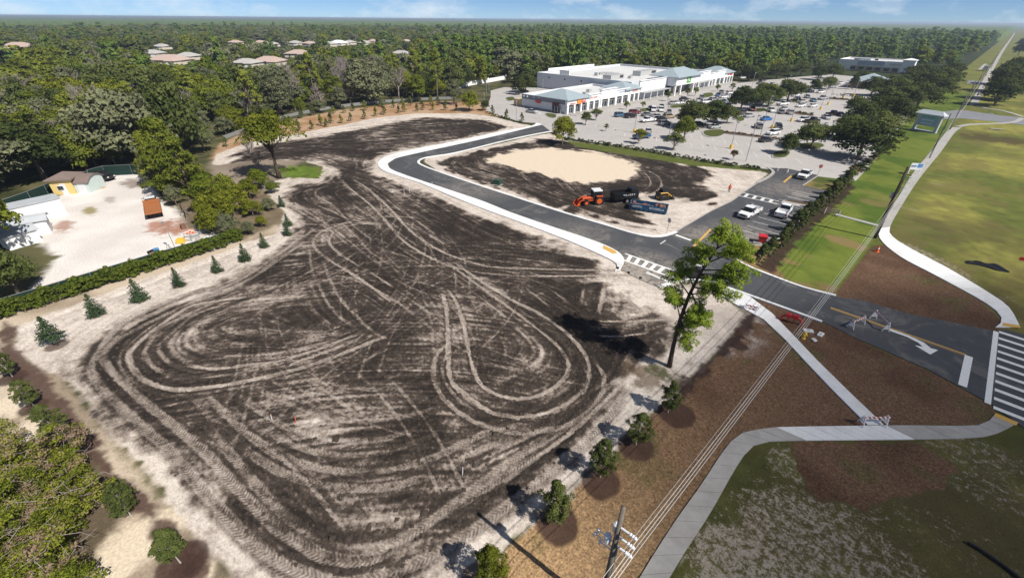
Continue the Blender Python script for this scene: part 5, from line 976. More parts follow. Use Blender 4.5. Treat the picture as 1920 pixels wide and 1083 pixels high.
# young evergreens in mulch rings along the verge, and the bottom-left plantings
def young(seed, H=4.1, Rr=1.5, leaf=L_YOUNG, dens=1.0):
    r = np.random.default_rng(seed); K = 125; t_ = r.random(K); az_ = r.uniform(0, 6.28, K); q = Rr * np.sin(np.clip(t_ * 2.6 + .5, 0, 3.1)) * r.uniform(.35, 1, K); c = np.stack([np.cos(az_) * q, np.sin(az_) * q, H * (.24 + .72 * t_)], 1)
    m = leaf_mesh('young_crown', [cloud(c, r.uniform(.16, .34, K), int(95 * dens), .105, seed + 1, .95, 1.0, fill=.25)], leaf); mb = MB(); limbs(mb, (0, 0, -.1), H * .85, .06, [tuple(p) for p in c[::5]], seed, (0, 0), .3, 6); return mb.mesh('young_trunk', BARKP), m
YG = [young(400 + k) for k in range(3)]; YP = young(410, 3.4, 1.15, L_YOUNG, 1.2)
for k, (px, s_, lb, lf) in enumerate([((1252,774),.78,'young dark evergreen in the mulch ring nearest the tall pine',L_YOUNG),((1192,834),.82,'young evergreen, second mulch ring from the tall pine',L_YOUNG),((1125,895),.88,'young evergreen, third mulch ring from the tall pine',L_YOUNG),((1042,978),.95,'young evergreen in the mulch ring left of the utility pole',L_YOUNG),((918,1100),1.0,'young bright evergreen at the bottom edge of the picture',L_OLIVE),((24,706),.72,'young tree highest in the left mulch strip',L_YOUNG),((64,761),.75,'young tree second from top in the left mulch strip',L_YOUNG),((111,816),.8,'young tree third from top in the left mulch strip',L_YOUNG),((246,966),.8,'dark young tree leaning against the vine thicket',L_OAK),((339,1055),.9,'round young tree by the bare sand in the lower left',L_YOUNG)]):
    xy = G(*px); tm, cm = YG[k % 3] if k != 9 else YP; r = empty('young_tree', (*xy, .03), random.uniform(0, 6), lb, 'tree', 'young planted trees'); r.scale = (s_ * random.uniform(.72, .98), s_ * random.uniform(.72, .98), s_ * random.uniform(.98, 1.2)); r.rotation_euler[0] = random.uniform(-.05, .05); link('trunk', tm, r); c = link('crown', cm, r); c.material_slots[0].link = 'OBJECT'; c.material_slots[0].material = lf
# small trees on the bank
BNK = [(561,245),(585,242),(603,236),(613,238),(621,231),(640,231),(658,227),(684,223),(705,218),(720,215),(748,212),(758,210),(782,209),(792,206),(812,207),(836,207),(856,208)]
BNK2 = [(565,222),(586,216),(626,213),(645,212),(662,208),(685,207),(716,200),(738,202),(755,196),(770,198),(787,195),(808,198),(821,197),(425,275),(465,272),(545,237)]
for k, p in enumerate(BNK): tree('cone%d' % (k % 2), G(*p), random.uniform(2.7, 4.0), 'small young tree low on the brown bank, ' + ORD[k] + ' from the left', 'tree', 'young trees low on the bank', [L_YOUNG, L_OAK, L_OLIVE][k % 3], 'young_tree', 1.0)
for k, p in enumerate(sorted(BNK2)): tree('cone%d' % (k % 2), G(*p), random.uniform(2.6, 3.8), 'small young tree high on the brown bank, ' + ORD[k] + ' from the left', 'tree', 'young trees high on the bank', [L_YOUNG, L_OAK, L_OLIVE][k % 3], 'young_tree', 1.1)
for k, p in enumerate([(923,214),(950,222),(978,229)]): tree('cone1', G(*p), 3.2, 'narrow young tree along the service road kerb, ' + ORD[k] + ' from the left', 'tree', 'young trees by the service road', L_OAK, 'young_tree', 1.0)
PALMF = L_GREEN
for k, (p, lb) in enumerate([((1174,206),'little yellowish tree left of the orange shop front plant'),((1205,204),'little palm by the shop front pavement'),((1252,190),'small tree left of the entrance portico'),((1288,182),'small tree before the entrance portico'),((1303,180),'small tree right of the entrance portico'),((1372,172),'low tree before the far end of the shops'),((1345,172),'low bushy tree under the far shop wing'),((1374,300),'thin young tree by the hedge below the angled stalls'),((1136,246),'sapling at the hedge left of the small olive tree')]): tree('small%d' % (k % 3), G(*p), [3.6, 3.2, 4.6, 4.4, 4.4, 4.5, 3.8, 3.0, 2.6][k], lb, 'tree', 'small trees along the shops', [L_BRIGHT, L_GREEN, L_OAK, L_OAK, L_OAK, L_GREY, L_OAK, L_RUST, L_OAK][k], 'small_tree', 1.0)
# dark shrubs beside the parking stalls
a0, b0 = np.array(G(1428,492)), np.array(G(1588,345)); NS = 15
for k in range(NS):
    f = k / (NS - 1); p = a0 + (b0 - a0) * f + np.array((random.uniform(-.3, .3), random.uniform(-.4, .4))); tree('cone%d' % (k % 2), p, random.uniform(3.0, 4.0), 'dark upright shrub beside the parking stalls, ' + ORD[k] + ' from the exit lane', 'shrub', 'shrubs beside the parking stalls', L_DARK, 'shrub', 1.15)
for k, px in enumerate([(1595,332),(1600,325),(1612,318),(1625,308),(1638,300),(1646,290),(1655,282),(1662,275),(1668,266)]): tree('shrub%d' % (k % 3), G(*px), random.uniform(1.4, 2.2), 'low shrub between car park and lawn, ' + ORD[k] + ' from the near end', 'shrub', 'shrubs between car park and lawn', [L_OAK, L_RUST, L_DARK][k % 3], 'shrub', 1.5)
# hedges
def hedge(name, px, wd, h, n, size, leaf, label, sag=.2, z=0):
    c = catmull(GP(px), .5); r = np.random.default_rng(len(px) * 77 + n); idx = r.integers(0, len(c), n); t_ = np.gradient(c, axis=0); t_ /= np.linalg.norm(t_, axis=1)[:, None]; nrm = np.stack([-t_[:, 1], t_[:, 0]], 1)
    bump_ = .85 + .3 * np.sin(np.arange(len(c)) * .55 + r.normal()) ** 2 * 1.0 * r.uniform(.7, 1, len(c)); cc = np.c_[c[idx] + nrm[idx] * (r.uniform(-.5, .5, n) * wd)[:, None], r.uniform(.15, .9, n) * h * bump_[idx]]
    me = leaf_mesh(name, [cloud(cc, r.uniform(.2, .36, n), 26, size, 9, .9, .9)], leaf); return tag(link(name, me), label, 'hedge')
hedge('hedge', [(-60,620),(0,598),(120,560),(290,505),(400,470),(452,450)], 1.2, 2.2, 1100, .22, L_HEDGE, 'clipped green hedge along the fence of the sand yard')
hedge('hedge', [(1058,262),(1130,272),(1190,281),(1300,300),(1360,310),(1422,318)], .8, .9, 330, .22, L_DARK, 'low dark hedge between the shop car park and the dirt island')
hedge('hedge', [(912,212),(925,217),(945,223),(975,231)], .6, .9, 60, .22, L_DARK, 'low hedge along the kerb of the service road'); hedge('hedge', [(1492,212),(1522,216)], .8, .9, 40, .22, L_DARK, 'short hedge strip in the middle of the car park'); hedge('hedge', [(1362,249),(1424,257),(1460,262)], .6, .6, 60, .2, L_RUST, 'thin brown hedge line dividing the angled stalls'); hedge('hedge', [(1555,185),(1590,188)], .6, .7, 30, .25, L_DARK, 'short dark hedge at the far empty stalls'); hedge('hedge', [(1562,178),(1630,186)], .6, 1.0, 40, .25, L_DARK, 'dark hedge in front of the small office')
# vine thicket in the lower left corner
r = np.random.default_rng(77); TP = GP([(-60,800),(40,845),(110,835),(185,848),(212,890),(232,930),(212,985),(180,1010),(200,1100),(160,1160),(-80,1160)]); bb = np.array(TP); cand = np.c_[r.uniform(bb[:, 0].min(), bb[:, 0].max(), 2600), r.uniform(bb[:, 1].min(), bb[:, 1].max(), 2600)]; sdv = sdist(TP, cand[:, 0], cand[:, 1]); keep = sdv < -.9
cand = cand[keep]; mounds = []
for q in cand:
    if all((q[0] - m_[0]) ** 2 + (q[1] - m_[1]) ** 2 > 1.7 ** 2 for m_ in mounds): mounds.append((q[0], q[1], r.uniform(1.9, 4.6), r.uniform(.9, 1.5), r.random()))
shp, tt = [], []
for mx, my, mh, mr, mt in mounds:
    for k in range(13):
        a_ = r.uniform(0, 6.28); e_ = r.uniform(.0, 1.45); shp.append((mx + math.cos(a_) * math.cos(e_) * mr, my + math.sin(a_) * math.cos(e_) * mr, mh * (.35 + .6 * math.sin(e_)))); tt.append(np.clip(mt * .8 + r.uniform(-.2, .45), 0, 1))
for q in cand[:520]: shp.append((q[0], q[1], r.uniform(.3, 1.7))); tt.append(r.random() * .95)
shp = np.array(shp); tt = np.array(tt)
tk = empty('vine_thicket', (*G(100, 960), 0), 0, 'overgrown thicket of vines and scrub in the lower left corner', 'thicket'); o_ = np.array((*G(100, 960), 0))
me = leaf_mesh('foliage', [cloud(shp - o_, r.uniform(.28, .62, len(shp)), 95, .15, 78, .8, 1.0, tint_c=tt, fill=.35)], L_THICK); link('foliage', me, tk)
mb = MB()
for k in range(420):
    p = shp[r.integers(len(shp))] - o_; q = p + np.array((*r.normal(size=2) * .9, r.uniform(-.2, .9))); m_ = (p + q) / 2 + r.normal(size=3) * .2; mb.tube([tuple(p), tuple(m_), tuple(q)], [.022, .016, .008], 4)
tag(mb.build('dead_vine', DEAD, tk), kind='stuff')
# tall pine in the foreground
bx = G(1255, 687); pt = empty('tall_pine', (*bx, 0), 0, 'tall longleaf pine with tufted crown beside the new drive', 'tree'); o_ = Vector((*bx, 0)); rp = np.random.default_rng(31)
def PV(px, py, dep=0.0):
    v = V(px, py, bx) - o_; d = Vector((bx[0], bx[1], 0)).normalized(); return v + d * dep
trk = [(0, 0, -.3), PV(1262,650), PV(1275,600,.2), PV(1292,555,.3), PV(1312,515,.2), PV(1335,480,.1), PV(1352,452)]
mb = MB(); mb.tube(trk, [.27, .20, .175, .15, .12, .09, .04], 8); TW = MB(); tufts = []
LIMB = [((1275,600),(1262,562,.8)),((1276,598),(1315,590,-1)),((1283,575),(1258,545,-1.2)),((1280,585),(1300,625,.6)),((1292,555),(1330,560,1.2)),((1292,555),(1262,520,.4)),((1300,540),(1275,505,1.3)),((1312,515),(1345,530,-.8)),((1312,515),(1385,528,.5)),((1318,508),(1400,505,-.5)),((1325,495),(1390,480,1.0)),((1335,480),(1395,462,-.6)),((1340,470),(1385,448,.4)),((1345,462),(1340,440,.6)),((1352,452),(1365,442,-.3)),((1320,505),(1300,482,.8)),((1300,540),(1372,545,-1)),((1270,615),(1275,632,1.0)),((1268,625),(1305,605,1.4)),((1330,485),(1322,462,-.9)),((1275,600),(1292,640,-.8)),((1280,585),(1325,612,.9)),((1296,548),(1312,582,-1.1))]
for a_, b_ in LIMB:
    s0 = PV(*a_, .2); e = PV(b_[0], b_[1], b_[2]); mid = s0.lerp(e, .5) + Vector((0, 0, .12)); mb.tube([s0, mid, e], [.075, .05, .025], 5)
    L = (e - s0).length
    for k in range(int(9 + L * 5.0)):
        f = rp.uniform(.5, 1.05); p = s0.lerp(e, f) + Vector(rp.normal(size=3) * (.12 + .30 * f)); p.z += .1; tufts.append((p, .42 + .18 * rp.random()))
mb.build('trunk', BARKD, pt, smooth=True)
C_, N_, S_, T2, U_ = [], [], [], [], []
for p, q in tufts:
    tn = rp.random()
    for k in range(80):
        d = rp.normal(size=3); d[2] = abs(d[2]) * .9 - .2; d /= np.linalg.norm(d); C_.append(np.array(p) + d * q * rp.uniform(.45, .8)); nn_ = d + rp.normal(size=3) * .55; nn_[2] += .25; N_.append(nn_); U_.append(rp.normal(size=3)); S_.append(q * .42); T2.append(np.clip(tn * .6 + rp.random() * .4, 0, 1))
C_, N_, S_, U_ = np.array(C_), np.array(N_), np.array(S_), np.array(U_)
v_, f_, t2 = quads(C_, N_, S_, rp, np.array(T2), .30, U_); me = leaf_mesh('crown', [(v_, f_, t2)], L_NEEDLE); link('crown', me, pt)
TREE_XY.append((*bx, 3))
# ================================================================== VEHICLES
RUB = M('rubber', (.018, .018, .018), .85, .2, 0, .2, 4); RIM = M('wheel_rim', (.45, .45, .46), .35, .5, .6, .1); CGL = M('car_glass', (.012, .015, .018), .06, .6, 0, .2); LAMPW = M('lamp_lens', (.75, .75, .72), .2, .5); LAMPR = M('tail_lens', (.40, .02, .02), .25, .5); TRIM = M('black_trim', (.02, .02, .022), .6, .3); CHR = M('chrome', (.6, .6, .6), .2, .5, .9)
PAINTC = {n: M('car_paint_' + n, c, .28, .5, .0, .03, 1.0, coat=.6) for n, c in dict(white=(.80, .80, .80), silver=(.42, .43, .44), grey=(.16, .165, .175), black=(.015, .015, .017), blue=(.02, .09, .28), bright_blue=(.01, .17, .50), red=(.16, .02, .02), tan=(.36, .28, .18), teal=(.10, .19, .22), steel_blue=(.08, .17, .26)).items()}
def loft(mb, st, n=8):
    """st: (x, z_bottom, z_top, half_width, top_width_ratio)"""
    vs = []
    for x_, zb, zt, hw, q in st:
        zm = zb + (zt - zb) * .55; vs += [(x_, -hw * .96, zb), (x_, -hw, zm), (x_, -hw * q, zt - .03), (x_, -hw * q * .9, zt), (x_, hw * q * .9, zt), (x_, hw * q, zt - .03), (x_, hw, zm), (x_, hw * .96, zb)]
    fs = []
    for k in range(len(st) - 1):
        for i in range(8): a, b = k * 8 + i, k * 8 + (i + 1) % 8; fs.append((a, a + 8, b + 8, b))
    fs += [tuple(range(8)), tuple(range(len(st) * 8 - 1, len(st) * 8 - 9, -1))]; mb.add(vs, fs)
CARP = {}
def wheel_mesh(r_, w_):
    mb = MB(); mb.m = 0; mb.bar((0, -w_ / 2, 0), (0, w_ / 2, 0), r_, 14); mb.m = 1; mb.bar((0, -w_ / 2 - .012, 0), (0, w_ / 2 + .012, 0), r_ * .6, 10); return mb.mesh('wheel', [RUB, RIM])
WH = {'s': wheel_mesh(.33, .22), 't': wheel_mesh(.40, .27)}
def car_meshes(kind):
    b, g_, rf_ = MB(), MB(), MB()
    if kind == 'sedan':
        L = 4.7; loft(b, [(-2.35, .35, .85, .78, .9), (-2.2, .28, .98, .86, .92), (-1.3, .25, 1.0, .90, .94), (0, .25, .98, .91, .94), (1.1, .25, .95, .90, .94), (2.1, .28, .80, .85, .9), (2.35, .35, .62, .72, .88)])
        loft(g_, [(-1.75, .95, 1.0, .80, .9), (-1.0, .95, 1.40, .82, .74), (.1, .95, 1.44, .82, .74), (1.15, .93, .98, .80, .9)]); loft(rf_, [(-1.02, 1.385, 1.43, .62, .9), (-.3, 1.42, 1.475, .64, .9), (.35, 1.39, 1.43, .61, .9)]); wx, wt, wr = 1.42, 's', .33
    elif kind == 'suv':
        L = 4.8; loft(b, [(-2.4, .42, 1.05, .84, .94), (-2.3, .36, 1.12, .92, .95), (0, .34, 1.10, .95, .95), (1.2, .34, 1.08, .94, .95), (2.2, .36, .98, .90, .92), (2.4, .45, .75, .80, .9)])
        loft(g_, [(-2.28, 1.05, 1.15, .85, .9), (-2.05, 1.05, 1.66, .86, .8), (.2, 1.05, 1.68, .86, .8), (1.15, 1.03, 1.12, .84, .9)]); loft(rf_, [(-2.1, 1.64, 1.69, .70, .92), (-.8, 1.67, 1.73, .72, .92), (.4, 1.63, 1.68, .69, .92)]); wx, wt, wr = 1.42, 't', .38
        b.box((-2.25, .80, 1.38), (.12, .08, .6)); b.box((-2.25, -.80, 1.38), (.12, .08, .6)); b.box((-.9, .80, 1.38), (.1, .06, .6)); b.box((-.9, -.80, 1.38), (.1, .06, .6))
    else:
        L = 5.8; loft(b, [(-.35, .48, 1.12, .98, .95), (.6, .46, 1.14, 1.0, .95), (1.5, .46, 1.16, 1.0, .95), (2.6, .48, 1.08, .97, .93), (2.88, .55, .88, .9, .92)])
        for sy in (-1, 1): b.box((-1.6, sy * .94, .82), (2.6, .12, .64))
        b.box((-2.86, 0, .82), (.09, 1.9, .62)); b.box((-1.6, 0, .58), (2.5, 1.8, .12)); b.box((-.36, 0, .84), (.1, 1.86, .58))
        loft(g_, [(-.38, 1.10, 1.18, .86, .9), (-.22, 1.10, 1.80, .87, .82), (.95, 1.10, 1.82, .87, .82), (1.62, 1.10, 1.17, .85, .9)]); loft(rf_, [(-.28, 1.78, 1.83, .72, .92), (.4, 1.81, 1.87, .74, .92), (1.08, 1.77, 1.82, .71, .92)]); wx, wt, wr = 1.85, 't', .40
        for sy in (-1, 1): b.box((.42, sy * .83, 1.45), (.10, .07, .66)); b.box((-.25, sy * .83, 1.45), (.14, .07, .66))
    return b.mesh('body', TRIM, True), g_.mesh('windows', CGL), rf_.mesh('roof_panel', TRIM), wx, wt, wr, L
def shade(me):
    me.polygons.foreach_set('use_smooth', [False] * len(me.polygons))
for kd in ('sedan', 'suv', 'pickup'): CARP[kd] = car_meshes(kd); [shade(m) for m in CARP[kd][:3]]
def boxmesh(nm, d, mat): mb = MB(); mb.box((0, 0, 0), d); return mb.mesh(nm, mat)
HL = boxmesh('headlight', (.08, .36, .16), LAMPW); TL = boxmesh('taillight', (.06, .18, .34), LAMPR); GRL = boxmesh('grille', (.06, 1.0, .30), TRIM); BMP = boxmesh('bumper', (.16, 1.8, .20), CHR); MIR = boxmesh('mirror', (.12, .22, .20), TRIM)
def car(kind, xy, rz, colr_, label, cat=None, name=None, group=None, scale=1.0, fine=False):
    bm_, gm, rm, wx, wt, wr, L = CARP[kind]; r = empty(name or {'sedan': 'car', 'suv': 'suv', 'pickup': 'pickup_truck'}[kind], (xy[0], xy[1], .06), rz, label, cat or {'sedan': 'car', 'suv': 'car', 'pickup': 'truck'}[kind], group); r.scale = (scale,) * 3
    for nm, me in (('body', bm_), ('roof_panel', rm)): o = link(nm, me, r); o.material_slots[0].link = 'OBJECT'; o.material_slots[0].material = PAINTC[colr_]
    link('windows', gm, r); hw = .82 if kind != 'pickup' else .88
    for sx in (-1, 1):
        for sy in (-1, 1): link('wheel', WH[wt], r, (sx * wx - (.05 if kind == 'pickup' else 0), sy * hw, wr))
    for sy in (-1, 1): link('headlight', HL, r, (L / 2 - .05, sy * hw * .75, .72 if kind == 'sedan' else .9)); link('taillight', TL, r, (-L / 2 + .0, sy * hw * .92, .85 if kind != 'suv' else 1.0))
    if fine:
        link('grille', GRL, r, (L / 2 + .0, 0, .82)); link('front_bumper', BMP, r, (L / 2, 0, .52)); link('rear_bumper', BMP, r, (-L / 2 - .05, 0, .5))
        for sy in (-1, 1): link('mirror', MIR, r, (1.2, sy * 1.08, 1.25))
    return r
def heading(rear, front): a, b = G(*rear), G(*front); return math.atan2(b[1] - a[1], b[0] - a[0]), ((a[0] + b[0]) / 2, (a[1] + b[1]) / 2)
S, Fh, Sb, Fb = R(70), R(-59), R(250), R(121)
CARS = [('suv',(1163,219),S,'steel_blue','steel blue suv at the left end of the nearest full row'),('suv',(1182,221),S,'black','black suv right beside the steel blue one'),('suv',(1190,214),S,'red','dark red suv behind the black one in the left row'),('sedan',(1213,218),S,'grey','dark grey car behind the white pickup in the car park'),('pickup',(1214,229),Sb,'white','white pickup truck seen side on in the middle of the lot'),('sedan',(1232,221),S,'silver','silver car just right of the dark grey one'),('suv',(1238,227),S,'black','black suv nose to tail with the white pickup'),('suv',(1254,222),S,'tan','tan suv in the shade of the dark oaks'),('suv',(1246,235),S,'grey','dark suv alone below the tan one'),('suv',(1225,209),Fh,'white','white van backed towards the shop front, left one'),('suv',(1239,209),Fh,'white','white suv backed towards the shop front, right one'),('sedan',(1254,213),Fh,'grey','dark car beside the white suv before the shops'),('sedan',(1240,203),Fh,'black','black car behind the white suv before the shops'),('sedan',(1219,206),Fh,'black','black car hidden left of the white van'),('sedan',(1262,196),S,'silver','silver car in the row before the entrance, left'),('sedan',(1271,195.5),S,'white','white car in the row before the entrance, middle'),('sedan',(1281,195),S,'white','white car in the row before the entrance, right'),('sedan',(1282,188),S,'black','black car nearest the entrance portico'),('pickup',(1203,260),S,'blue','dark blue pickup truck next to the hedge'),('sedan',(1215,249),Fb,'silver','silver car behind the dark blue pickup'),('suv',(1338,228),Fh,'silver','silver suv right of the merged dark oaks'),('sedan',(1340,241),S,'silver','silver grey wagon below the merged dark oaks'),('sedan',(1309,236),S,'black','black car in the shadow of the merged dark oaks'),
 ('suv',(1315,186),Fh,'grey','dark suv passing below the entrance'),('sedan',(1346,181),Fh,'blue','navy car at the left of the crowded far row'),('sedan',(1357,184),S,'white','white car lowest in the crowded far row'),('suv',(1369,177),S,'white','white suv highest in the crowded far row'),('sedan',(1373,182),S,'white','white car at the right of the crowded far row'),('sedan',(1356,193),Fh,'blue','blue car below the crowded far row'),('sedan',(1365,200),S,'white','white car half under the oak row'),('suv',(1391,148),S,'white','white van beyond the end of the shops'),('sedan',(1352,175),Fh,'grey','grey car at the back of the crowded far row'),
 ('suv',(1391,214),Fb,'grey','grey suv at the right edge of the merged oaks'),('sedan',(1404,220),S,'silver','silver sports car beside the grey suv'),('suv',(1410,208),Fh,'red','dark red suv under the oak row'),('sedan',(1436,226),S,'bright_blue','bright blue car alone on open pavement'),('suv',(1421,240),Fb,'grey','grey suv below the bright blue car'),('suv',(1459,242),Fh,'black','black jeep style suv right of the lamp base'),('suv',(1448,253),Sb,'white','white suv in front of the black jeep'),('sedan',(1435,266),S,'black','black sedan nearest the drive end of the lot'),('suv',(1445,210),Fh,'white','white suv under the right end of the oak row'),('sedan',(1463,213),Fb,'grey','dark car right of the white suv under the oaks'),('suv',(1480,214),Fb,'silver','grey suv left of the middle hedge strip'),('pickup',(1467,198),S,'white','white pickup truck in the upper rows'),('sedan',(1500,201),Sb,'white','white car left of a pair in the upper rows'),('sedan',(1523,201),S,'white','long white car right of a pair in the upper rows'),('sedan',(1524,191),Fh,'steel_blue','blue car above the long white one'),('suv',(1493,189),Fb,'black','black suv in the upper rows by the oak'),('sedan',(1504,193),S,'silver','silver car behind the white pair'),('pickup',(1542,187),Sb,'silver','silver pickup truck at the right of the upper rows'),('sedan',(1538,175),S,'white','white sporty car high in the upper rows'),('sedan',(1509,173),S,'teal','teal car left of the silver one far up the lot'),('sedan',(1517,172.5),S,'silver','silver car far up the lot'),('sedan',(1491,181),S,'white','white car behind the broad dark oak'),('suv',(1504,228),Sb,'white','white suv left of the black pickup'),('pickup',(1522,230),S,'black','black pickup truck beside the white suv'),('sedan',(1548,223),Fh,'silver','silver car at the kerb end of the row'),('pickup',(1560,217),S,'black','big black pickup truck near the lawn oaks'),('sedan',(1575,218),Fh,'black','black car in the shade right of the big pickup'),('sedan',(1448,160),S,'white','white car by the far lane'),('sedan',(1425,158),S,'grey','grey car on the far lane'),('sedan',(1659,254),S,'white','white car half hidden under the lawn edge oaks'),('sedan',(1630,208),S,'white','white car showing between the sign clump oaks'),('sedan',(997,212),R(8),'silver','silver car beside the left end wall of the plaza'),('suv',(982,174),R(40),'black','black suv by the rear corner of the white hall'),('sedan',(1430,152),S,'black','black car near the far oak island'),('sedan',(1576,158),S,'white','white car before the small office'),('suv',(1560,165),S,'silver','silver suv left of the small office'),('sedan',(66,193),R(20),'black','black car on the shaded street at upper left')]
_o = ['first', 'second', 'third', 'fourth', 'fifth', 'sixth', 'seventh', 'eighth', 'ninth', 'tenth', 'eleventh', 'twelfth', 'thirteenth', 'fourteenth', 'fifteenth', 'sixteenth']
for k, (px, kd_, c_) in enumerate(sorted([((1322,194),'suv','white'),((1330,192),'sedan','grey'),((1338,190),'suv','silver'),((1380,188),'sedan','white'),((1388,186),'suv','grey'),((1396,194),'sedan','silver'),((1328,207),'sedan','blue'),((1338,209),'suv','white'),((1376,195),'sedan','black'),((1420,197),'suv','white'),((1470,207),'sedan','silver'),((1454,188),'sedan','white'),((1440,182),'suv','black'),((1513,184),'sedan','grey'),((1400,180),'sedan','white'),((1310,200),'suv','black')])): CARS.append((kd_, px, S if k % 3 else Fh, c_, f"{c_} {'suv' if kd_ == 'suv' else 'car'} in the crowded rows between entrance and oaks, {_o[k]} from the left"))
for kd, px, rz, c_, lb in CARS: car(kd, G(*px), rz + random.uniform(-.06, .06), c_, lb, group='cars parked before the shops' if px[0] > 1020 else None)
for (re, fr), c_, lb in ((((1419,396),(1388,413)),'white','white pickup truck parked across the drive lane facing the camera'),(((1458,414),(1478,391)),'white','white pickup truck in a stall with its tailgate to the camera'),(((1519,324),(1495,342)),'white','white pickup truck entering from the shop car park')):
    a, p = heading(re, fr); car('pickup', p, a, c_, lb, fine=True, group='white work pickups')
# ---- box truck on the far road
r = empty('box_truck', (*G(1846,133), .06), R(90), 'grey box truck far away on the side street by the poles', 'truck'); BOXG = M('box_grey', (.45, .47, .52), .5, .4)
part(r, 'cargo_box', BOXG, ((-1, 0, 2.2), (5.5, 2.4, 2.6))); part(r, 'cab', PAINTC['white'], ((2.6, 0, 1.3), (1.6, 2.2, 1.7))); part(r, 'windscreen', CGL, ((3.42, 0, 1.7), (.08, 1.9, .7)))
for sx in (-2.5, 2.4):
    for sy in (-1, 1): link('wheel', WH['t'], r, (sx, sy * 1.0, .42))
# ---- orange tractor with loader
TOR = M('tractor_orange', (.62, .10, .02), .45, .4, 0, .1, 1.0); a, p = heading((1127,381), (1080,384)); tr_ = empty('tractor', (*G(1107,382), 0), a, 'orange tractor with front loader bucket in front of the black trailer', 'tractor')
mb = MB(); loft(mb, [(-1.3, .8, 1.25, .45, .9), (-.2, .75, 1.5, .5, .85), (.9, .75, 1.45, .48, .8), (1.7, .8, 1.3, .42, .8)]); mb.build('hood', TOR, tr_)
part(tr_, 'chassis', TRIM, ((0, 0, .75), (3.4, .6, .4))); part(tr_, 'cab', CGL, ((-1.0, 0, 1.95), (1.5, 1.4, 1.3))); part(tr_, 'cab_pillar', TRIM, *[((-1.0 + sx * .76, sy * .7, 1.95), (.12, .12, 1.32)) for sx in (-1, 1) for sy in (-1, 1)]); part(tr_, 'cab_roof', PAINTC['white'], ((-1.0, 0, 2.72), (1.75, 1.65, .18)))
for sy in (-1, 1):
    for nm, xx, rr_, ww in (('rear_wheel', -1.35, .82, .48), ('front_wheel', 1.15, .52, .36)):
        mb = MB(); mb.m = 0; mb.bar((0, -ww / 2, 0), (0, ww / 2, 0), rr_, 18); 
        for k in range(16): an_ = k * math.pi / 8; mb.box((math.cos(an_) * rr_, 0, math.sin(an_) * rr_), (.12, ww, .12))
        mb.m = 1; mb.bar((0, -ww / 2 - .02, 0), (0, ww / 2 + .02, 0), rr_ * .62, 14); mb.build(nm, [RUB, TOR], tr_, (xx, sy * .82, rr_))
    part(tr_, 'fender', TOR, ((-1.35, sy * .82, 1.72), (1.2, .5, .1)), ); mb = MB(); mb.tube([(-.2, sy * .62, 1.35), (1.4, sy * .62, 1.35), (2.5, sy * .62, .65)], [.09, .09, .09], 6); mb.build('loader_arm', TOR, tr_)
mb = MB(); mb.add([(2.4, -1, .12), (2.4, 1, .12), (2.5, 1, .95), (2.5, -1, .95), (3.2, -1, .05), (3.2, 1, .05), (2.45, -1, .14), (2.45, 1, .14)], [(0, 1, 2, 3), (0, 4, 5, 1), (0, 3, 4), (1, 5, 2), (3, 2, 1, 0)]); mb.build('bucket', TOR, tr_)
mb = MB(); mb.bar((.9, .3, 1.45), (.9, .3, 2.1), .04, 6); mb.build('exhaust_pipe', TRIM, tr_)
# ---- black dump trailer
BLK = M('trailer_black', (.010, .010, .011), .4, .4, 0, .2); a, p = heading((1194,372), (1141,377)); dt = empty('dump_trailer', (*G(1169,377), 0), a, 'black high sided dump trailer with white lettering hitched behind the orange tractor', 'trailer')
for nm, c, d in (('side_panel', (0, .95, 1.4), (5.0, .1, 1.3)), ('side_panel', (0, -.95, 1.4), (5.0, .1, 1.3)), ('front_panel', (2.5, 0, 1.4), (.1, 1.9, 1.3)), ('tailgate', (-2.5, 0, 1.4), (.1, 1.9, 1.3)), ('bed', (0, 0, .8), (5.0, 1.9, .14)), ('chassis', (.2, 0, .6), (5.4, .8, .2)), ('tarp_roll', (-1.6, 0, 2.3), (1.2, 1.7, .5)), ('tongue', (3.3, 0, .6), (1.6, .14, .14)), ('mudguard', (-.6, 1.05, 1.0), (2.0, .3, .06)), ('mudguard', (-.6, -1.05, 1.0), (2.0, .3, .06))): part(dt, nm, BLK, (c, d))
for k in range(6): part(dt, 'side_rib', BLK, ((-2.2 + k * .88, 1.03, 1.4), (.08, .08, 1.3)), ((-2.2 + k * .88, -1.03, 1.4), (.08, .08, 1.3)))
for sx in (-1.1, -.15):
    for sy in (-1, 1): link('wheel', WH['t'], dt, (sx, sy * 1.05, .4))
for sy in (-1, 1):
    o = glyphs(dt, (-1.6, sy * 1.10, 1.45), 2.6, .26, 6, M('letter_grey', (.45, .45, .45), .6, .3), axis='x', seed=21)
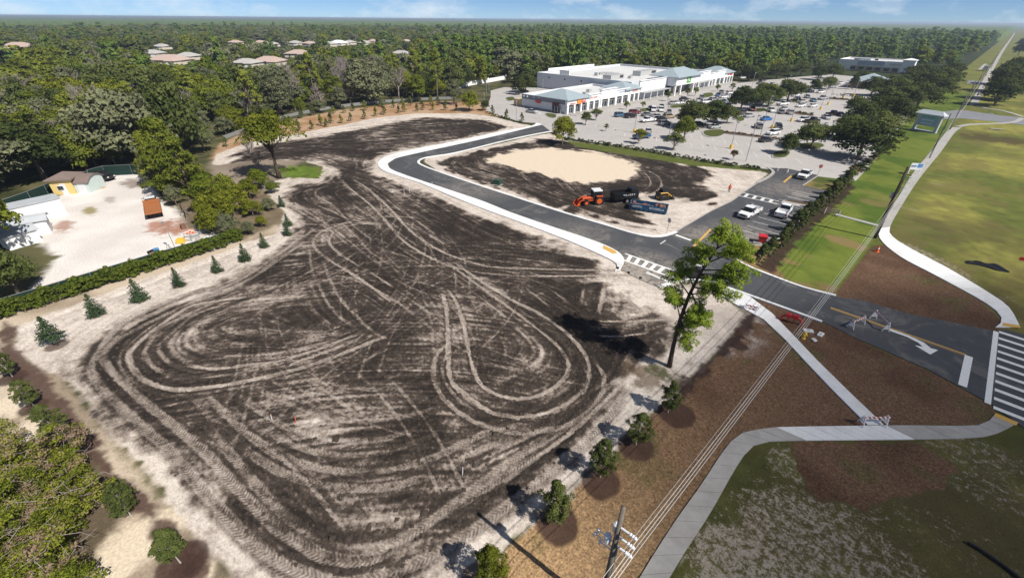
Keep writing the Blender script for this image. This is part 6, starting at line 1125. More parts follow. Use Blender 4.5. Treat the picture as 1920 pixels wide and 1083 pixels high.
# ---- skid steer
YEL = M('machine_yellow', (.62, .34, .03), .5, .4, 0, .12); sk = empty('skid_steer', (*G(1243,373), 0), R(60), 'black and yellow skid steer loader behind the blue dumpster', 'loader')
part(sk, 'cab', TRIM, ((-.1, 0, 1.35), (1.3, 1.2, 1.4))); part(sk, 'cab_roof', TRIM, ((-.1, 0, 2.1), (1.4, 1.3, .1))); part(sk, 'engine_cover', TRIM, ((-1.0, 0, 1.1), (.8, 1.4, .9))); part(sk, 'chassis', YEL, ((-.2, 0, .55), (2.2, 1.2, .5)))
for sy in (-1, 1):
    mb = MB(); mb.tube([(-1.3, sy * .8, 1.5), (.2, sy * .8, 1.5), (1.3, sy * .8, .7)], [.1, .1, .1], 6); mb.build('lift_arm', YEL, sk); part(sk, 'track', RUB, ((-.2, sy * .82, .36), (2.2, .34, .7)))
mb = MB(); mb.add([(1.3, -.95, .1), (1.3, .95, .1), (1.4, .95, .85), (1.4, -.95, .85), (2.1, -.95, .06), (2.1, .95, .06)], [(0, 1, 2, 3), (0, 4, 5, 1), (0, 3, 4), (1, 5, 2)]); mb.build('bucket', TRIM, sk)
# ---- blue roll-off dumpster
DB = M('dumpster_blue', (.015, .075, .16), .55, .4, 0, .3, 1.2); a, p = heading((1181,390), (1249,400)); db = empty('dumpster', (*G(1215,394), 0), a, 'long blue roll-off dumpster half full of debris on the sand', 'dumpster'); RUST = M('rusty_debris', (.20, .11, .08), .95, .1, 0, .5, 2.0, .1)
for nm, c, d in (('side_panel', (0, -1.15, .68), (6.7, .1, .96)), ('side_panel', (0, 1.15, .68), (6.7, .1, .96)), ('end_panel', (-3.3, 0, .68), (.1, 2.2, .96)), ('door', (3.3, 0, .68), (.1, 2.2, .96)), ('floor_panel', (0, 0, .25), (6.6, 2.2, .15))): part(db, nm, DB, (c, d))
for sy in (-1, 1): part(db, 'top_rail', DB, ((0, sy * 1.17, 1.20), (6.8, .16, .14))); glyphs(db, (-2.9, sy * 1.24, .68), 1.9, .32, 9, M('letter_pale', (.55, .62, .66), .6, .3), axis='x', seed=31); glyphs(db, (.3, sy * 1.24, .68), 2.6, .32, 12, MATS['letter_pale'], axis='x', seed=32)
for k in range(8): part(db, 'rib', DB, ((-3 + k * .86, -1.24, .45), (.1, .1, .5)))
mb = MB(); rq = random.Random(3)
for k in range(40): mb.box((rq.uniform(-3, 3), rq.uniform(-.9, .9), rq.uniform(.6, 1.1)), (rq.uniform(.3, 1.2), rq.uniform(.1, .6), rq.uniform(.05, .3)), rq.uniform(0, 3))
tag(mb.build('debris', RUST, db), kind='stuff')
# ---- utility cart behind the pine
uc = empty('utility_cart', (*G(1303,517), .07), R(120), 'small utility cart with white roof parked behind the tall pine', 'cart')
part(uc, 'body', TRIM, ((0, 0, .55), (2.4, 1.2, .4))); part(uc, 'seat', TRIM, ((-.2, 0, .95), (.7, 1.1, .5))); part(uc, 'roof', WHT, ((0, 0, 1.95), (1.7, 1.3, .08))); part(uc, 'roof_post', TRIM, *[((sx * .75, sy * .58, 1.3), (.06, .06, 1.3)) for sx in (-1, 1) for sy in (-1, 1)])
for sx in (-.8, .8):
    for sy in (-1, 1): link('wheel', WH['s'], uc, (sx, sy * .58, .3))
# ---- flatbed truck in the yard
a, p = heading((296,424), (286,374)); fb = empty('flatbed_truck', (*p, 0), a, 'white flatbed truck with rusty orange bed in the sand yard', 'truck'); RUSTB = M('rusty_bed', (.34, .13, .05), .9, .2, 0, .25, 1.2, .01)
mb = MB(); loft(mb, [(1.1, .6, 1.5, 1.0, .95), (2.4, .6, 1.55, 1.0, .95), (3.6, .65, 1.35, .95, .92), (4.0, .7, 1.1, .9, .9)]); mb.build('cab', PAINTC['white'], fb); mb = MB(); loft(mb, [(1.15, 1.45, 1.55, .88, .9), (1.3, 1.45, 2.2, .88, .84), (2.3, 1.45, 2.22, .88, .84), (2.9, 1.45, 1.55, .86, .9)]); mb.build('windows', CGL, fb); part(fb, 'cab_roof', PAINTC['white'], ((1.8, 0, 2.24), (1.2, 1.5, .08)))
part(fb, 'bed', RUSTB, ((-1.7, 0, 1.15), (5.4, 2.4, .16))); part(fb, 'headboard', RUSTB, ((.95, 0, 1.6), (.1, 2.4, .9))); part(fb, 'bed_rail', RUSTB, ((-1.7, 1.2, 1.3), (5.4, .08, .3)), ); part(fb, 'bed_rail', RUSTB, ((-1.7, -1.2, 1.3), (5.4, .08, .3))); part(fb, 'chassis', TRIM, ((-.2, 0, .75), (7.4, .9, .25)))
for sx in (-3.2, -2.2, 2.9):
    for sy in (-1, 1): link('wheel', WH['t'], fb, (sx, sy * .95, .42))
# ================================================================== SITE FURNITURE, YARD, POLES
GALV = M('galvanised', (.42, .43, .44), .45, .5, .5, .12); ORS = M('safety_orange', (.75, .13, .02), .5, .4, 0, .05); SREF = M('stop_red', (.40, .015, .02), .5, .4, 0, .05); WOODP = M('pole_wood', (.17, .145, .12), .95, .1, 0, .3, 3.0, .02); YEB = M('base_yellow', (.72, .46, .06), .7, .3, 0, .1); WIRE = M('wire_alu', (.50, .49, .47), .5, .4, .3, .1); PORC = M('porcelain', (.78, .80, .82), .3, .5, 0, .05)
def octagon(r_, n=8): return [(math.cos(2 * math.pi * (k + .5) / n) * r_, math.sin(2 * math.pi * (k + .5) / n) * r_) for k in range(n)]
def disc_sign(px, h, rz, face, back, label, r_=.42, text=False, n=8):
    s_ = empty('stop_sign' if n == 8 else 'road_sign', (*G(*px), .05), rz, label, 'sign'); mb = MB(); mb.bar((0, 0, -.05), (0, 0, h + .3), .035, 6); mb.build('post', GALV, s_)
    for nm, m_, y0, y1 in (('sign_face', face, -.05, -.035), ('sign_back', back, -.033, -.02)):
        mb = MB(); v = [(a, y, h + b) for y in (y0, y1) for a, b in octagon(r_, n)]; mb.add(v, [tuple(range(n)), tuple(range(2 * n - 1, n - 1, -1))] + [(i, i + n, (i + 1) % n + n, (i + 1) % n) for i in range(n)]); mb.build(nm, m_, s_)
    if text:
        cu = bpy.data.curves.new('stop_text', 'FONT'); cu.body = 'STOP'; cu.size = .30; cu.align_x = 'CENTER'; cu.align_y = 'CENTER'; cu.extrude = .004; o = bpy.data.objects.new('t', cu); COL.objects.link(o); me = bpy.data.meshes.new_from_object(o); bpy.data.objects.remove(o); me.materials.append(WHT); me.name = 'lettering'; q = link('lettering', me, s_, (0, -.06, h)); q.rotation_euler = (R(90), 0, 0)
    return s_
disc_sign((1250,437), 2.2, R(160), SREF, GALV, 'stop sign seen from behind on the sand beside the drive bend'); disc_sign((1532,331), 2.3, R(28), SREF, GALV, 'red stop sign facing the camera at the car park exit', text=True); disc_sign((1281,521), 2.2, R(160), SREF, GALV, 'stop sign partly hidden left of the tall pine'); disc_sign((1012,224), 2.0, R(30), WHT, GALV, 'pale round sign left of the plaza side door', .4, n=14)
disc_sign((1010,222), 2.0, R(30), WHT, GALV, 'pale oval sign by the plaza side door', .35, n=14) if False else None
for k, (px, lb) in enumerate((((1156,517), 'leftmost of three small black marker signs at the kerb return'), ((1176,526), 'middle of three small black marker signs at the kerb return'), ((1198,536), 'rightmost of three small black marker signs at the kerb return'))):
    s_ = empty('marker_sign', (*G(*px), 0), R(30), lb, 'sign', 'marker signs at the kerb return'); mb = MB(); mb.bar((0, 0, -.1), (0, 0, 1.2), .02, 5); mb.build('post', GALV, s_); part(s_, 'sign_plate', TRIM, ((0, 0, 1.25), (.34, .03, .34)))
# barricades
STRP = NT('orange_white_stripes'); p_ = STRP.obj(); wv_ = STRP.n('ShaderNodeTexWave', wave_type='BANDS', bands_direction='DIAGONAL'); wv_.inputs['Scale'].default_value = 1.6; STRP.l(p_, wv_.inputs['Vector']); STRIPE = STRP.done(STRP.bsdf(STRP.ramp(wv_.outputs['Fac'], [(.49, (.80, .80, .78)), (.51, (.42, .06, .03))]), .5, .4))
def barricade(px0, px1, label, boards=1, h=1.1):
    a, b = G(*px0), G(*px1); L = math.hypot(b[0] - a[0], b[1] - a[1]); r = empty('barricade', ((a[0] + b[0]) / 2, (a[1] + b[1]) / 2, .09), math.atan2(b[1] - a[1], b[0] - a[0]), label, 'barricade', 'striped barricades')
    for sx in (-1, 1):
        for sy in (-1, 1): mb = MB(); mb.bar((sx * L / 2, sy * .38, 0), (sx * L / 2, sy * .05, h), .045, 4); mb.build('leg', WHT, r)
        part(r, 'foot_bar', WHT, ((sx * L / 2, 0, .35), (.06, .66, .08)))
        for zz_ in (.55, .75): part(r, 'end_board', WHT, ((sx * L / 2, 0, zz_), (.05, .5, .1)))
    for k in range(boards): mb = MB(); mb.box((0, -.1, h - .14 - k * .4), (L + .2, .04, .24)); mb.build('striped_board', STRIPE, r)
    return r
barricade((1593,616), (1614,607), 'nearer striped barricade on the exit lane', 1); barricade((1636,598), (1659,622), 'striped barricade astride the yellow centre line', 1, 1.2); barricade((1612,797), (1655,797), 'striped barricade closing the new footpath at its lower end', 1); barricade((1398,578), (1418,583), 'white barricade lying at the upper start of the new footpath', 2, .6); barricade((1546,400), (1572,406), 'white barricade across the short path through the lawn', 2, 1.1); barricade((1458,321), (1476,325), 'low white barricade on the asphalt by the far kerb nose', 1, .7)
# backflow, hydrant, valve boxes
RD = M('backflow_red', (.42, .02, .025), .45, .4, 0, .12); b0 = G(1462,600); b1 = G(1500,609); bf = empty('backflow_preventer', ((b0[0] + b1[0]) / 2, (b0[1] + b1[1]) / 2, 0), math.atan2(b1[1] - b0[1], b1[0] - b0[0]), 'red pipe backflow assembly beside the new footpath', 'pipework'); LB = math.hypot(b1[0] - b0[0], b1[1] - b0[1]) / 2
for sx in (-1, 1):
    mb = MB(); mb.tube([(sx * LB, 0, -.1), (sx * LB, 0, .5), (sx * (LB - .3), 0, .8), (sx * (LB - .5), 0, .85)], [.12] * 4, 10); mb.build('riser_pipe', RD, bf); mb = MB(); mb.bar((sx * LB * .45, 0, .85), (sx * LB * .45, 0, 1.25), .05, 6); mb.bar((sx * LB * .45 - .18, 0, 1.25), (sx * LB * .45 + .18, 0, 1.25), .03, 6); mb.build('gate_valve', RD, bf); part(bf, 'pipe_stand', RD, ((sx * LB * .3, 0, .4), (.06, .3, .8)))
mb = MB(); mb.bar((-LB + .45, 0, .85), (LB - .45, 0, .85), .13, 10); mb.build('main_pipe', RD, bf); part(bf, 'check_valve', RD, ((-.35, 0, .9), (.5, .4, .45))); part(bf, 'check_valve', RD, ((.35, 0, .9), (.5, .4, .45)))
hy = empty('fire_hydrant', (*G(1506,634), 0), 0, 'yellow fire hydrant by the new footpath', 'hydrant')
mb = MB(); mb.tube([(0, 0, -.1), (0, 0, .08), (0, 0, .12), (0, 0, .62), (0, 0, .66), (0, 0, .82), (0, 0, .9)], [.22, .22, .15, .15, .2, .14, .05], 12); mb.build('barrel', YEB, hy); mb = MB(); mb.bar((-.28, 0, .5), (.28, 0, .5), .075, 8); mb.bar((0, -.28, .45), (0, 0, .45), .1, 8); mb.build('outlet', YEB, hy)
for k, (px, d, lb) in enumerate((((1515,621),(1.0,.55,.16),'white slab left of the two by the hydrant'),((1538,628),(.95,.5,.14),'white curved slab right of the two by the hydrant'),((1526,638),(.45,.4,.14),'small white valve cover nearest the hydrant'))): vb = empty('valve_cover', (*G(*px), .02), .5 + k, lb, 'cover', 'valve covers by the hydrant'); part(vb, 'slab', CONW, ((0, 0, d[2] / 2), d)); part(vb, 'lid', GALV, ((0, 0, d[2] + .015), (d[0] * .3, d[1] * .4, .03)))
def cone(px, label, z=0, s_=1.0, grp=None):
    c = empty('traffic_cone', (*G(*px), z), .3, label, 'cone', grp); c.scale = (s_,) * 3; mb = MB(); mb.cyl((0, 0, .04), .17, .7, 10, .03); mb.build('cone_body', ORS, c); part(c, 'base_plate', ORS, ((0, 0, .02), (.4, .4, .04))); mb = MB(); mb.cyl((0, 0, .38), .112, .12, 10, .088); mb.build('reflective_band', WHT, c)
cone((1644,472), 'orange traffic cone on the sod beside the bend of the path', s_=1.4)
for k, px in enumerate([(357,436),(363,437),(352,439)]): cone(px, ['middle of three orange cones by the scrap heap', 'right of three orange cones by the scrap heap', 'left of three orange cones by the scrap heap'][k], s_=1.0, grp='cones by the scrap heap')
rb = empty('red_bin', (*G(1427,455), .07), .4, 'red tapered bin standing in a parking stall', 'bin'); mb = MB(); mb.box((0, 0, .62), (.8, .8, 1.1), 0, (1.5, 1.5)); mb.build('bin_body', M('bin_red', (.50, .02, .03), .45, .4), rb); part(rb, 'rim', MATS['bin_red'], ((0, 0, 1.18), (1.26, 1.26, .08))); part(rb, 'base', CONG, ((-.6, -.3, .06), (1.2, .7, .1)))
gb = empty('utility_box', (*G(933,346), 0), .3, 'low dark green utility box inside the drive bend', 'box'); part(gb, 'cabinet', M('box_green', (.03, .075, .05), .6, .3), ((0, 0, .5), (1.5, 1.1, 1.0))); part(gb, 'pad', CONG, ((0, 0, .03), (1.9, 1.5, .08))); part(gb, 'lid', MATS['box_green'], ((0, 0, 1.03), (1.6, 1.2, .06)))
# person in the orange vest
def person(px, rz, label):
    r = empty('person', (*G(*px), 0), rz, label, 'person'); me = bpy.data.meshes.new('body')
    J = [((0, 0, .95), .15), ((0, .02, 1.2), .17), ((0, .02, 1.42), .18), ((0, .02, 1.54), .07), ((0, .04, 1.64), .10), ((0, .04, 1.76), .095), ((.2, .02, 1.42), .07), ((.3, .05, 1.16), .052), ((.28, .16, .95), .04), ((.28, .2, .87), .045), ((-.2, .02, 1.42), .07), ((-.3, .0, 1.16), .052), ((-.3, .1, .95), .04), ((-.3, .13, .87), .045), ((.1, 0, .88), .105), ((.12, .03, .5), .075), ((.12, -.02, .08), .05), ((.13, .14, .045), .045), ((-.1, 0, .88), .105), ((-.13, .06, .5), .075), ((-.14, .02, .08), .05), ((-.15, .18, .045), .045)]
    E_ = [(0, 1), (1, 2), (2, 3), (3, 4), (4, 5), (2, 6), (6, 7), (7, 8), (8, 9), (2, 10), (10, 11), (11, 12), (12, 13), (0, 14), (14, 15), (15, 16), (16, 17), (0, 18), (18, 19), (19, 20), (20, 21)]
    me.from_pydata([j[0] for j in J], E_, []); o = link('body', me, r); m_ = o.modifiers.new('skin', 'SKIN'); 
    for v, (_, q) in zip(me.skin_vertices[0].data, J): v.radius = (q, q)
    me.skin_vertices[0].data[0].use_root = True; o.modifiers.new('sub', 'SUBSURF').render_levels = 2
    t = NT('worker_clothes'); z_ = t.n('ShaderNodeSeparateXYZ'); t.l(t.obj(), z_.inputs[0]); c = t.ramp(t.math('DIVIDE', z_.outputs[2], 2.0), [(.0, (.02, .02, .02)), (.05, (.03, .035, .05)), (.46, (.03, .035, .05)), (.47, (.72, .10, .02)), (.755, (.72, .10, .02)), (.76, (.36, .22, .15)), (.87, (.36, .22, .15)), (.88, (.05, .03, .02))]); me.materials.append(t.done(t.bsdf(c, .85, .2)))
    mb = MB(); mb.tube([(0, .04, 1.74), (0, .04, 1.80), (0, .04, 1.87)], [.15, .135, .05], 10); mb.build('hard_hat', ORS, r); return r
person((1366,361), R(200), 'worker in bright orange shirt and dark trousers standing by the asphalt edge')
# stakes in the field
for k, (px, h) in enumerate([((867,890),.9),((510,787),.7),((555,792),.7),((758,366),1.3),((768,362),1.3),((810,350),1.0),((1190,712),.5)]):
    s_ = empty('survey_stake', (*G(*px), 0), .2 * k, ['white stake in the lower middle of the field', 'short stake left of a pair in the middle of the field', 'orange tipped stake right of a pair in the middle of the field', 'left of two white pipes beside the drive', 'right of two white pipes beside the drive', 'white pipe against the new walk at the bend', 'tiny white stake by the pine weeds'][k], 'stake'); mb = MB(); mb.bar((0, 0, -.05), (.08, .03, h), .03, 5); mb.build('stake_shaft', WHT if k != 2 else ORS, s_); mb = MB(); mb.bar((.08, .03, h), (.085, .032, h + .06), .032, 5); mb.build('stake_tip', ORS if k in (1, 2) else WHT, s_)
# black plastic: silt fence roll on the grass, pipe at the lower right
BPL = M('black_plastic', (.008, .008, .009), .5, .35, 0, .3); sf = empty('silt_fence_roll', (*G(1850,500), 0), 0, 'crumpled strip of black silt fence lying on the right grass', 'fabric'); o_ = Vector((*G(1850, 500), 0)); A_ = catmull(GP([(1810,491),(1822,489),(1845,493),(1870,497),(1893,500)]), .4); B_ = catmull(GP([(1812,494),(1825,496),(1845,500),(1868,507),(1892,511)]), .4); n = min(len(A_), len(B_)); mb = MB(); v = [(A_[i][0] - o_.x, A_[i][1] - o_.y, .12 + .10 * math.sin(i * 1.7)) for i in range(n)] + [(B_[i][0] - o_.x, B_[i][1] - o_.y, .10 + .08 * math.sin(i * 2.3)) for i in range(n)] + [(A_[i][0] - o_.x, A_[i][1] - o_.y, .0) for i in range(n)] + [(B_[i][0] - o_.x, B_[i][1] - o_.y, .0) for i in range(n)]
mb.add(v, [f for i in range(n - 1) for f in ((i, n + i, n + i + 1, i + 1), (2 * n + i, i, i + 1, 2 * n + i + 1), (n + i, 3 * n + i, 3 * n + i + 1, n + i + 1))]); mb.build('fabric_sheet', BPL, sf); part(sf, 'wrapper', WHT, ((4.2, 4.4, .25), (.5, .2, .05)))
pp = empty('drain_pipe', (*G(1860,1045), 0), 0, 'black plastic drain pipe lying on thin grass in the lower right', 'pipe'); o_ = np.array(G(1860, 1045)); pts = catmull(GP([(1812,1018),(1830,1028),(1860,1048),(1885,1066),(1910,1086)]), .3) - o_; mb = MB(); mb.tube([(p[0], p[1], .14) for p in pts], [.11 + .012 * (i % 2) for i in range(len(pts))], 10); mb.build('pipe_run', BPL, pp)
# lawn sign, plaza sign
sg = empty('lawn_sign', (*G(1712,326), 0), R(0), 'white and blue sign on posts beside the utility pole and path', 'sign'); SX = Vector((math.cos(R(38)), math.sin(R(38)), 0)); sg.rotation_euler = (0, 0, R(38))
for sx in (-1.15, 1.15): part(sg, 'post', WHT, ((sx, 0, .9), (.16, .16, 1.8)))
part(sg, 'sign_panel', WHT, ((0, -.1, 1.75), (2.7, .06, 1.5))); part(sg, 'blue_panel', M('panel_blue', (.05, .22, .55), .5, .4), ((.65, -.14, 1.95), (1.1, .03, .9))); glyphs(sg, (-1.15, -.16, 1.7), 1.1, .3, 5, MATS['panel_blue'], axis='x', seed=44)
bb = empty('plaza_sign', ((G(1712,243)[0] + G(1752,250)[0]) / 2, (G(1712,243)[1] + G(1752,250)[1]) / 2, 0), math.atan2(G(1752,250)[1] - G(1712,243)[1], G(1752,250)[0] - G(1712,243)[0]), 'tall grey plaza sign tower with blue panels and metal hip roof', 'sign'); WG = M('sign_grey', (.42, .44, .48), .7, .3)
for sx in (-3.0, 3.0): part(bb, 'column', WG, ((sx, 0, 2.6), (.7, .8, 5.2)))
part(bb, 'sign_board', WG, ((0, 0, 3.4), (5.5, .5, 3.4))); hip(bb, -3.6, 3.6, -.9, .9, 5.3, 6.4, .4, M('sign_roof', (.50, .54, .57), .4, .5)); part(bb, 'base', WG, ((0, 0, .2), (6.8, 1.1, .4)))
for k in range(3): part(bb, 'blue_panel', M('panel_sky', (.20, .42, .58), .4, .4), ((0, -.28, 4.4 - k * .95), (4.6, .06, .82))); glyphs(bb, (-1.9, -.34, 4.15 - k * .95), 3.6, .42, 9, WHT if k else MATS['sign_green'], axis='x', seed=50 + k)
# car park lamps
def lamp(px, top, label, base=True, dbl=False):
    xy = G(*px); h = V(top[0], top[1], xy).z; r = empty('lamp_post', (*xy, .05), R(-45), label, 'lamp', 'car park lamp posts'); mb = MB(); mb.bar((0, 0, .0), (0, 0, h), .10, 7, .065); mb.build('pole', GALV, r)
    if base: mb = MB(); mb.cyl((0, 0, 0), .42, 1.05, 12, .40); mb.build('base', YEB, r)
    for s_ in ((1, -1) if dbl else (1,)): part(r, 'lamp_head', GALV, ((s_ * .55, 0, h), (1.0, .38, .18))); part(r, 'lens', LAMPW, ((s_ * .65, 0, h - .11), (.6, .3, .04)))
for k, (a, b, bs, lb) in enumerate([((1189,249),(1194,203),1,'lamp post with yellow base left of the dark blue pickup'),((1370,279),(1380,229),1,'lamp post with yellow base below the angled stalls'),((1447,241),(1458,185),1,'lamp post with yellow base beside the black jeep'),((1483,228),(1493,180),1,'lamp post with yellow base by the white suv row'),((1538,206),(1548,165),1,'lamp post with yellow base at the empty stalls'),((1552,197),(1561,157),1,'lamp post with yellow base, farther at the empty stalls'),((1600,181),(1611,150),1,'lamp post with yellow base by the office hedge'),((1580,185),(1587,158),1,'lamp post with yellow base left of the office hedge'),((1398,303),(1418,216),0,'tall thin lamp post rising from the hedge'),((1425,256),(1444,180),0,'thin lamp post by the hedge line of the stalls'),((1247,232),(1249,186),0,'thin lamp post between parked cars'),((1253,262),(1258,230),0,'thin lamp post by the round green tree'),((1476,287),(1486,246),0,'lamp post on the rounded kerbed island'),((1535,268),(1548,230),0,'lamp post by the spreading oak'),((1613,305),(1626,268),0,'lamp post at the exit below the large oak'),((1660,258),(1668,234),0,'lamp post at the lawn edge by the sign clump'),((1700,230),(1706,210),0,'lamp post nearest the plaza sign'),((1575,238),(1582,212),0,'lamp post left of the lawn edge clump'),((1597,232),(1604,202),0,'lamp post amid the lawn edge clump'),((1640,205),(1648,180),0,'lamp post above the sign clump oaks'),((1690,172),(1694,153),0,'lamp post in the roadside bank of oaks'),((968,226),(970,189),0,'pale lamp post at the left end of the plaza'),((908,196),(909,174),0,'lamp post with short base by the service road bend'),((912,176),(913,148),0,'lamp post at the rear service road, nearer'),((917,172),(918,158),0,'lamp post at the rear service road, farther'),((1018,168),(1019,150),0,'lamp post behind the left wing roof'),((1410,162),(1412,136),0,'lamp post beyond the far shop wing'),((1478,158),(1484,142),0,'lamp post by the broad dark oak')]): lamp(a, b, lb, bool(bs))
# utility poles and wires along the verge
PXX = -4.9; POLES = [(-4.9, 12.6, 10.4), (*G(1640,446), 11.6), (*G(1742,297), 11), (*G(1781,243), 11), (-4.6, 262, 11), (-4.6, 318, 11), (-4.6, 380, 11), (-4.6, 450, 11), (-4.6, 530, 11)]
PL = ['weathered utility pole with transformers and insulators at the bottom of the picture', 'dark utility pole standing by the bend of the path', 'utility pole on the lawn before the plaza sign', 'utility pole at the side street corner', 'utility pole beyond the side street', 'second utility pole beyond the side street', 'third utility pole beyond the side street', 'fourth utility pole beyond the side street', 'farthest utility pole along the road']
ARM = [.9, .0, -.9]
for k, (px_, py_, h) in enumerate(POLES):
    r = empty('utility_pole', (px_, py_, 0), 0, PL[k], 'pole', 'utility poles along the verge'); mb = MB(); mb.tube([(0, 0, -.3), (0, 0, h * .5), (0, 0, h)], [.19, .16, .12] if k != 1 else [.26, .23, .18], 9); mb.build('pole_shaft', WOODP if k != 1 else BARKD, r, smooth=True)
    for j, zz_ in enumerate((h - 1.5, h - 2.3, h - 3.1)):
        mb = MB(); mb.tube([(.12, 0, zz_), (.55, 0, zz_ + .05), (1.0, 0, zz_ + .05)], [.05, .055, .045], 6); mb.build('standoff_arm', PORC if k == 0 else GALV, r)
        ins = MB()
        for q in range(3): ins.bar((.62 + q * .13, 0, zz_ + .05), (.68 + q * .13, 0, zz_ + .05), .10, 10)
        if k < 2: ins.build('insulator', PORC, r)
    if k == 0:
        for zz_, yy_, xx_ in ((h - 2.2, .28, -.22), (h - 3.0, -.05, -.42)): mb = MB(); mb.tube([(xx_, yy_, zz_ - .32), (xx_, yy_, zz_ - .28), (xx_, yy_, zz_ + .25), (xx_, yy_, zz_ + .34)], [.12, .19, .19, .08], 12); mb.build('transformer_can', PORC, r)
        for zz_, xx_ in ((h - 2.9, -1.0), (h - 3.4, -1.15), (h - 3.7, -.8)): mb = MB(); mb.tube([(-.1, 0, zz_ - .1), (xx_, -.1, zz_), (xx_ - .05, -.1, zz_ + .05)], .035, 5); mb.build('cutout_arm', PORC, r); mb = MB(); mb.bar((xx_, -.1, zz_ - .25), (xx_ + .12, -.2, zz_ + .28), .065, 8); mb.build('fuse_cutout', PORC, r)
        mb = MB(); mb.tube([(.17, 0, 4), (.19, .02, 6), (.17, 0, h - 3.2)], .03, 5); mb.build('riser_conduit', GALV, r); part(r, 'meter_box', GALV, ((.24, 0, 3.4), (.16, .3, .5)))
    if k == 1: mb = MB(); mb.tube([(-.34, .1, h - 5.0), (-.34, .1, h - 4.95), (-.34, .1, h - 4.1), (-.34, .1, h - 4.0)], [.12, .24, .24, .1], 12); mb.build('transformer_can', GALV, r); part(r, 'crossarm', WOODP, ((0, 0, h - 1.1), (1.6, .1, .12)))
WP = [(-4.9, -45, 10.4)] + POLES
for j in range(4):
    wz = (-1.45, -2.25, -3.05, -4.6)[j]; wx_ = (1.0, 1.0, 1.0, .18)[j]; mb = MB()
    for (ax, ay, ah), (cx_, cy_, ch_) in zip(WP[:-1], WP[1:]):
        sp = math.hypot(cx_ - ax, cy_ - ay); pts = [(ax + wx_ + (cx_ - ax) * f, ay + (cy_ - ay) * f, (ah + wz) * (1 - f) + (ch_ + wz) * f - sp * .012 * 4 * f * (1 - f)) for f in np.linspace(0, 1, 17)]; mb.tube(pts, .02 if j < 3 else .015, 4)
    o = mb.build('power_line', WIRE); tag(o, ['highest power line between the utility poles', 'second highest power line between the utility poles', 'third power line between the utility poles', 'lowest thin line between the utility poles'][j], 'wire', 'power lines')
# ---- sand yard: sheds, trailers, fence, clutter
SIDG = M('siding_grey_white', (.66, .67, .68), .7, .3, 0, .06); ROOFG = M('trailer_roof', (.42, .44, .46), .6, .3, 0, .25, .6); YELW = M('shed_yellow', (.66, .50, .20), .8, .2, 0, .08); GRNW = M('shed_green_white', (.52, .60, .58), .8, .2, 0, .08); SHB = M('shed_roof_brown', (.20, .15, .13), .9, .2, 0, .2, 1.5, .01)
def shedlike(name, pA, pB, depth, h, wall, roof, label, cat, pitch=.0, rooft='flat'):
    """pA, pB: ground ends of the face turned to the camera; the body runs back from it"""
    a, b = G(*pA), G(*pB); L = math.hypot(b[0] - a[0], b[1] - a[1]); r = empty(name, (*a, 0), math.atan2(b[1] - a[1], b[0] - a[0]), label, cat)
    for nm, c, d in (('wall', (L / 2, .06, h / 2), (L, .12, h)), ('wall', (L / 2, depth - .06, h / 2), (L, .12, h)), ('end_wall', (.06, depth / 2, h / 2), (.12, depth - .26, h)), ('end_wall', (L - .06, depth / 2, h / 2), (.12, depth - .26, h))): part(r, nm, wall, (c, d))
    if rooft == 'flat': part(r, 'roof', roof, ((L / 2, depth / 2, h + .06), (L + .3, depth + .3, .12)))
    elif rooft == 'hip': hip(r, 0, L, 0, depth, h + .1, h + .1 + pitch, .45, roof)
    else:
        mb = MB(); o_ = .3; pr = [(0 - o_, h + .0), (depth * .22, h + pitch * .75), (depth / 2, h + pitch), (depth * .78, h + pitch * .75), (depth + o_, h)]; v = [(x_, y_, z_) for x_ in (-o_, L + o_) for y_, z_ in pr] ; n = len(pr); mb.add(v + [(x_, y_, z_ - .12) for x_, y_, z_ in v], [(i, i + 1, n + i + 1, n + i) for i in range(n - 1)] + [(2 * n + i, 3 * n + i, 3 * n + i + 1, 2 * n + i + 1) for i in range(n - 1)] + [(i, 2 * n + i, 2 * n + i + 1, i + 1) for i in range(n - 1)] + [(n + i, n + i + 1, 3 * n + i + 1, 3 * n + i) for i in range(n - 1)] + [(0, n, 3 * n, 2 * n), (n - 1, 3 * n - 1, 4 * n - 1, 2 * n - 1)]); mb.build('roof', roof, r)
        for x_ in (.06, L - .06): mb = MB(); mb.add([(x_ - .05, y_, z_ - .1) for y_, z_ in pr] + [(x_ + .05, y_, z_ - .1) for y_, z_ in pr], [tuple(range(n)), tuple(range(2 * n - 1, n - 1, -1))]); mb.build('gable', wall, r)
    return r, L
def opening(r, c, d, nm='window', fr=True):
    o = part(r, nm, GLASS if nm == 'window' else SIDG, (c, d))
    if fr: part(o, 'frame', WHT, ((c[0], c[1] - .02, c[2] + d[2] / 2 + .04), (d[0] + .16, .08, .08)), ((c[0], c[1] - .02, c[2] - d[2] / 2 - .04), (d[0] + .16, .08, .08)))
r, L = shedlike('site_trailer', (-150,470), (128,402), 3.4, 3.0, SIDG, ROOFG, 'long white site office trailer with grey roof behind the yard', 'trailer')
for k in (1.5, 4.6, 7.5, 14, 17): opening(r, (L - 5.5 - k, -.03, 1.75), (1.1, .08, 1.0))
opening(r, (L - 2.6, -.03, 1.2), (.9, .08, 2.1), 'door'); part(r, 'roof_cover', WHT, ((L - 9, 1.6, 3.16), (5, 2.2, .05)))
r, L = shedlike('storage_shed', (-40,462), (98,436), 2.6, 2.3, SIDG, ROOFG, 'white storage shed with gable door in front of the site trailer', 'shed', .7, 'gambrel'); opening(r, (L - .9, -.03, 1.0), (1.2, .08, 1.9), 'door'); opening(r, (L - 4, -.03, 1.3), (.9, .08, .8))
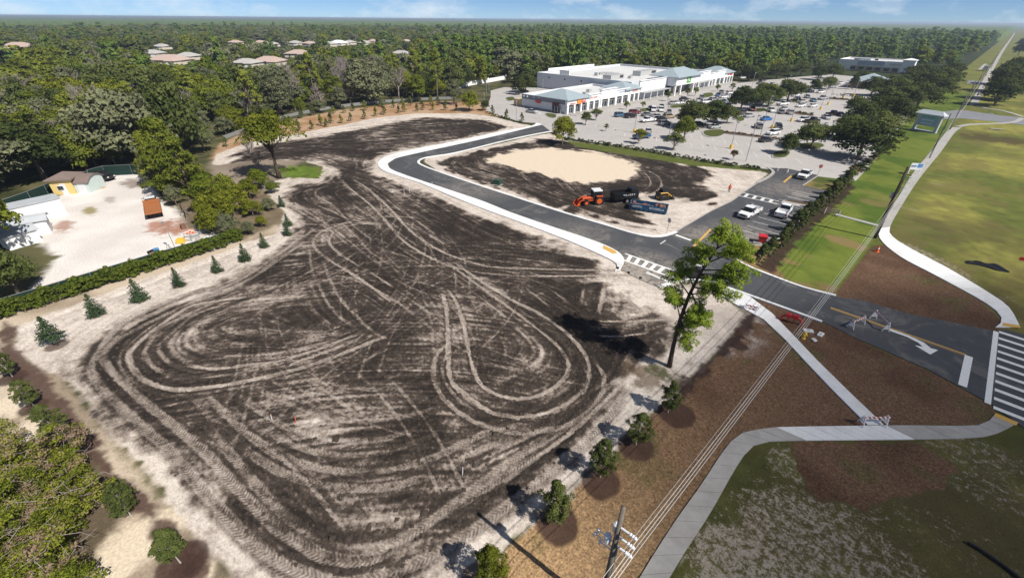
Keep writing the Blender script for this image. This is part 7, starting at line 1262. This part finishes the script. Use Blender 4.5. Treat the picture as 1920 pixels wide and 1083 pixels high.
r, L = shedlike('storage_shed', (20,470), (80,452), 2.6, 2.1, WALLW, ROOFG, 'smaller white shed partly behind the large oak', 'shed', .6, 'gambrel'); opening(r, (L - 1.2, -.03, 1.0), (1.1, .08, 1.8), 'door')
r, L = shedlike('storage_shed', (103,366), (144,363), 4.2, 2.9, YELW, SHB, 'yellow block shed with brown hip roof in the sand yard', 'shed', .9, 'hip'); opening(r, (1.5, -.03, 1.3), (.9, .08, .8)); opening(r, (L - 1.6, -.03, 1.05), (.9, .08, 2.0), 'door')
r, L = shedlike('storage_shed', (146,362), (172,361), 4.6, 2.1, GRNW, SHB, 'pale green barn style shed beside the yellow one', 'shed', 1.1, 'gambrel'); opening(r, (1.2, -.03, 1.0), (1.3, .08, 1.8), 'door')
# screened fence
SCR = M('screen_green', (.012, .032, .026), .8, .2, 0, .2); fn = empty('yard_fence', (0, 0, 0), 0, 'chain link fence with dark green windscreen round the sand yard', 'fence')
def fence(px, h=1.5):
    pts = catmull(GP(px), 3.0)
    for a, b in zip(pts[:-1], pts[1:]):
        mb = MB(); mb.strip([tuple(a), tuple(b)], .015, .015, .06, h - .04); mb.build('screen_panel', SCR, fn); mb = MB(); mb.bar((*a, h), (*b, h), .03, 5); mb.build('top_rail', GALV, fn)
    for a in pts: mb = MB(); mb.bar((*a, -.1), (*a, h + .05), .035, 6); mb.build('fence_post', GALV, fn)
fence([(-60,606),(0,584),(120,547),(290,494),(400,461),(448,444)]); fence([(172,338),(200,330),(250,327),(262,328)], 2.2); fence([(-60,420),(0,398),(60,376),(120,352),(170,336)], 1.8)
fn2 = empty('rail_fence', (0, 0, 0), 0, 'grey wire fence along the top of the brown bank', 'fence'); pts = catmull(GP([(420,262),(520,226),(600,208),(680,197),(760,190),(850,186)]), 4.0)
for a, b in zip(pts[:-1], pts[1:]): mb = MB(); mb.strip([tuple(a), tuple(b)], .02, .02, .05, 1.1); mb.build('mesh_panel', M('fence_grey', (.22, .22, .21), .7, .3), fn2)
for a in pts: mb = MB(); mb.bar((*a, -.1), (*a, 1.3), .04, 5); mb.build('fence_post', GALV, fn2)
# clutter by the hedge
tcx = empty('tool_cart', (*G(299,486), 0), .5, 'tool cart with blue tank against the yard hedge', 'cart'); part(tcx, 'crate', BRICK, ((0, 0, .55), (1.7, 1.0, 1.0))); mb = MB(); mb.bar((.2, 0, 1.08), (.2, 0, 1.75), .36, 12); mb.build('tank', BLUS, tcx); part(tcx, 'side_panel', TRIM, ((-.95, 0, .7), (.12, 1.1, 1.3)))
ld = empty('hand_truck', (*G(317,480), 0), .5, 'metal hand truck leaning next to the tool cart', 'cart')
for sx in (-.25, .25): mb = MB(); mb.bar((sx, 0, 0), (sx, .5, 1.8), .03, 5); mb.build('rail', GALV, ld)
for z_ in (.4, .8, 1.2, 1.6): part(ld, 'rung', GALV, ((0, z_ * .28, z_), (.5, .04, .05)))
lm = empty('yard_light', (*G(332,474), 0), R(20), 'thin yard light on a bent pole by the hedge', 'lamp'); mb = MB(); mb.tube([(0, 0, 0), (-.2, .1, 2.2), (-.6, .2, 4.6)], [.05, .05, .04], 6); mb.build('pole', GALV, lm); part(lm, 'lamp_head', GALV, ((-.75, .25, 4.65), (.6, .3, .15)))
rq = random.Random(8); pa = np.array(G(338,393)); pb = np.array(G(405,440))
for k in range(11):
    f = k / 11; c = pa + (pb - pa) * f; an_ = math.atan2(*(pb - pa)[::-1]) + rq.uniform(-.35, .35); L = rq.uniform(2.2, 5.0); q = empty('scrap_pipe', (c[0] + rq.uniform(-.8, .8), c[1] + rq.uniform(-.8, .8), .1 + .06 * (k % 4)), an_, 'metal pipe in the scrap heap under the olive trees', 'pipe', 'pipes in the scrap heap'); mb = MB(); mb.bar((-L / 2, 0, 0), (L / 2, 0, .25), .06, 6); mb.build('pipe_length', GALV if k % 3 else TRIM, q)
for k in range(9):
    c = np.array(G(375 + rq.uniform(-22, 40), 447 + rq.uniform(-6, 9))); q = empty('scrap_rack', (*c, 0), rq.uniform(0, 3), 'grey metal rack in the scrap heap at the hedge end', 'rack', 'racks in the scrap heap'); w1, h1_ = rq.uniform(.8, 1.6), rq.uniform(.5, 1.1)
    for sx in (-1, 1): part(q, 'upright', GALV, ((sx * w1 / 2, 0, h1_ / 2), (.07, .07, h1_)))
    part(q, 'cross_bar', GALV, ((0, 0, h1_), (w1, .07, .07))); part(q, 'cross_bar', GALV, ((0, 0, h1_ * .45), (w1, .07, .07)))
for k, (px, c_, lb) in enumerate([((345,428), RUST, 'rusty brown block near the cones'), ((340,455), YEB, 'yellow compressor by the thin yard light'), ((392,452), WHT, 'white bag at the end of the scrap heap'), ((182,334), ORS, 'orange and white barrel by the back fence')]): q = empty('yard_crate', (*G(*px), 0), k, lb, 'crate'); part(q, 'crate_body', c_, ((0, 0, .35), (1.1, .7, .6))); part(q, 'crate_lid', c_, ((0, 0, .7), (.8, .6, .1)))
car('pickup', G(193,337), R(30), 'black', 'small dark truck parked by the back fence of the sand yard')
for k, (px, lb) in enumerate([((1868,243), 'grey drain inlet slab on the grass beyond the lawn path'), ((1858,214), 'little white marker on the far side street verge')]): q = empty('inlet_slab', (*G(*px), 0), .2, lb, 'slab'); part(q, 'slab', CONG, ((0, 0, .1), (3.2 - k * 2, 1.2, .25))); part(q, 'throat', TRIM, ((0, -.62, .08), (1.6 - k, .05, .12)))
fl = empty('marker_flag', (*G(1913,492), 0), .3, 'small red marker board at the right edge of the grass', 'marker'); part(fl, 'board', SREF, ((0, 0, .6), (.7, .04, .5))); mb = MB(); mb.bar((0, .03, 0), (0, .03, .6), .025, 5); mb.build('post', GALV, fl)
# ================================================================== THE WOODS
OPEN = [(FIELD, 3), (ISL, 2), (YARD, 5), (BERM, 2), (GP(ROAD_PX), 4), (GP(LOT_PX), 3), (SIDE, 1.5), ([(-132, 131), (-104, 131), (-104, 292), (-134, 292)], 5), ([(-170, 182), (-104, 182), (-104, 268), (-170, 268)], 6), ([(-20, -200), (60, -200), (60, 6000), (-20, 6000)], 3), ([(-90, 290), (-20, 290), (-20, 470), (-94, 470)], 4), (GP([(-40,610),(120,550),(460,440),(470,470),(120,600),(-40,660)]), 3), (GP([(262,335),(290,300),(420,292),(600,288),(612,340),(540,450),(440,470),(345,440),(290,385)]), 1), (GP([(840,182),(955,150),(975,165),(905,215),(870,208)]), 2)]
rf = np.random.default_rng(99)
def scatter(r0, r1, sp):
    out = []; n = int(1.9 * (r1 * r1 - r0 * r0) / 2 / (sp * sp) * 2.2); u = rf.random(n); rad = np.sqrt(r0 * r0 + (r1 * r1 - r0 * r0) * u); az_ = rf.uniform(-R(57), R(57), n) - YAW; X_, Y_ = rad * np.sin(az_), rad * np.cos(az_); grid = {}; keep = []
    for i in range(n):
        k = (int(X_[i] // sp), int(Y_[i] // sp)); ok = True
        for a in (-1, 0, 1):
            for b in (-1, 0, 1):
                j = grid.get((k[0] + a, k[1] + b))
                if j is not None and (X_[i] - X_[j]) ** 2 + (Y_[i] - Y_[j]) ** 2 < sp * sp * .72: ok = False
        if ok: grid[k] = i; keep.append(i)
    X_, Y_ = X_[keep], Y_[keep]; ok = np.ones(len(X_), bool)
    for P_, m in OPEN: ok &= sdist(P_, X_, Y_) > m
    for tx, ty, q in TREE_XY: ok &= (X_ - tx) ** 2 + (Y_ - ty) ** 2 > (q + 1.2) ** 2
    return np.c_[X_[ok], Y_[ok]]
P1 = scatter(70, 430, 5.6); P2 = scatter(430, 1500, 10.5)
def cap(P_, h):
    """gardens keep the trees low in front of the houses"""
    for hx, hy in HOUSE_XY:
        d = math.hypot(hx, hy); ux, uy = -hx / d, -hy / d; rx, ry = P_[:, 0] - hx, P_[:, 1] - hy; al = rx * ux + ry * uy; la = np.abs(-rx * uy + ry * ux); m = (la < 11) & (al > -8) & (al < 170); h = np.where(m, np.minimum(h, np.maximum(0, .9 + 25 / d * 1.0 * np.maximum(al, 0))), h); h = np.where((la < 12) & (np.abs(al) < 9), 0, h)
    return h
def zone_h(P_):
    d = np.hypot(P_[:, 0], P_[:, 1]); n_ = fbm(P_[:, 0], P_[:, 1], 60, 3, 8); return (8.0 + 5.5 * n_) * rf.choice([.5, .7, .9, 1.0, 1.2, 1.48], len(P_)) + rf.uniform(-.8, 1.0, len(P_))
h1 = cap(P1, zone_h(P1)); m = h1 > 1.5; P1, h1 = P1[m], h1[m]; h2 = cap(P2, zone_h(P2)); m = h2 > 1.5; P2, h2 = P2[m], h2[m]
d1 = np.hypot(P1[:, 0], P1[:, 1]); o_ = np.argsort(d1); P1, h1 = P1[o_], h1[o_]
right = (P1[:, 0] * math.cos(YAW) + P1[:, 1] * math.sin(YAW)) > 10           # behind the shops the wood is mostly pine
NI = 290
LF = [L_OAK, L_OLIVE, L_GREY, L_GREEN, L_DARK, L_GREY, L_BRIGHT, L_OLIVE]
WL = {0: 'dense leafy tree crowded in the wood left of the sand yard', 1: 'dense leafy tree crowded in the wood behind the brown bank', 2: 'tree in the green wood directly behind the shopping plaza'}
for i in range(min(NI, len(P1))):
    x_, y_ = P1[i]; u = rf.random(); lat = x_ * math.cos(YAW) + y_ * math.sin(YAW); z_ = 2 if lat > 10 else (1 if lat > -105 else 0)
    if z_ == 2: kd, lf = (('pine%d' % rf.integers(3), L_PINE) if u < .45 else ('tall%d' % rf.integers(4), [L_GREEN, L_OLIVE, L_OAK][rf.integers(3)]))
    else: kd, lf = (('pine%d' % rf.integers(3), L_PINE) if u < .12 else ('bare%d' % rf.integers(3), None) if u < .25 else ('tall%d' % rf.integers(4), LF[rf.integers(8)]) if u < .6 else ('oak%d' % rf.integers(4), LF[rf.integers(8)]))
    small = h1[i] < 6
    if small: kd, lf = 'oak%d' % rf.integers(4), lf or L_GREY
    LN = {'leaf_oak': 'deep green', 'leaf_olive': 'olive', 'leaf_grey_green': 'grey green', 'leaf_green': 'fresh green', 'leaf_dark': 'dark', 'leaf_bright': 'bright yellowish', 'leaf_pine': 'pale green'}
    fwd_ = -x_ * math.sin(YAW) + y_ * math.cos(YAW); rat = lat / fwd_; where = 'at far left' if rat < -.80 else 'left of the sheds' if rat < -.62 else 'above the yard' if rat < -.45 else 'left of the bank' if rat < -.28 else 'behind the left bank' if rat < -.1 else 'behind the right bank' if rat < .06 else 'behind the shops'
    dep = 'front' if fwd_ < 130 else 'middle' if fwd_ < 165 else 'back'; size_ = 'low' if h1[i] < 7.5 else 'tall' if h1[i] > 11.5 else 'mid-sized'
    kn = 'bare grey tree' if kd.startswith('bare') else ('pine' if kd[0] == 'p' else 'round tree' if kd[0] == 'o' else 'leafy tree')
    lb = f'{size_} {kn} in the {dep} wood {where}' if kd.startswith('bare') else f'{size_} {LN[lf.name]} {kn} in the {dep} wood {where}'
    tree(kd, (x_, y_), h1[i] * (1.12 if kd[0] == 'p' else 1), lb, 'tree', 'trees of the wood', lf, 'tree' if not kd.startswith('bare') else 'bare_tree', rf.uniform(.8, 1.2))
# the rest reads as one mass: instanced on points
src = bpy.data.collections.new('forest_sources'); FARM = []
def far_tree(nm, kind, seed, leaf, **kw):
    proto(nm, kind, seed, leaf, BARK, **kw); o = bpy.data.objects.new(nm, PROTO[nm][1]); src.objects.link(o); FARM.append(nm)
for k in range(2): far_tree(f'fa{k}', 'broad', 500 + k, L_GREEN, H=10, R=4.6, K=30, per=26, size=.95, zc=.5)
for k in range(2): far_tree(f'fb{k}', 'broad', 510 + k, L_OAK, H=10, R=4.8, K=30, per=26, size=.95, zc=.5)
for k in range(2): far_tree(f'fc{k}', 'broad', 520 + k, L_OLIVE, H=10, R=4.2, K=30, per=26, size=.9, zc=.52)
for k in range(2): far_tree(f'fd{k}', 'pine', 530 + k, L_FARP, H=10, R=2.5, K=30, per=26, size=.8, z0=.35)
for k in range(1): far_tree(f'fe{k}', 'broad', 540 + k, L_GREY, H=10, R=4.6, K=30, per=26, size=.95, zc=.5)
for k in range(1): far_tree(f'ff{k}', 'broad', 550 + k, L_BRIGHT, H=10, R=3.8, K=24, per=26, size=.95, zc=.5, lop=.35)
rest = np.r_[P1[NI:], P2]; hr = np.r_[h1[NI:], h2]; n = len(rest); lat = rest[:, 0] * math.cos(YAW) + rest[:, 1] * math.sin(YAW); dist = np.hypot(rest[:, 0], rest[:, 1])
u = rf.random(n); pine_p = np.clip(.30 + .0018 * lat + .25 * (fbm(rest[:, 0], rest[:, 1], 120, 3, 4) - .5) * 2, .1, .8)
names = sorted(FARM); idx = np.where(u < pine_p, [names.index('fd0') + (0)] * n + rf.integers(0, 2, n), rf.choice([names.index(q) for q in ('fa0', 'fa1', 'fb0', 'fb1', 'fc0', 'fc1', 'fe0', 'fe0', 'ff0')], n)); hr = np.where(u < pine_p, hr * 1.15, hr)
me = bpy.data.meshes.new('forest'); me.vertices.add(n); me.vertices.foreach_set('co', np.c_[rest, np.zeros(n) - .2].astype(np.float32).ravel())
wide = np.where(dist > 430, 1.35, 1.0) * rf.uniform(.7, 1.3, n)
for nm, kd, arr in (('kind_index', 'INT', idx.astype(np.int32)), ('spin', 'FLOAT', rf.uniform(0, 6.28, n).astype(np.float32)), ('tall', 'FLOAT', (hr / 10).astype(np.float32)), ('wide', 'FLOAT', (wide * hr / 10).astype(np.float32))):
    a = me.attributes.new(nm, kd, 'POINT'); a.data.foreach_set('value', arr)
fo = tag(link('forest', me), 'green woodland reaching from the shops and houses to the horizon', 'forest', kind='stuff')
ng = bpy.data.node_groups.new('forest_nodes', 'GeometryNodeTree'); ng.interface.new_socket('Geometry', in_out='INPUT', socket_type='NodeSocketGeometry'); ng.interface.new_socket('Geometry', in_out='OUTPUT', socket_type='NodeSocketGeometry')
N = ng.nodes; gi = N.new('NodeGroupInput'); go = N.new('NodeGroupOutput'); ip = N.new('GeometryNodeInstanceOnPoints'); ci = N.new('GeometryNodeCollectionInfo'); ci.inputs['Collection'].default_value = src; ci.inputs['Separate Children'].default_value = True; ci.inputs['Reset Children'].default_value = True
def na(nm, dt):
    a = N.new('GeometryNodeInputNamedAttribute'); a.data_type = dt; a.inputs['Name'].default_value = nm; return [o for o in a.outputs if o.enabled][0]
ip.inputs['Pick Instance'].default_value = True; LK = ng.links.new; LK(gi.outputs[0], ip.inputs['Points']); LK(ci.outputs[0], ip.inputs['Instance']); LK(na('kind_index', 'INT'), ip.inputs['Instance Index'])
cb = N.new('ShaderNodeCombineXYZ'); LK(na('spin', 'FLOAT'), cb.inputs[2]); LK(cb.outputs[0], ip.inputs['Rotation']); cs = N.new('ShaderNodeCombineXYZ'); wv = na('wide', 'FLOAT'); LK(wv, cs.inputs[0]); LK(wv, cs.inputs[1]); LK(na('tall', 'FLOAT'), cs.inputs[2]); LK(cs.outputs[0], ip.inputs['Scale']); LK(ip.outputs[0], go.inputs[0])
md = fo.modifiers.new('forest', 'NODES'); md.node_group = ng
# beyond that only the rough top of the canopy shows
rws = np.geomspace(1380, 13000, 150); ths = np.linspace(-R(60), R(60), 700) - YAW; RR2, TT2 = np.meshgrid(rws, ths, indexing='ij'); X2, Y2 = (RR2 * np.sin(TT2)).ravel(), (RR2 * np.cos(TT2)).ravel()
Z2 = 7.2 + 3.0 * fbm(X2, Y2, 300, 3, 3) + rf.uniform(-1, 1, X2.size) * 2.6; gap = (X2 > -26) & (X2 < 45); Z2[gap] = -.1
fi = (np.arange(149)[:, None] * 700 + np.arange(699)[None, :]).ravel(); me = np_mesh('far_canopy', np.c_[X2, Y2, Z2], np.stack([fi, fi + 1, fi + 701, fi + 700], 1)[:, ::-1], L_FARP, {'tint': ('FLOAT', rf.random(X2.size))}); tag(link('forest_canopy', me), 'far tree tops merging at the horizon', 'forest', kind='stuff')
print('FOREST', len(P1), len(P2))
# ------------------------------------------------------------------ a fair-weather cloud drifting before the sun, high above the verge
CT = Vector((40, 38, 0)); CZ = 520.0; cc_ = CT + SUNV * (CZ / SUNV.z); nu, nv_ = 48, 24; u_, v2 = np.meshgrid(np.linspace(0, 2 * np.pi, nu, endpoint=False), np.linspace(0, np.pi, nv_), indexing='ij'); dx_, dy_, dz_ = np.cos(u_) * np.sin(v2), np.sin(u_) * np.sin(v2), np.cos(v2)
lump = 1 + .16 * (fbm(dx_ * 3 + 9, dy_ * 3 + dz_ * 2 + 4, 1.0, 3, 6) - .5) * 2
cv = np.stack([cc_.x + dx_ * 47 * lump, cc_.y + dy_ * 62 * lump, CZ + np.where(dz_ < 0, dz_ * 9, dz_ * 22) * lump], -1).reshape(-1, 3); ci_ = np.arange(nu)[:, None] * nv_ + np.arange(nv_ - 1)[None, :]; cj_ = ((np.arange(nu) + 1) % nu)[:, None] * nv_ + np.arange(nv_ - 1)[None, :]
cm_ = bpy.data.materials.new('cloud_vapour'); cm_.use_nodes = True; cm_.node_tree.nodes.clear(); co_ = cm_.node_tree.nodes.new('ShaderNodeOutputMaterial'); cvn = cm_.node_tree.nodes.new('ShaderNodeVolumePrincipled'); cvn.inputs['Color'].default_value = (1, 1, 1, 1); cvn.inputs['Density'].default_value = .040; cm_.node_tree.links.new(cvn.outputs[0], co_.inputs['Volume'])
me = np_mesh('cloud', cv, np.stack([ci_, ci_ + 1, cj_ + 1, cj_], -1).reshape(-1, 4), cm_, smooth=True); tag(link('cloud', me), kind='structure')
# ------------------------------------------------------------------ air
mb = MB(); mb.box((-4600, 4600, 15.2), (24000, 24000, 33.0)); hz = mb.build('haze', bpy.data.materials.new('haze_air')); hm = hz.data.materials[0]; hm.use_nodes = True; hm.node_tree.nodes.clear()
ho = hm.node_tree.nodes.new('ShaderNodeOutputMaterial'); hv = hm.node_tree.nodes.new('ShaderNodeVolumePrincipled'); hv.inputs['Color'].default_value = (.70, .82, 1.0, 1); hv.inputs['Density'].default_value = .00020; hv.inputs['Anisotropy'].default_value = .2; hm.node_tree.links.new(hv.outputs[0], ho.inputs['Volume']); tag(hz, kind='stuff')
